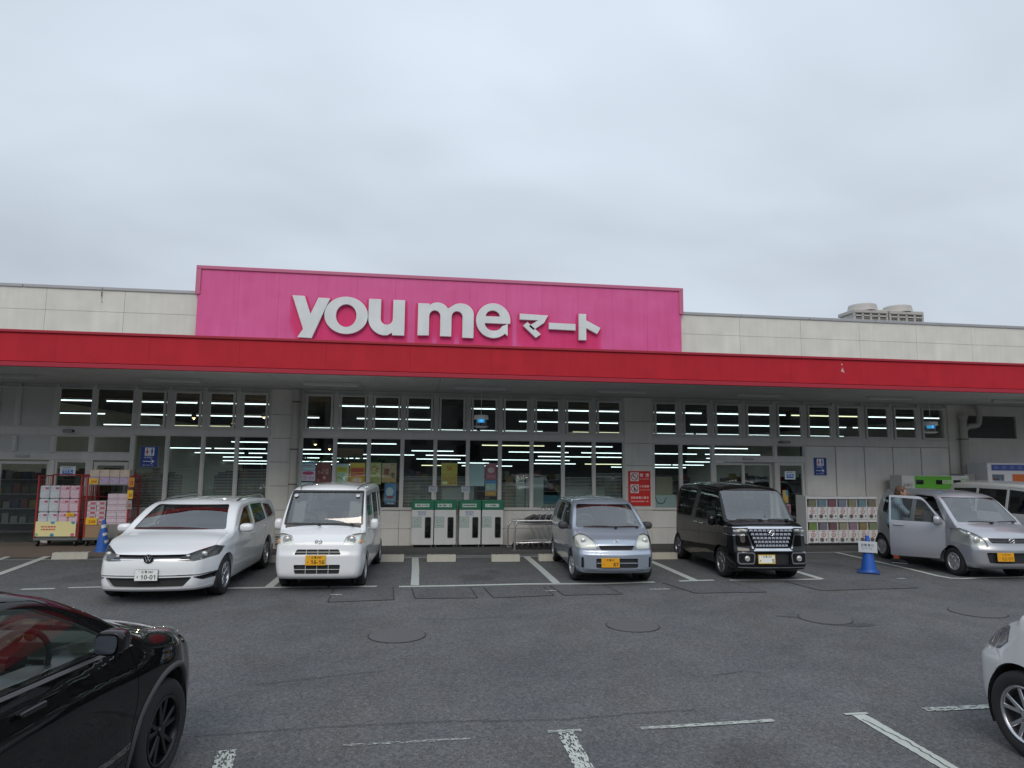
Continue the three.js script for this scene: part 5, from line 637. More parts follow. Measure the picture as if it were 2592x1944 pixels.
{ // near the camera, right: a white car, only its front corner in view
  const L = 4.2, G = thing('compact_car', 'white compact car cut off at the right edge of the lot', 'car', [5.44, 0, -3.37], Math.PI);
  const o = buildCar({
    L, W: 1.7, paint: PEARL, axles: [0.73, 3.4], arch: 0.365, rt0: 0.325, tr: 0.318, tw: 0.2, rimR: 0.21, rimStyle: 'ten', n: 70, re: 0.09,
    top: [[0, 0.84], [0.1, 0.93], [0.3, 1.02], [0.7, 1.08], [1.0, 1.12], [1.15, 1.16], [1.5, 1.33], [1.9, 1.47], [2.2, 1.52], [3.4, 1.5], [3.9, 1.42], [4.1, 1.15], [4.2, 0.9]],
    belt: [[0, 0.95], [4.2, 1.02]], plan: [[0, 0.82], [0.12, 0.9], [0.4, 0.98], [0.8, 1], [3.8, 1], [4.2, 0.92]], bot: [[0, 0.2], [0.5, 0.18], [4.2, 0.22]], rt: [[0, 0.07], [1, 0.08], [1.4, 0.06], [2.2, 0.1], [4, 0.1]], crown: [[0, 0.04], [1, 0.05], [4, 0.04]], tum: [[0, 0.14], [4, 0.16]],
    leanF: [[0.2, 0.06], [0.32, 0], [0.62, 0.0], [0.7, 0.06], [0.82, 0.14], [0.98, 0.24]], bowF: 0.3, bowP: 2.3,
    cabin: [1.1, 3.95], dashY: 1.03, dashS: 1.35, seatS: 2.0, ws: [[0.7, 1.1], [0.6, 1.46]], wsz: [0.6, 2.2], rw: [[0.5, 1.4], [0.6, 1.05]],
    windows: [{ o: [[1.3, 1.0], [1.7, 1.27], [2.0, 1.41], [2.4, 1.43], [2.4, 1.02]] }, { o: [[2.48, 1.02], [2.48, 1.43], [3.3, 1.41], [3.4, 1.06]], tint: 1 }],
    doors: [{ o: [[1.3, 0.3], [1.22, 0.6], [1.24, 0.97, 0.01], [1.64, 1.28], [1.96, 1.44], [2.44, 1.465], [2.44, 0.3]], handle: [2.25, 0.88] }], sides: [1],
    hood: [[0.4, 0.06], [0.6, 0.25], [0.7, 0.6], [0.72, 1.1]], hoodY: 0.9,
    front: [{ name: 'headlight', o: [[0.46, 0.8], [0.6, 0.74], [0.78, 0.74], [0.83, 0.93], [0.7, 0.95], [0.5, 0.89]], both: true, off: 0.004, mat: phy([0.16, 0.16, 0.18], 0.25, 0.5, clear), d: 0.6, r: 0.02 }, { name: 'lower_intake', o: [[-0.6, 0.28], [0.6, 0.28], [0.5, 0.42], [-0.5, 0.42]], mat: BLK, off: 0.003 }, { name: 'grille', o: [[-0.4, 0.6], [0.4, 0.6], [0.45, 0.68], [-0.45, 0.68]], mat: BLK, off: 0.003 }],
    mirror: { x: 0.95, y: 1.06, s: 1.45, geo: mirrorGeo(0.22, 0.16, 0.16, [0.96, 1.06, L / 2 - 1.45]) },
  }, G);
}
// ---------------------------------------------------------------- inside the shop
const GLOW = std([0.9, 0.95, 0.95], 0.5); GLOW.emissive = lin(0.86, 1.0, 1.0); GLOW.emissiveIntensity = 2.3;
const GLOWY = std([0.9, 0.92, 0.8], 0.5); GLOWY.emissive = lin(0.95, 0.98, 0.62); GLOWY.emissiveIntensity = 1.6;
const HOUS = std([0.5, 0.5, 0.5], 0.6);
{
  const rows = [[-22, 3.88], [-27, 3.78], [-32, 3.6], [-37, 3.02], [-41, 2.72], [-45, 2.49], [-49, 2.24], [-52, 1.98], [-55, 1.74]], tg = cyl(0.02, 0.02, 1, 0, 0, 0, 8).rotateZ(Math.PI / 2), hg = bx(1, 0.06, 0.14, 0, 0.055, 0);
  const nth = ['', 'first', 'second', 'third', 'fourth', 'fifth', 'sixth', 'seventh', 'eighth', 'ninth', 'tenth', 'eleventh', 'twelfth', 'thirteenth', 'fourteenth', 'fifteenth'];
  rows.forEach(([z, y], r) => {
    let x = -13 - (r * 1.37) % 2, num = 0; const far = -z / 22;
    while (x < 22) {
      const l = R(2.3, 4.2); if (hash(Math.round(x * 10), r, 5) > (r < 3 ? 0.08 : 0.14 + r * 0.035)) {
        const yel = hash(Math.round(x * 7), r, 8) > 0.86, f = new THREE.Group(); f.name = numbered('fluorescent_light'); f.position.set(x + l / 2, y, z); scene.add(f); num++; tag(f, `lit fluorescent tube inside the shop, ${nth[num]} from the left in the ${nth[r + 1]} row back`, 'ceiling light', 'fluorescent lamps inside the shop');
        const t = mesh('tube', tg, yel ? GLOWY : GLOW, f); t.scale.set(l, 0.55 + 0.28 * far, 0.55 + 0.28 * far); const h = mesh('housing', hg, HOUS, f); h.scale.set(l, 1, 1);
      }
      x += l + R(0.06, 0.4) * (r < 3 ? 1 : 2.2) + (hash(Math.round(x), r, 3) > 0.8 ? 1.1 : 0);
    }
    const ra = new THREE.RectAreaLight(0xe8ffff, 5, 34, 0.1); ra.position.set(5, y - 0.06, z); ra.lookAt(5, 0, z); scene.add(ra);
  });
  // spot lamps near the left windows
  [[-7.3, 3.5, -23.4], [-6.2, 3.36, -24], [-4.9, 3.52, -22.6], [-6.8, 3.1, -27], [-5.4, 3.12, -27.4], [-3.9, 2.76, -27], [-3.6, 2.62, -29], [7.6, 3.2, -28]].forEach(([x, y, z], si) => { const s = thing('spot_lamp', 'small warm spot lamp inside the shop, ' + ['first', 'second', 'third', 'fourth', 'fifth', 'sixth', 'seventh', 'last'][si] + ' counted from the left entrance', 'spot lamp', [x, y, z], 0, 'warm spot lamps inside the shop'); mesh('shade', cyl(0.06, 0.09, 0.16, 0, 0.08, 0, 14, true), BLK, s); const b = mesh('bulb', new THREE.SphereGeometry(0.055, 12, 10), std([0.9, 0.8, 0.6], 0.4), s); b.material.emissive = lin(1, 0.72, 0.32); b.material.emissiveIntensity = 2; const pl = new THREE.PointLight(0xffd090, 0.8, 6); pl.position.set(x, y - 0.08, z); scene.add(pl); });
}
// shelves with goods
const goods = [0x7a2f2a, 0x8a7a3a, 0x40564a, 0x8d8d88, 0x5a4632, 0x3a4a6a, 0x7d5a5f].map((c) => std(c, 0.7));
[[-11, -21, 0], [-8.9, -22.5, 0.1], [-4.8, -23, 0], [-0.6, -24.5, 0], [3.6, -23.8, 0], [8.6, -24.5, 0], [12.5, -23, 0]].forEach(([x, z, t], i) => {
  const places = ['left entrance', 'glass beside the left entrance', 'windows behind the station wagon', 'posters', 'windows beside the trolleys', 'right entrance', 'blank grey panels']; const s = thing('shop_shelf', 'dark shop shelf stacked with goods inside, behind the ' + places[i], 'shelf', [x, 0.012, z], t); mesh('frame', mg([bx(3, 0.06, 0.8, 0, 0.1, 0), bx(3, 1.6, 0.04, 0, 0.86, 0), bx(0.05, 1.6, 0.8, -1.5, 0.83, 0), bx(0.05, 1.6, 0.8, 1.5, 0.83, 0)]), std([0.12, 0.12, 0.12], 0.7), s);
  for (let k = 0; k < 4; k++) mesh('shelf_board', bx(2.94, 0.025, 0.36, 0, 0.32 + k * 0.4, 0.2), std([0.3, 0.3, 0.3], 0.6), s); const gs = goods.map(() => []); for (let k = 0; k < 4; k++) for (let j = 0; j < 13; j++) { const h = R(0.14, 0.3); gs[Math.floor(R(0, 6.99))].push(bx(0.17, h, 0.24, -1.35 + j * 0.225, 0.335 + k * 0.4 + h / 2, 0.22)); } gs.forEach((q, k) => { if (q.length) { const m = mesh('goods', mg(q), goods[k], s); m.userData.kind = 'stuff'; } });
});
// slatted blinds behind the lower glass
{
  const sl = (n, w) => { const a = []; for (let i = 0; i < n; i++) a.push(bx(w, 0.002, 0.03, 0, i * 0.038, 0).applyMatrix4(new THREE.Matrix4().makeTranslation(0, 0, 0))); return mg(a.map((g, i) => { g.translate(0, -i * 0.038, 0); g.rotateX(0.45); return g.translate(0, i * 0.038, 0); })); };
  const BL = std([0.5, 0.5, 0.47], 0.7); const nm = ['behind the station wagon bonnet', 'second from the blue toilet sign', 'third from the blue toilet sign', 'nearest the drain pipe'];
  for (let i = 0; i < 4; i++) { const w = bay1[i + 1] - bay1[i] - 0.1, b = thing('window_blind', 'grey slatted blind in the left window, ' + nm[i], 'blind', [(bay1[i] + bay1[i + 1]) / 2, 0.96, WZ - 0.14]); mesh('slats', sl(28 - (i % 2) * 2, w), BL, b).userData.kind = 'stuff'; mesh('cord', mg([rod([-w * 0.3, 0, 0], [-w * 0.3, 1.04, 0], 0.003, 5), rod([w * 0.3, 0, 0], [w * 0.3, 1.04, 0], 0.003, 5)]), BL, b); }
  const nm2 = { 3: 'above the first green topped bin', 4: 'below the yellow and red poster', 6: 'above the nested trolleys', 8: 'left of the last two middle windows', 9: 'beside the red notice pillar' };
  for (const i of [3, 4, 6, 8, 9]) { const w = bay2[i + 1] - bay2[i] - 0.1, n = i === 6 ? 18 : i === 9 ? 25 : 22, b = thing('window_blind', 'grey slatted blind in the middle windows, ' + nm2[i], 'blind', [(bay2[i] + bay2[i + 1]) / 2, 0.96, WZ - 0.14]); mesh('slats', sl(n, w), BL, b).userData.kind = 'stuff'; mesh('cord', mg([rod([-w * 0.3, 0, 0], [-w * 0.3, n * 0.038, 0], 0.003, 5), rod([w * 0.3, 0, 0], [w * 0.3, n * 0.038, 0], 0.003, 5)]), BL, b); }
}
// stacked boards, pillar and boxes behind the middle glass
{ const p = thing('partition_board', 'pale green folding partition board standing inside the middle window', 'partition', [3.15, 0.012, WZ - 0.75], 0.06); for (const [x, w] of [[-0.28, 0.24], [0.12, 0.5]]) mesh('panel', rb(w, 1.72, 0.03, 0.006, x, 0.87, x * 0.1), std([0.5, 0.56, 0.52], 0.6), p); mesh('foot', bx(0.9, 0.03, 0.3, 0, 0.015, 0), SATIN, p);
  const w = thing('wooden_screen', 'tan wooden screen beside the partition board inside the shop', 'panel', [2.58, 0.012, WZ - 0.9]); mesh('board', rb(0.22, 1.75, 0.04, 0.006, 0, 0.875, 0), std([0.34, 0.2, 0.08], 0.7), w); mesh('foot', bx(0.24, 0.03, 0.25, 0, 0.015, 0), BLK, w);
  const c = thing('display_case', 'blue lit display case inside the middle window', 'display case', [3.75, 0.012, WZ - 1.0]); mesh('cabinet', rb(0.75, 1.0, 0.5, 0.02, 0, 0.5, 0), std([0.36, 0.38, 0.34], 0.6), c); mesh('panel', bx(0.7, 0.22, 0.02, 0, 1.13, 0.2), std([0.1, 0.26, 0.34], 0.5), c);
  const e = thing('freezer_lid', 'pale blue counter with a black cable behind the glass right of the red notice', 'counter', [6.85, 0.012, WZ - 0.45]); mesh('front', rb(0.72, 1.28, 0.3, 0.02, 0, 0.64, 0), std([0.48, 0.56, 0.55], 0.5), e); mesh('cable', tube([[-0.28, 1.25, 0.17], [-0.2, 1.08, 0.17], [-0.05, 1.05, 0.17], [0.05, 1.22, 0.17]], 0.008, 20, 6), BLK, e); mesh('box', rb(0.5, 0.5, 0.2, 0.01, 0.02, 1.53, -0.02), std([0.34, 0.3, 0.2], 0.7), e);
  const q = thing('ivy_garland', 'string of artificial ivy leaves hung above the posters', 'garland', [-1.72, 2.16, WZ - 0.16]); const lg = []; for (let i = 0; i < 420; i++) { const x = R(-1.2, 1.2), s = R(0.018, 0.034), l = new THREE.ShapeGeometry(new THREE.Shape([[0, -1], [0.6, -0.3], [0.9, 0.4], [0.3, 0.35], [0, 1], [-0.3, 0.35], [-0.9, 0.4], [-0.6, -0.3]].map((p) => new THREE.Vector2(p[0] * s, p[1] * s)))); l.rotateX(R(-0.7, 0.7)).rotateY(R(-0.9, 0.9)).rotateZ(R(0, 6.28)); lg.push(l.translate(x, 0.035 * Math.sin(x * 9) + R(-0.05, 0.06) + (x > -0.5 && x < 0.2 ? 0.05 : 0), R(-0.03, 0.03))); } mesh('leaves', mg(lg), std([0.035, 0.09, 0.03], 0.6), q).userData.kind = 'stuff'; mesh('cord', tube([[-1.2, 0, 0], [-0.6, 0.03, 0], [0, 0, 0], [0.6, 0.03, 0], [1.2, 0, 0]], 0.006, 40, 5), std([0.03, 0.05, 0.02], 0.8), q);
  const wb = thing('wooden_placard', 'brown wooden placard hung above the posters inside the glass', 'placard', [-1.72, 2.35, WZ - 0.2]); mesh('board', rb(0.7, 0.24, 0.02, 0.006), std([0.2, 0.12, 0.06], 0.7), wb); mesh('lettering', mg([bx(0.4, 0.012, 0.004, 0, 0.03, 0.012), bx(0.26, 0.012, 0.004, 0.05, -0.03, 0.012)]), std([0.1, 0.06, 0.03], 0.7), wb); mesh('hanger', mg([rod([-0.25, 0.12, 0], [-0.25, 0.34, 0], 0.004), rod([0.25, 0.12, 0], [0.25, 0.34, 0], 0.004)]), BLK, wb);
}
// ---------------------------------------------------------------- posters and signs
function sheet(name, label, cat, x0, x1, y0, y1, z, tex, group, thick = 0.004, back) {
  const o = thing(name, label, cat, [(x0 + x1) / 2, (y0 + y1) / 2, z], 0, group); mesh('backing', bx(x1 - x0, y1 - y0, thick, 0, 0, 0), back || std([0.6, 0.6, 0.58], 0.7), o); mesh('print', flat(x1 - x0 - 0.004, y1 - y0 - 0.004, thick / 2 + 0.001), new THREE.MeshStandardMaterial({ map: tex, roughness: 0.5, color: lin(1.3, 1.3, 1.3) }), o); return o;
}
const rects = (g, w, h, bg, list) => { g.fillStyle = bg; g.fillRect(0, 0, w, h); for (const [c, x, y, a, b] of list) { g.fillStyle = c; g.fillRect(x * w, y * h, a * w, b * h); } };
const scrawl = (g, w, h, c, x, y, a, b, rows, sd) => { g.fillStyle = c; for (let r = 0; r < rows; r++) { let q = x; while (q < x + a) { const l = 0.02 + hash(Math.round(q * 99), r, sd) * 0.05; if (hash(Math.round(q * 77), r, sd + 1) > 0.25) g.fillRect(q * w, (y + b * r / rows) * h, Math.min(l, x + a - q) * w, b / rows * 0.6 * h); q += l + 0.012; } } };
const big = (g, w, h, t, c, x, y, s) => { g.fillStyle = c; g.font = `bold ${Math.round(s * h)}px sans-serif`; g.textAlign = 'center'; g.fillText(t, x * w, y * h); };
const PZ = WZ - 0.052, T = (f) => ctex(200, 256, f);
sheet('poster', 'blue and pink poster nearest the drain pipe', 'poster', -2.9, -2.54, 1.63, 2.1, PZ, T((g, w, h) => { rects(g, w, h, '#8fb0c8', [['#e7c7d6', 0, 0.45, 1, 0.55], ['#c6d9e2', 0.08, 0.1, 0.84, 0.3]]); g.fillStyle = '#c74f7c'; g.beginPath(); g.ellipse(w * 0.5, h * 0.58, w * 0.4, h * 0.1, 0, 0, 7); g.fill(); scrawl(g, w, h, '#b5537b', 0.15, 0.14, 0.7, 0.18, 2, 3); scrawl(g, w, h, '#9a7bb0', 0.1, 0.75, 0.8, 0.2, 4, 9); }));
sheet('poster', 'pale poster with 10 below the blue and pink poster', 'poster', -2.9, -2.55, 1.06, 1.6, PZ, T((g, w, h) => { rects(g, w, h, '#b9c6cc', [['#d3dadb', 0.05, 0.05, 0.9, 0.4]]); big(g, w, h, '10%', '#3e4650', 0.45, 0.3, 0.22); scrawl(g, w, h, '#59707e', 0.1, 0.5, 0.8, 0.4, 7, 5); }));
sheet('poster', 'brownish red poster reading 100 in the first middle window', 'poster', -2.52, -2.16, 1.1, 2.09, PZ, T((g, w, h) => { rects(g, w, h, '#87403f', [['#94504c', 0, 0, 1, 0.15]]); big(g, w, h, '100', '#d9c2bb', 0.55, 0.42, 0.1); scrawl(g, w, h, '#cdb0aa', 0.3, 0.16, 0.55, 0.14, 4, 31); g.strokeStyle = '#d9c2bb'; g.lineWidth = 3; g.beginPath(); g.arc(w * 0.16, h * 0.24, 9, 0, 7); g.stroke(); g.beginPath(); g.arc(w * 0.16, h * 0.46, 9, 0, 7); g.stroke(); scrawl(g, w, h, '#c9a59f', 0.1, 0.56, 0.8, 0.36, 8, 17); }));
sheet('poster', 'white poster with a yellow and green notice printed on it', 'poster', -2.05, -1.71, 1.15, 2.07, PZ, T((g, w, h) => { rects(g, w, h, '#b7c3c4', [['#ccc03e', 0.1, 0.08, 0.8, 0.5], ['#b9d0c2', 0.18, 0.24, 0.64, 0.24]]); scrawl(g, w, h, '#5c7d45', 0.22, 0.27, 0.56, 0.18, 5, 7); scrawl(g, w, h, '#7d8a3a', 0.2, 0.11, 0.6, 0.09, 2, 8); scrawl(g, w, h, '#707a7d', 0.1, 0.64, 0.8, 0.3, 6, 12); }));
sheet('poster', 'orange yellow poster with a red ribbon and the figure 5', 'poster', -1.69, -1.3, 1.15, 2.1, PZ, T((g, w, h) => { rects(g, w, h, '#d6a02c', [['#d9b94e', 0, 0, 1, 0.1]]); g.fillStyle = '#bf4a35'; g.fillRect(w * 0.08, h * 0.14, w * 0.84, h * 0.11); g.fillRect(w * 0.08, h * 0.27, w * 0.84, h * 0.09); g.fillStyle = '#e5cdb4'; g.beginPath(); g.ellipse(w * 0.5, h * 0.47, w * 0.32, h * 0.08, 0, 0, 7); g.fill(); big(g, w, h, '5', '#c23f33', 0.56, 0.515, 0.13); scrawl(g, w, h, '#8c5b1c', 0.1, 0.6, 0.8, 0.32, 7, 3); }));
sheet('poster', 'pale yellow green poster with a drawn figure', 'poster', -1.2, -0.89, 1.55, 2.11, PZ, T((g, w, h) => { rects(g, w, h, '#b3b073', [['#c5c28c', 0.06, 0.04, 0.88, 0.6]]); for (let i = 0; i < 26; i++) { g.fillStyle = ['#8d9a44', '#c08b4a', '#b0655a'][i % 3]; g.beginPath(); g.ellipse(w * (0.2 + 0.6 * hash(i, 1, 3)), h * (0.1 + 0.55 * hash(i, 2, 3)), 8, 14, i, 0, 7); g.fill(); } scrawl(g, w, h, '#6f7a48', 0.1, 0.72, 0.8, 0.22, 4, 3); }));
sheet('poster', 'beige poster with two large brush characters', 'poster', -0.87, -0.5, 1.6, 2.1, PZ, T((g, w, h) => { rects(g, w, h, '#b49a76', [['#bfa988', 0, 0, 1, 0.2], ['#ad8f62', 0, 0.75, 1, 0.25]]); kj(g, '慶', w * 0.12, h * 0.28, w * 0.42, '#7a3330', 10); kj(g, '弔', w * 0.58, h * 0.5, w * 0.34, '#3c3434', 8); scrawl(g, w, h, '#8f6b4a', 0.5, 0.06, 0.4, 0.08, 2, 4); }));
sheet('poster', 'blue poster of a white dessert in a red bowl', 'poster', -0.79, -0.5, 1.03, 1.58, PZ, T((g, w, h) => { rects(g, w, h, '#4f7fa8', [['#7d8fa0', 0, 0.62, 1, 0.2], ['#27405c', 0, 0.86, 1, 0.14]]); g.fillStyle = '#aab7bd'; g.beginPath(); g.ellipse(w * 0.45, h * 0.4, w * 0.34, h * 0.22, 0, 0, 7); g.fill(); g.fillStyle = '#8a3d42'; g.beginPath(); g.ellipse(w * 0.5, h * 0.64, w * 0.3, h * 0.07, 0, 0, 7); g.fill(); scrawl(g, w, h, '#c9d4d8', 0.1, 0.88, 0.8, 0.1, 2, 6); }));
sheet('poster', 'yellow poster with red 50 above the bins', 'poster', 0.66, 1.08, 1.52, 2.12, PZ, T((g, w, h) => { rects(g, w, h, '#b5a24a', [['#c0b04e', 0, 0, 1, 0.45], ['#b08a8a', 0, 0.97, 1, 0.03]]); big(g, w, h, '50', '#c23b2f', 0.5, 0.32, 0.24); g.strokeStyle = '#c88a3a'; g.lineWidth = 14; g.beginPath(); g.arc(w * 0.5, h * 0.35, w * 0.5, 0.4, 2.7); g.stroke(); rects; scrawl(g, w, h, '#8c8150', 0.06, 0.62, 0.88, 0.2, 4, 3); g.fillStyle = '#c9d0a0'; g.fillRect(w * 0.08, h * 0.8, w * 0.3, h * 0.12); scrawl(g, w, h, '#8a3b36', 0.5, 0.84, 0.44, 0.1, 2, 8); }));
sheet('poster', 'blank white poster above the bins', 'poster', 1.39, 1.8, 1.52, 2.11, PZ, T((g, w, h) => rects(g, w, h, '#a9b6b9', [])));
sheet('poster', 'pink poster with a white cloud beside the blank white one', 'poster', 1.82, 2.12, 1.69, 2.12, PZ, T((g, w, h) => { rects(g, w, h, '#a5616e', [['#b0707c', 0, 0, 1, 0.2]]); g.fillStyle = '#cdb9bd'; g.beginPath(); g.ellipse(w * 0.5, h * 0.42, w * 0.3, h * 0.17, 0, 0, 7); g.fill(); scrawl(g, w, h, '#9a5060', 0.32, 0.38, 0.36, 0.1, 2, 3); scrawl(g, w, h, '#c49aa2', 0.12, 0.7, 0.76, 0.22, 4, 9); }));
sheet('poster', 'blue and orange poster under the pink one', 'poster', 1.82, 2.12, 1.26, 1.675, PZ, T((g, w, h) => { rects(g, w, h, '#7f9aa5', [['#5f86b0', 0, 0, 1, 0.2], ['#a97a38', 0, 0.66, 1, 0.34]]); scrawl(g, w, h, '#c2c7a0', 0.1, 0.24, 0.8, 0.36, 5, 3); scrawl(g, w, h, '#d3b26a', 0.1, 0.72, 0.8, 0.2, 3, 9); }));
const wcTex = ctex(220, 280, (g, w, h) => { rects(g, w, h, '#223a7c', [['#cfd3da', 0.24, 0.06, 0.54, 0.4]]); const man = (x, c, skirt) => { g.fillStyle = c; g.beginPath(); g.arc(x, 32, 8, 0, 7); g.fill(); if (skirt) { g.beginPath(); g.moveTo(x - 6, 44); g.lineTo(x + 6, 44); g.lineTo(x + 17, 90); g.lineTo(x - 17, 90); g.fill(); } else g.fillRect(x - 11, 43, 22, 46); g.fillRect(x - 8, 86, 6, 32); g.fillRect(x + 2, 86, 6, 32); }; man(82, '#b8414c', true); man(142, '#23386e', false); g.fillStyle = '#8a93ab'; g.fillRect(111, 18, 3, 110); kj(g, 'お手洗い', 50, 138, 26, '#d8dce6', 3); g.strokeStyle = '#d8dce6'; g.lineWidth = 9; g.beginPath(); g.moveTo(40, 205); g.lineTo(172, 205); g.moveTo(140, 178); g.lineTo(174, 205); g.lineTo(140, 232); g.stroke(); kj(g, '口にごさいます', 34, 246, 20, '#d8dce6', 2.4); });
sheet('toilet_sign', 'blue toilet sign with arrow on the glass beside the left entrance', 'sign', -6.74, -6.33, 1.95, 2.46, WZ + 0.01, wcTex, 'blue toilet signs', 0.012); sheet('toilet_sign', 'blue toilet sign with arrow on the grey panels right of the doors', 'sign', 11.16, 11.55, 1.87, 2.37, WZ + 0.012, wcTex, 'blue toilet signs', 0.012);
const hrTex = ctex(160, 120, (g, w, h) => { rects(g, w, h, '#c3ccd2', [['#3f6fae', 0.16, 0.34, 0.68, 0.5]]); scrawl(g, w, h, '#4a5c74', 0.16, 0.1, 0.68, 0.14, 1, 3); scrawl(g, w, h, '#d2dce6', 0.22, 0.42, 0.56, 0.34, 2, 6); });
sheet('opening_hours_sign', 'small white and blue opening hours sign on the left entrance glass', 'sign', -8.55, -8.2, 1.72, 1.95, WZ - 0.005, hrTex, 'opening hours signs', 0.006); sheet('opening_hours_sign', 'small white and blue opening hours sign on the right hinged door', 'sign', 10.28, 10.6, 1.75, 1.98, WZ - 0.005, hrTex, 'opening hours signs', 0.006);
sheet('sticker', 'yellow and blue sticker low on the right hinged door', 'sticker', 10.2, 10.36, 1.1, 1.45, WZ - 0.005, ctex(64, 128, (g, w, h) => rects(g, w, h, '#b79a52', [['#3f8aa0', 0.6, 0, 0.4, 0.4]])), null, 0.004); sheet('sticker', 'pink sticker below the yellow one on the hinged door', 'sticker', 10.3, 10.42, 0.82, 1.06, WZ - 0.005, ctex(64, 96, (g, w, h) => rects(g, w, h, '#b98a95', [['#8d3f55', 0.2, 0.2, 0.6, 0.4]])), null, 0.004);
const nsTex = ctex(320, 480, (g, w, h) => { rects(g, w, h, '#b8241f', []); for (const [y, k] of [[14, 0], [180, 1]]) { g.fillStyle = '#c9b8b6'; g.fillRect(28, y + 4, 122, 122); g.strokeStyle = '#4e2b2b'; g.lineWidth = 9; g.beginPath(); g.arc(89, y + 65, 46, 0, 7); g.moveTo(58, y + 32); g.lineTo(122, y + 98); g.stroke(); g.fillStyle = '#4e2b2b'; if (k) { g.beginPath(); g.moveTo(84, y + 98); g.quadraticCurveTo(64, y + 70, 88, y + 40); g.quadraticCurveTo(112, y + 70, 96, y + 98); g.fill(); } else { g.save(); g.translate(89, y + 70); g.rotate(0.6); g.fillRect(-34, -6, 60, 11); g.restore(); } } kj(g, '禁', 164, 30, 52, '#dcc4c0', 6); kj(g, '煙', 246, 30, 52, '#dcc4c0', 6); kj(g, '火気厳禁', 160, 196, 32, '#dcc4c0', 4); g.font = 'bold 22px sans-serif'; g.fillStyle = '#cfa9a4'; g.fillText('NO SMOKING', 162, 118); g.fillText('NO OPEN FIRE', 158, 268); kj(g, '自動車販口禁年', 30, 352, 34, '#dcc4c0', 4.4); scrawl(g, w, h, '#cf9f9a', 0.1, 0.86, 0.8, 0.06, 1, 3); });
sheet('no_smoking_sign', 'tall red no smoking and no fire notice on the right pillar', 'sign', 5.71, 6.33, 1.02, 1.95, WZ + 0.035, nsTex, null, 0.02, std([0.4, 0.05, 0.04], 0.6));
// ---------------------------------------------------------------- along the wall
const PIPE = std([0.5, 0.49, 0.46], 0.6, 0, { map: grime });
{ const d = thing('drain_pipe', 'thick cream drain pipe beside the left pillar', 'pipe', [-3.06, 0.004, WZ + 0.16]); mesh('pipe', cyl(0.1, 0.1, 3.95, 0, 1.975, 0, 24), PIPE, d); for (const y of [0.62, 1.55, 2.42, 3.62]) mesh('clamp', mg([cyl(0.106, 0.106, 0.035, 0, y, 0, 24), bx(0.02, 0.03, 0.14, 0, y, -0.1)]), std([0.14, 0.12, 0.1], 0.6), d);
  const e = thing('drain_pipe', 'cream drain pipe at the right end below the vent', 'pipe', [15.86, 0.004, WZ + 0.14]); mesh('pipe', cyl(0.1, 0.1, 3.6, 0, 1.8, 0, 24), PIPE, e); mesh('elbow', mg([tube([[0, 3.2, 0], [0.12, 3.32, 0.06], [0.36, 3.36, 0.1], [0.44, 3.5, 0.1], [0.44, 3.94, 0.1]], 0.075, 30, 14), cyl(0.13, 0.13, 0.12, 0, 3.6, 0, 20), cyl(0.13, 0.13, 0.1, 0.44, 3.9, 0.1, 20)]), PIPE, e); for (const y of [1.85, 2.95]) mesh('clamp', mg([cyl(0.106, 0.106, 0.03, 0, y, 0, 24), bx(0.4, 0.02, 0.03, 0, y, -0.06)]), std([0.12, 0.11, 0.1], 0.6), e);
  for (const [x, y, l] of [[-8.45, 2.8, 'small security camera on the transom over the left entrance'], [10.12, 2.79, 'small security camera on the transom over the right doors']]) { const c = thing('security_camera', l, 'camera', [x, y, WZ + 0.02]); mesh('bracket', rod([0, 0, 0], [0.05, 0.0, 0.14], 0.02), BLK, c); mesh('body', rb(0.22, 0.08, 0.09, 0.02, 0.1, 0.0, 0.18), std([0.24, 0.23, 0.22], 0.5), c); mesh('lens', cyl(0.03, 0.03, 0.03, 0, 0, 0, 16).rotateZ(Math.PI / 2).translate(0.22, 0, 0.18), BLKG, c); }
}
{ const lg = ['left end', 'station wagon', 'white boxy minivan', 'bins', 'red notice pillar', 'black minivan', 'capsule machines', 'vending machine']; [-9.6, -6.14, -2.64, 0.86, 4.38, 8.0, 11.65, 15.3].forEach((x, i) => { const f = thing('canopy_light', 'unlit tube light under the canopy, above the ' + lg[i], 'canopy light', [x + 0.63, 3.965, -16], 0, 'unlit tube lights under the canopy'); mesh('body', mg([rb(1.27, 0.05, 0.1, 0.012, 0, -0.026, 0)]), std([0.5, 0.5, 0.48], 0.5), f); mesh('tube', cyl(0.016, 0.016, 1.2, 0, 0, 0, 10).rotateZ(Math.PI / 2).translate(0, -0.066, 0), std([0.62, 0.62, 0.6], 0.4), f); }); }
for (const [x, y, l] of [[1.56, 3.2, 'round white insect trap with blue light hung above the bins'], [13.82, 3.26, 'round white insect trap with blue light hung in the far right window bay']]) { const t = thing('insect_trap', l, 'insect trap', [x, y, -16.5]); mesh('cap', mg([cyl(0.17, 0.185, 0.1, 0, 0.05, 0, 28), rod([0, 0.1, 0], [0, 3.965 - y, 0], 0.006)]), std([0.8, 0.8, 0.77], 0.5), t); mesh('dish', cyl(0.19, 0.12, 0.04, 0, -0.19, 0, 28), std([0.8, 0.8, 0.77], 0.5), t); const tb = mesh('lamp_tube', cyl(0.09, 0.09, 0.07, 0, -0.04, 0, 20), std([0.12, 0.4, 0.6], 0.4), t); tb.material.emissive = lin(0.06, 0.42, 0.72); tb.material.emissiveIntensity = 0.5; const pl = new THREE.PointLight(0x40a0ff, 0.008, 3); pl.position.set(x, y - 0.04, -16.38); scene.add(pl); mesh('guard', mg([0, 1, 2, 3, 4, 5].map((i) => rod([0.12 * Math.cos(i), 0, 0.12 * Math.sin(i)], [0.12 * Math.cos(i), -0.18, 0.12 * Math.sin(i)], 0.004, 5))), SATIN, t); }
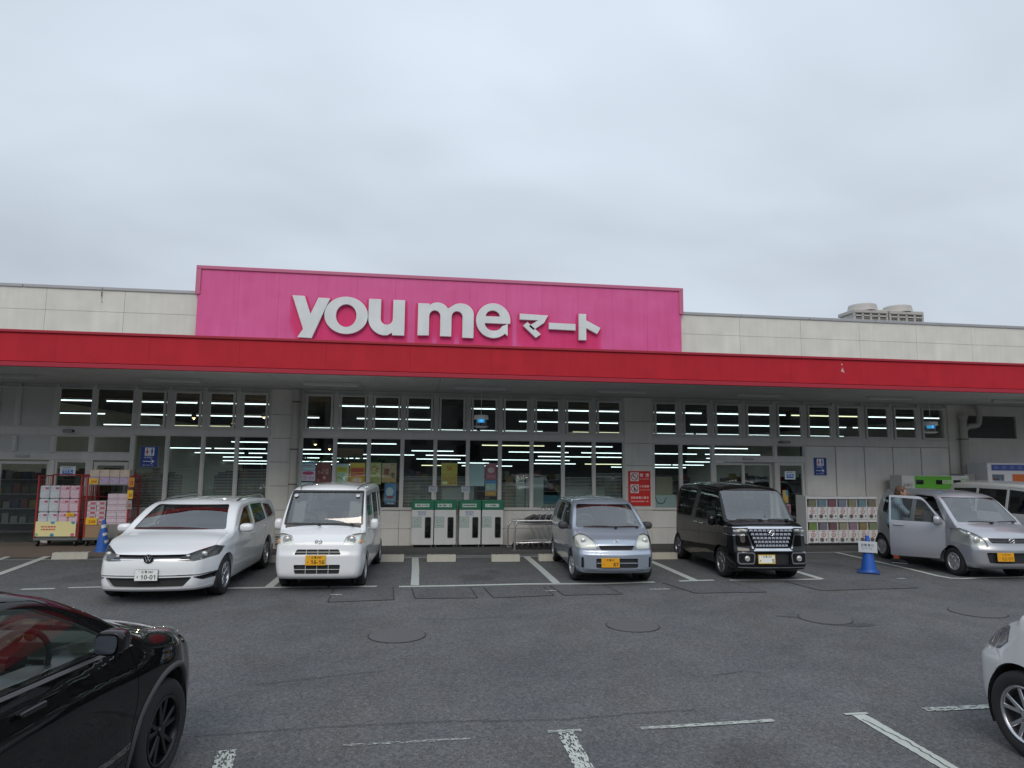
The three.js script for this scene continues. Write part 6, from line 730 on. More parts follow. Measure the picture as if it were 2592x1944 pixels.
// recycling bins
{
  const BINW = std([0.7, 0.72, 0.73], 0.5, 0, { map: grime }), GRN = std([0.012, 0.16, 0.085], 0.45), names = ['leftmost', 'second', 'third', 'rightmost'];
  [-0.08, 0.49, 1.12, 1.7].forEach((x, i) => {
    const b = thing('recycling_bin', 'white recycling bin with green top, ' + names[i] + ' of the four', 'bin', [x + 0.28, 0.004, -17.57], 0, 'recycling bins along the wall'); const body = sub(rb(0.55, 0.88, 0.36, 0.012, 0, 0.5, 0), prism(rpoly([[0.065, 0.235], [0.205, 0.235], [0.205, 0.745], [0.065, 0.745]], 0.03), 'f', 0.14, 0.3)); mesh('body', uvm(body), BINW, b);
    mesh('top', mg([rb(0.57, 0.24, 0.38, 0.02, 0, 1.05, 0), rb(0.53, 0.012, 0.02, 0.004, 0, 0.95, 0.185)]), GRN, b);
    const wi = mesh('viewing_window', prism(rpoly([[0.068, 0.238], [0.202, 0.238], [0.202, 0.742], [0.068, 0.742]], 0.028), 'f', 0.172, 0.175), phy([0.4, 0.42, 0.42], 0.1, 0, { transmission: 1, thickness: 0 }), b);
    mesh('window_frame', prismRing(rpoly([[0.055, 0.225], [0.215, 0.225], [0.215, 0.755], [0.055, 0.755]], 0.035), 0.012, 0.178, 0.186), std([0.16, 0.17, 0.17], 0.5), b);
    const junk = []; for (let k = 0; k < 26; k++) junk.push(new THREE.SphereGeometry(R(0.02, 0.045), 7, 5).scale(1, R(0.6, 1.3), 0.5).translate(R(0.075, 0.195), R(0.25, 0.25 + 0.45 * (0.5 + 0.5 * hash(i, 3, 3))), 0.15)); mesh('contents', mg(junk), std([0.12, 0.115, 0.105], 0.5), b);
    mesh('sticker', flat(0.24, 0.27).translate(-0.15, 0.625, 0.1815), new THREE.MeshStandardMaterial({ roughness: 0.5, map: ctex(120, 136, (g, w, h) => { rects(g, w, h, '#aebdb8', []); g.strokeStyle = '#566a66'; g.lineWidth = 3; g.strokeRect(2, 2, w - 4, h - 4); g.beginPath(); if (i < 2) { g.save(); g.translate(60, 56); g.rotate(-0.7 + i * 0.5); g.ellipse(0, 0, 34, 17, 0, 0, 7); g.restore(); } else { g.moveTo(20, 84); g.lineTo(46, 30); g.lineTo(62, 84); g.lineTo(92, 76); g.lineTo(76, 32); g.lineTo(46, 30); g.closePath(); } g.stroke(); scrawl(g, w, h, '#5a6b68', 0.2, 0.78, 0.6, 0.1, 1, i); }) }), b);
    mesh('top_label', flat(0.36, 0.085).translate(-0.02, 1.045, 0.1915), new THREE.MeshStandardMaterial({ roughness: 0.5, map: ctex(200, 48, (g, w, h) => { rects(g, w, h, '#c2ccc8', []); scrawl(g, w, h, '#1d5d40', 0.06, 0.3, 0.88, 0.6, 1, 20 + i); }) }), b);
    if (i === 0 || i === 2) mesh('paper_notice', flat(0.22, 0.12).translate(-0.02, 0.83, 0.1825), new THREE.MeshStandardMaterial({ roughness: 0.6, map: ctex(96, 56, (g, w, h) => { rects(g, w, h, '#bfc6cc', [['#5a6ea0', 0, 0, 1, 0.14]]); scrawl(g, w, h, '#6b7690', 0.1, 0.3, 0.8, 0.5, 3, 5 + i); }) }), b);
    const legs = []; for (const sx of [-0.23, 0.23]) for (const sz of [-0.13, 0.13]) mesh('foot', mg([cyl(0.014, 0.014, 0.06, sx, 0.03, sz, 10), cyl(0.024, 0.024, 0.012, sx, 0.006, sz, 12)]), SATIN, b);
  });
  for (const [x, l] of [[0.45, 'small paper sign on a post between the first two bins'], [1.3, 'small paper sign on a post behind the third bin']]) { const s = thing('post_sign', l, 'sign', [x, 0.004, -17.77], 0, 'small signs on posts behind the bins'); mesh('post', mg([bx(0.07, 1.38, 0.012, 0, 0.69, 0), bx(0.2, 0.02, 0.06, 0, 0.01, 0)]), ALU, s); mesh('plate', bx(0.22, 0.16, 0.008, 0, 1.44, 0.006), std([0.55, 0.57, 0.58], 0.6), s); mesh('print', flat(0.2, 0.14).translate(0, 1.44, 0.0115), new THREE.MeshStandardMaterial({ roughness: 0.6, map: ctex(96, 64, (g, w, h) => { rects(g, w, h, '#b9c0c8', [['#5a6688', 0, 0, 1, 0.12]]); scrawl(g, w, h, '#6d7486', 0.1, 0.25, 0.8, 0.6, 4, 3); }) }), s); }
}
function prismRing(o, t, z0, z1) { const s = new THREE.Shape(o.map((p) => new THREE.Vector2(...p))); s.holes.push(new THREE.Path(shrink(o, t).map((p) => new THREE.Vector2(...p)))); return new THREE.ExtrudeGeometry(s, { depth: z1 - z0, bevelEnabled: false }).translate(0, 0, z0); }
// nested trolleys
{
  const WIRE = std([0.62, 0.63, 0.63], 0.3, 0.8), GREY = std([0.1, 0.1, 0.105], 0.6), cart = (() => {
    const base = [], up = [], basket = [], wh = [];
    for (const z of [-0.24, 0.24]) { base.push(tube([[-0.42, 0.17, z * 0.8], [0.1, 0.19, z], [0.34, 0.2, z]], 0.011, 14, 6)); up.push(tube([[0.34, 0.2, z], [0.2, 0.55, z], [0.3, 0.7, z], [0.44, 0.96, z], [0.5, 1.0, z]], 0.012, 22, 6)); up.push(tube([[-0.4, 0.62, z * 0.8], [0.0, 0.64, z], [0.22, 0.64, z]], 0.01, 12, 6), tube([[0.34, 0.2, z], [0.05, 0.64, z]], 0.01, 8, 6)); }
    for (let i = 0; i < 7; i++) { const x = -0.4 + i * 0.1; base.push(rod([x, 0.175, -0.22], [x, 0.175, 0.22], 0.005, 5)); basket.push(rod([x, 0.62, -0.22], [x, 0.62, 0.22], 0.005, 5), rod([x, 0.62, -0.22], [x, 0.72, -0.24], 0.004, 5), rod([x, 0.62, 0.22], [x, 0.72, 0.24], 0.004, 5)); }
    basket.push(tube([[-0.45, 0.72, -0.2], [0.25, 0.73, -0.25], [0.25, 0.73, 0.25], [-0.45, 0.72, 0.2]], 0.008, 40, 6, true, 0)); const hand = [tube([[0.5, 1.0, -0.24], [0.53, 1.03, -0.12], [0.53, 1.03, 0.12], [0.5, 1.0, 0.24]], 0.018, 20, 8)];
    for (const [x, z] of [[-0.38, -0.2], [-0.38, 0.2], [0.32, -0.24], [0.32, 0.24]]) wh.push([x, z]); return { base: mg(base), up: mg(up), basket: mg(basket), hand: mg(hand), wh };
  })();
  const wgeo = mg([cyl(0.06, 0.06, 0.03, 0, 0, 0, 18).rotateX(Math.PI / 2), bx(0.03, 0.1, 0.045, 0, 0.06, 0)]);
  const ord = ['leftmost', 'second', 'third', 'fourth', 'fifth', 'sixth', 'rightmost'];
  for (let i = 0; i < 7; i++) { const c = thing('shopping_trolley', 'chrome wire shopping trolley, ' + ord[i] + ' of the nested row', 'trolley', [2.8 + i * 0.145, 0.004, -16.95 + (i % 2) * 0.02], R(-0.02, 0.02), 'nested shopping trolleys'); c.scale.set(0.82, 1, 1); mesh('base', cart.base, WIRE, c); mesh('frame', cart.up, WIRE, c); mesh('basket', cart.basket, WIRE, c); mesh('handle', cart.hand, GREY, c); mesh('seat_flap', bx(0.34, 0.012, 0.36, 0, 0, 0).rotateZ(0.32).translate(0.1, 0.79, 0), GREY, c); for (const [x, z] of cart.wh) { const w = mesh('wheel', wgeo, BLK, c); w.position.set(x, 0.06, z); } }
  const rl = thing('trolley_rail', 'chrome hoop rail around the nested trolleys', 'rail', [2.42, 0.004, -16.6]); mesh('hoop', mg([tube([[0.02, 0, 0], [0.02, 0.55, 0], [0.08, 0.68, 0], [0.2, 0.72, 0], [1.9, 0.72, 0]], 0.025, 60, 10, false, 0.4), tube([[-0.06, 0, -0.66], [-0.06, 0.5, -0.66], [0.02, 0.63, -0.66], [0.2, 0.68, -0.66], [1.9, 0.7, -0.66]], 0.025, 60, 10, false, 0.4)]), WIRE, rl); mesh('foot_rail', mg([bx(2, 0.025, 0.05, 0.95, 0.012, 0.0), bx(2, 0.025, 0.05, 0.95, 0.012, -0.66)]), SATIN, rl);
}
// wheel stops
{
  const CONC = std([0.5, 0.49, 0.43], 0.9, 0, { map: grime, bumpMap: asphBump, bumpScale: 0.004 }), where = ['left of the station wagon', 'under the tail of the station wagon', 'behind the station wagon, right one', 'behind the white boxy minivan', 'beside the white boxy minivan', 'left one in the empty bay', 'right one in the empty bay', 'behind the blue silver hatchback', 'right of the blue silver hatchback', 'under the tail of the black minivan'];
  [[-7.34, -15.98], [-4.7, -15.3], [-3.2, -15.2], [-1.9, -15.15], [-0.52, -15.15], [0.6, -15.08], [2.0, -15.0], [3.05, -15.0], [5.66, -15.1], [7.0, -15.1]].forEach(([x, z], i) => { const s = thing('wheel_stop', 'concrete wheel stop ' + where[i], 'wheel stop', [x, 0, z], R(-0.03, 0.03), 'concrete wheel stops'); const g = new THREE.ExtrudeGeometry(new THREE.Shape([[-0.085, 0], [0.085, 0], [0.06, 0.115], [-0.06, 0.115]].map((p) => new THREE.Vector2(...p))), { depth: i ? 0.6 : 0.68, bevelEnabled: true, bevelThickness: 0.015, bevelSize: 0.012, bevelSegments: 2 }).rotateY(Math.PI / 2).translate(-0.3, 0.012, 0); mesh('block', uvm(g), CONC, s); for (const k of [-0.2, 0.2]) mesh('bolt', cyl(0.014, 0.014, 0.012, k, 0.142, 0, 8), std([0.2, 0.13, 0.08], 0.7), s); });
}
// cones
function cone(label, x, z, h, bands, y = 0.004) {
  const c = thing('traffic_cone', label, 'traffic cone', [x, y, z], 0.2), BLUE = std([0.016, 0.1, 0.42], 0.45), WB = std([0.62, 0.65, 0.68], 0.4); const r = (k) => 0.145 - 0.112 * k; mesh('base', mg([rb(0.4, 0.03, 0.4, 0.012, 0, 0.015, 0)]), std([0.015, 0.05, 0.2], 0.6), c);
  mesh('body', new THREE.LatheGeometry([[0.165, 0.03], [0.16, 0.05], [0.145, 0.065], [r(0.98), h * 0.985], [0.026, h], [0.0, h]].map((p) => new THREE.Vector2(...p)), 32), BLUE, c);
  for (const [a, b, t] of bands) { const k0 = r(a) + 0.003, k1 = r(b) + 0.003, g = new THREE.CylinderGeometry(k1, k0, (b - a) * h, 32, 1, true).translate(0, (a + b) / 2 * h + 0.01, 0), p = g.attributes.position; for (let i = 0; i < p.count; i++) p.setY(i, p.getY(i) + t * p.getX(i)); mesh('reflective_band', g, WB, c); } return c;
}
cone('blue traffic cone with slanted white bands beside the station wagon', -7.02, -16.75, 0.76, [[0.27, 0.36, 0.3], [0.5, 0.59, 0.3], [0.74, 0.84, 0.3]]); cone('blue traffic cone mostly hidden behind the blue silver hatchback', 5.62, -16.95, 0.7, []);
{ const c = cone('blue traffic cone with a paper sign beside the silver hatchback', 9.2, -12.88, 0.74, [[0.4, 0.52, 0]], 0.007); c.rotation.y = -0.6; mesh('paper_sign', bx(0.34, 0.22, 0.006, 0, 0.52, 0.115), std([0.6, 0.62, 0.63], 0.7), c); mesh('writing', flat(0.32, 0.2).translate(0, 0.52, 0.1195), new THREE.MeshStandardMaterial({ roughness: 0.7, map: ctex(128, 80, (g, w, h) => { rects(g, w, h, '#c3c9cd', []); kj(g, '自動車口', 14, 14, 22, '#59616c', 3); scrawl(g, w, h, '#8b929b', 0.1, 0.55, 0.7, 0.3, 2, 3); }) }), c); }
// slotted crates by the pipe
{ const names = ['lower', 'middle', 'upper']; for (let k = 0; k < 3; k++) { const c = thing('plastic_crate', 'white slotted plastic crate by the drain pipe, ' + names[k] + ' of three', 'crate', [-3.38, 0.004 + k * 0.17, WZ + 0.28], 0, 'white crates by the drain pipe'); const g = [bx(0.36, 0.012, 0.3, 0, 0.01, 0)]; for (const y of [0.02, 0.07, 0.145]) for (const [w, d, x, z] of [[0.36, 0.015, 0, 0.145], [0.36, 0.015, 0, -0.145], [0.015, 0.3, 0.172, 0], [0.015, 0.3, -0.172, 0]]) g.push(bx(w, 0.022, d, x, y, z)); for (const [x, z] of [[-0.165, 0.14], [0.165, 0.14], [-0.165, -0.14], [0.165, -0.14], [0, 0.145]]) g.push(bx(0.03, 0.16, 0.018, x, 0.082, z)); mesh('crate_body', mg(g), std([0.5, 0.49, 0.46], 0.6), c); } }
// raised entrance step on the left and the goods cages
tag(mesh('entrance_step', uvm(mg([bb(-14, -6.35, 0, 0.13, WZ - 0.19, WZ + 0.75), new THREE.ExtrudeGeometry(new THREE.Shape([[0, 0], [0.75, 0], [0, 0.13]].map((p) => new THREE.Vector2(...p))), { depth: 7.65, bevelEnabled: false }).rotateY(-Math.PI / 2).translate(-6.35, 0, WZ + 0.75)])), std([0.15, 0.12, 0.1], 0.95, 0, { map: grime, bumpMap: asphBump, bumpScale: 0.003 })), 'brownish sloped step up to the left entrance', 'step', null, 'structure');
const tissue = (bg, a, b, sd) => ctex(128, 128, (g, w, h) => { rects(g, w, h, bg, []); for (let i = 0; i < 22; i++) { g.fillStyle = i % 2 ? a : b; g.globalAlpha = 0.55; g.beginPath(); g.arc(w * hash(i, 1, sd), h * hash(i, 2, sd), 4 + 8 * hash(i, 3, sd), 0, 7); g.fill(); } g.globalAlpha = 1; });
{
  const TR = ['bottom', 'middle', 'top'], OR = ['first', 'second', 'third', 'fourth', 'fifth'];
  const REDF = std([0.42, 0.03, 0.03], 0.45), cageAt = (x, label) => {
    const c = thing('roll_cage', label, 'goods cage', [x, 0.13, WZ + 0.42]); const fr = []; for (const sx of [-0.46, 0.46]) { for (const z of [-0.3, 0.3]) fr.push(rod([sx, 0.18, z], [sx, 1.62, z], 0.02, 8)); for (const y of [0.2, 0.6, 1.1, 1.6]) fr.push(rod([sx, y, -0.3], [sx, y, 0.3], 0.014, 8)); for (let k = 0; k < 5; k++) fr.push(rod([sx, 0.2, -0.2 + k * 0.1], [sx, 1.6, -0.2 + k * 0.1], 0.006, 5)); } fr.push(rod([-0.46, 1.62, -0.3], [0.46, 1.62, -0.3], 0.016, 8), rod([-0.46, 1.1, -0.3], [0.46, 1.1, -0.3], 0.012, 8)); mesh('red_frame', mg(fr), REDF, c); mesh('deck', bx(0.94, 0.05, 0.64, 0, 0.165, 0), std([0.14, 0.15, 0.15], 0.6), c);
    for (const sx of [-0.4, 0.4]) for (const z of [-0.25, 0.25]) mesh('castor', mg([cyl(0.06, 0.06, 0.035, 0, 0, 0, 16).rotateZ(Math.PI / 2).translate(sx, 0.06, z), bx(0.05, 0.08, 0.06, sx, 0.11, z)]), BLK, c); return c;
  };
  cageAt(-8.17, 'red goods cage full of toilet paper packs by the left entrance'); cageAt(-7.12, 'red goods cage of tissue boxes next to the blue cone');
  const packM = [tissue('#c9d2d6', '#9fb6c2', '#d3b4bf', 1), tissue('#d9bcc6', '#c48a9e', '#e2d2d8', 2)].map((t) => new THREE.MeshStandardMaterial({ map: t, roughness: 0.35 })), pg = rb(0.212, 0.3, 0.25, 0.035, 0, 0, 0, 2), lab = std([0.5, 0.12, 0.18], 0.5);
  for (let r = 0; r < 3; r++) for (let c = 0; c < 4; c++) { const p = thing('toilet_paper_pack', `${c < 2 ? 'pale blue' : 'pink'} toilet paper pack in the left red cage, ${TR[r]} row, ${c % 2 ? 'right' : 'left'} ${c < 2 ? 'blue' : 'pink'} column`, 'toilet paper', [-8.17 - 0.325 + c * 0.216, 0.13 + 0.34 + 0.152 + 0.13 + r * 0.305, WZ + 0.42 + 0.17], R(-0.03, 0.03), c < 2 ? 'pale blue packs in the left cage' : 'pink packs in the left cage'); mesh('pack', pg, packM[c < 2 ? 0 : 1], p); mesh('seal', bx(0.07, 0.05, 0.004, 0.05, 0.09, 0.1255), lab, p); }
  sheet('cage_board', 'pale yellow printed board across the foot of the left red cage', 'board', -8.6, -7.74, 0.36, 0.7, WZ + 0.42 + 0.34, ctex(256, 104, (g, w, h) => { rects(g, w, h, '#cfc58f', []); for (const [x, y, c] of [[0.42, 0.06, '#4b86a0'], [0.93, 0.06, '#4b86a0'], [0.42, 0.92, '#3f7c98'], [0.93, 0.9, '#b5587a'], [0.03, 0.9, '#7fae7a']]) { g.fillStyle = c; g.beginPath(); g.arc(w * x, h * y, 13, 0, 7); g.fill(); } scrawl(g, w, h, '#b0524e', 0.14, 0.3, 0.36, 0.36, 2, 6); }), null, 0.012);
  const fillB = thing('carton', 'grey carton carrying the toilet paper packs in the left red cage', 'carton', [-8.17, 0.13 + 0.19, WZ + 0.42]); mesh('box', rb(0.86, 0.27, 0.58, 0.01, 0, 0.136, 0), std([0.4, 0.38, 0.34], 0.8), fillB); mesh('flap', bx(0.4, 0.004, 0.57, -0.2, 0.274, 0), std([0.42, 0.4, 0.36], 0.8), fillB);
  // second cage
  const flo = new THREE.MeshStandardMaterial({ map: tissue('#cdbfb0', '#b98f98', '#d9c27a', 5), roughness: 0.5 }), pw = new THREE.MeshStandardMaterial({ map: tissue('#d6c7cf', '#c9a5b5', '#e0dadd', 9), roughness: 0.5 }), rw = new THREE.MeshStandardMaterial({ map: tissue('#cfc9cb', '#a84455', '#d5d0d2', 13), roughness: 0.5 }), pur = new THREE.MeshStandardMaterial({ map: tissue('#b9a6c0', '#6d76b5', '#d5b45c', 15), roughness: 0.5 });
  const zf2 = WZ + 0.42; const tray = thing('display_tray', 'display shelf on top of the right red cage carrying floral tissue boxes', 'shelf', [-7.12, 0.13 + 1.4, zf2]); mesh('shelf', bx(0.9, 0.02, 0.58, 0, 0.01, 0), SATIN, tray); mesh('lip', bx(0.9, 0.03, 0.01, 0, 0.02, 0.29), SATIN, tray);
  for (let r = 0; r < 2; r++) for (let k = 0; k < 4; k++) { const q = thing('tissue_box', `${r ? 'floral tissue box, upper row' : 'purple tissue box, lower row'} on the right red cage shelf, ${OR[k]} from the left`, 'tissue box', [-7.12 - 0.33 + k * 0.22, 1.55 + r * 0.17 + 0.083, zf2 + 0.17], 0, r ? 'floral tissue boxes on the cage' : 'purple tissue boxes on the cage'); mesh('box', rb(0.215, 0.165, 0.24, 0.008, 0, 0, 0, 1), r ? flo : pur, q); mesh('slot', bx(0.12, 0.002, 0.04, 0, 0.0835, 0), std([0.6, 0.6, 0.6], 0.7), q); }
  for (let r = 0; r < 5; r++) for (let k = 0; k < 2; k++) { const q = thing('tissue_box', `pink tissue carton in the right cage, ${k ? 'right' : 'left'} stack, ${OR[r]} from the bottom`, 'tissue box', [-7.12 + 0.1 + k * 0.225, 0.62 + r * 0.142 + 0.07, zf2 + 0.15], R(-0.02, 0.02), 'pink tissue cartons in the right cage'); mesh('box', rb(0.22, 0.138, 0.26, 0.006, 0, 0, 0, 1), pw, q); mesh('band', bx(0.2, 0.02, 0.003, 0, -0.03, 0.1305), std([0.45, 0.3, 0.36], 0.6), q); }
  for (let r = 0; r < 5; r++) for (let k = 0; k < 2; k++) { const q = thing('tissue_box', `red and white tissue carton in the right cage, ${k ? 'right' : 'left'} stack, ${OR[r]} from the bottom`, 'tissue box', [-7.12 - 0.345 + k * 0.205, 0.62 + r * 0.108 + 0.053, zf2 + 0.15], R(-0.03, 0.03), 'red and white tissue cartons in the right cage'); mesh('box', rb(0.195, 0.104, 0.26, 0.006, 0, 0, 0, 1), rw, q); mesh('band', bx(0.1, 0.06, 0.003, 0.03, 0, 0.1305), lab, q); }
  for (const [x, w, m, l] of [[-0.2, 0.5, std([0.33, 0.22, 0.13], 0.85), 'brown cardboard carton at the foot of the right red cage'], [0.25, 0.38, std([0.26, 0.25, 0.24], 0.85), 'grey cardboard carton at the foot of the right red cage']]) { const q = thing('carton', l, 'carton', [-7.12 + x, 0.13 + 0.19, zf2 + 0.03]); mesh('box', rb(w, 0.295, 0.54, 0.006, 0, 0.1485, 0), m, q); mesh('tape', bx(0.05, 0.003, 0.54, 0, 0.297, 0), std([0.4, 0.33, 0.22], 0.5), q); mesh('print', bx(0.14, 0.06, 0.003, w * 0.25, 0.08, 0.2715), std([0.2, 0.13, 0.07], 0.8), q); }
  for (const [x, y, w, h, l] of [[-7.45, 1.62, 0.2, 0.13, 'upper yellow price card on the right red cage'], [-7.43, 0.7, 0.25, 0.16, 'large yellow price card low on the right red cage'], [-7.9, 0.85, 0.17, 0.09, 'yellow price card on the toilet paper packs'], [-6.61, 1.6, 0.12, 0.22, 'orange price card on the side of the right red cage'], [-6.62, 1.32, 0.12, 0.2, 'yellow price card below the orange one on the right red cage'], [-6.63, 1.08, 0.12, 0.2, 'grey paper card lowest on the side of the right red cage']]) sheet('price_card', l, 'price card', x - w / 2, x + w / 2, y - h / 2, y + h / 2, zf2 + (x > -6.7 ? 0.34 : 0.315), ctex(96, 64, (g, a, b) => { rects(g, a, b, l.startsWith('grey') ? '#8d8984' : l.startsWith('orange') ? '#b97c25' : '#cfa81e', []); big(g, a, b, y > 1.4 ? '298' : '248', '#8f2a1e', 0.55, 0.8, 0.6); }), null, 0.006);
}
// capsule toy machines
{
  const ORD = ['first', 'second', 'third', 'fourth', 'fifth', 'sixth', 'seventh'], CW = std([0.76, 0.77, 0.78], 0.45), cards = ['#c2dd84', '#c3b5c8', '#c2929c', '#e6dcc2', '#e6bcd4', '#dcc08c', '#ccd2a4', '#cdc6a8', '#b2cfe2', '#c58398', '#bcc4d8', '#d8cfae', '#b0d2de', '#ccbba4'], bt = ctex(128, 150, (g, w, h) => { rects(g, w, h, '#e2e5e6', []); g.strokeStyle = '#c0544c'; g.lineWidth = 9; g.beginPath(); g.arc(w * 0.5, h * 0.36, 25, 0, 7); g.stroke(); g.fillStyle = '#a53c3c'; g.fillRect(w * 0.3, 2, w * 0.4, 9); g.fillRect(w * 0.84, h * 0.1, 9, 9); g.fillRect(w * 0.84, h * 0.26, 9, 9); g.fillStyle = '#8d8f92'; g.fillRect(w * 0.44, h * 0.3, w * 0.12, h * 0.12); }), faceM = new THREE.MeshStandardMaterial({ map: bt, roughness: 0.4 });
  const st = thing('machine_stand', 'white stand and side panel of the capsule toy machines', 'stand', [11.62, 0.004, -17.46]); mesh('side_panel', rb(0.03, 1.3, 0.5, 0.008, -1.08, 0.68, 0), CW, st); mesh('plinth', bx(2.14, 0.05, 0.5, 0, 0.028, 0), BLK, st);
  for (let r = 0; r < 2; r++) for (let k = 0; k < 7; k++) {
    const m = thing('capsule_machine', 'capsule toy machine, ' + ORD[k] + ' from the left in the ' + (r ? 'upper' : 'lower') + ' row', 'toy machine', [10.72 + k * 0.298, 0.058 + r * 0.625, -17.46], 0, 'capsule toy machines'); mesh('body', mg([rb(0.29, 0.34, 0.46, 0.012, 0, 0.17, 0), bx(0.29, 0.06, 0.46, 0, 0.59, 0), bx(0.29, 0.28, 0.03, 0, 0.44, -0.2), bx(0.012, 0.24, 0.4, -0.139, 0.45, 0), bx(0.012, 0.24, 0.4, 0.139, 0.45, 0)]), CW, m);
    mesh('capsule_window', bx(0.264, 0.21, 0.006, 0, 0.45, 0.205), phy([0.8, 0.82, 0.82], 0.05, 0, { transmission: 1, thickness: 0 }), m); mesh('card', bx(0.215, 0.2, 0.006, 0.015, 0.445, 0.198), std(cards[(r * 7 + k) % 14], 0.6), m); const cs = []; for (let q = 0; q < 12; q++) cs.push(new THREE.SphereGeometry(0.034, 8, 6).translate(-0.1 + (q % 4) * 0.067, 0.38 + Math.floor(q / 4) * 0.062, 0.12)); mesh('capsules', mg(cs), std(cards[(r * 5 + k * 3 + 2) % 14], 0.3), m);
    mesh('front_panel', flat(0.27, 0.31).translate(0, 0.175, 0.2315), faceM, m); mesh('dial', mg([cyl(0.05, 0.052, 0.03, 0, 0, 0, 20).rotateX(Math.PI / 2).translate(-0.055, 0.1, 0.245), rb(0.018, 0.085, 0.03, 0.006, 0, 0, 0).rotateZ(0.6).translate(-0.055, 0.1, 0.268)]), std([0.22, 0.2, 0.19], 0.4), m); mesh('coin_slot', rb(0.04, 0.06, 0.012, 0.004, 0.08, 0.1, 0.236), SATIN, m);
  }
}
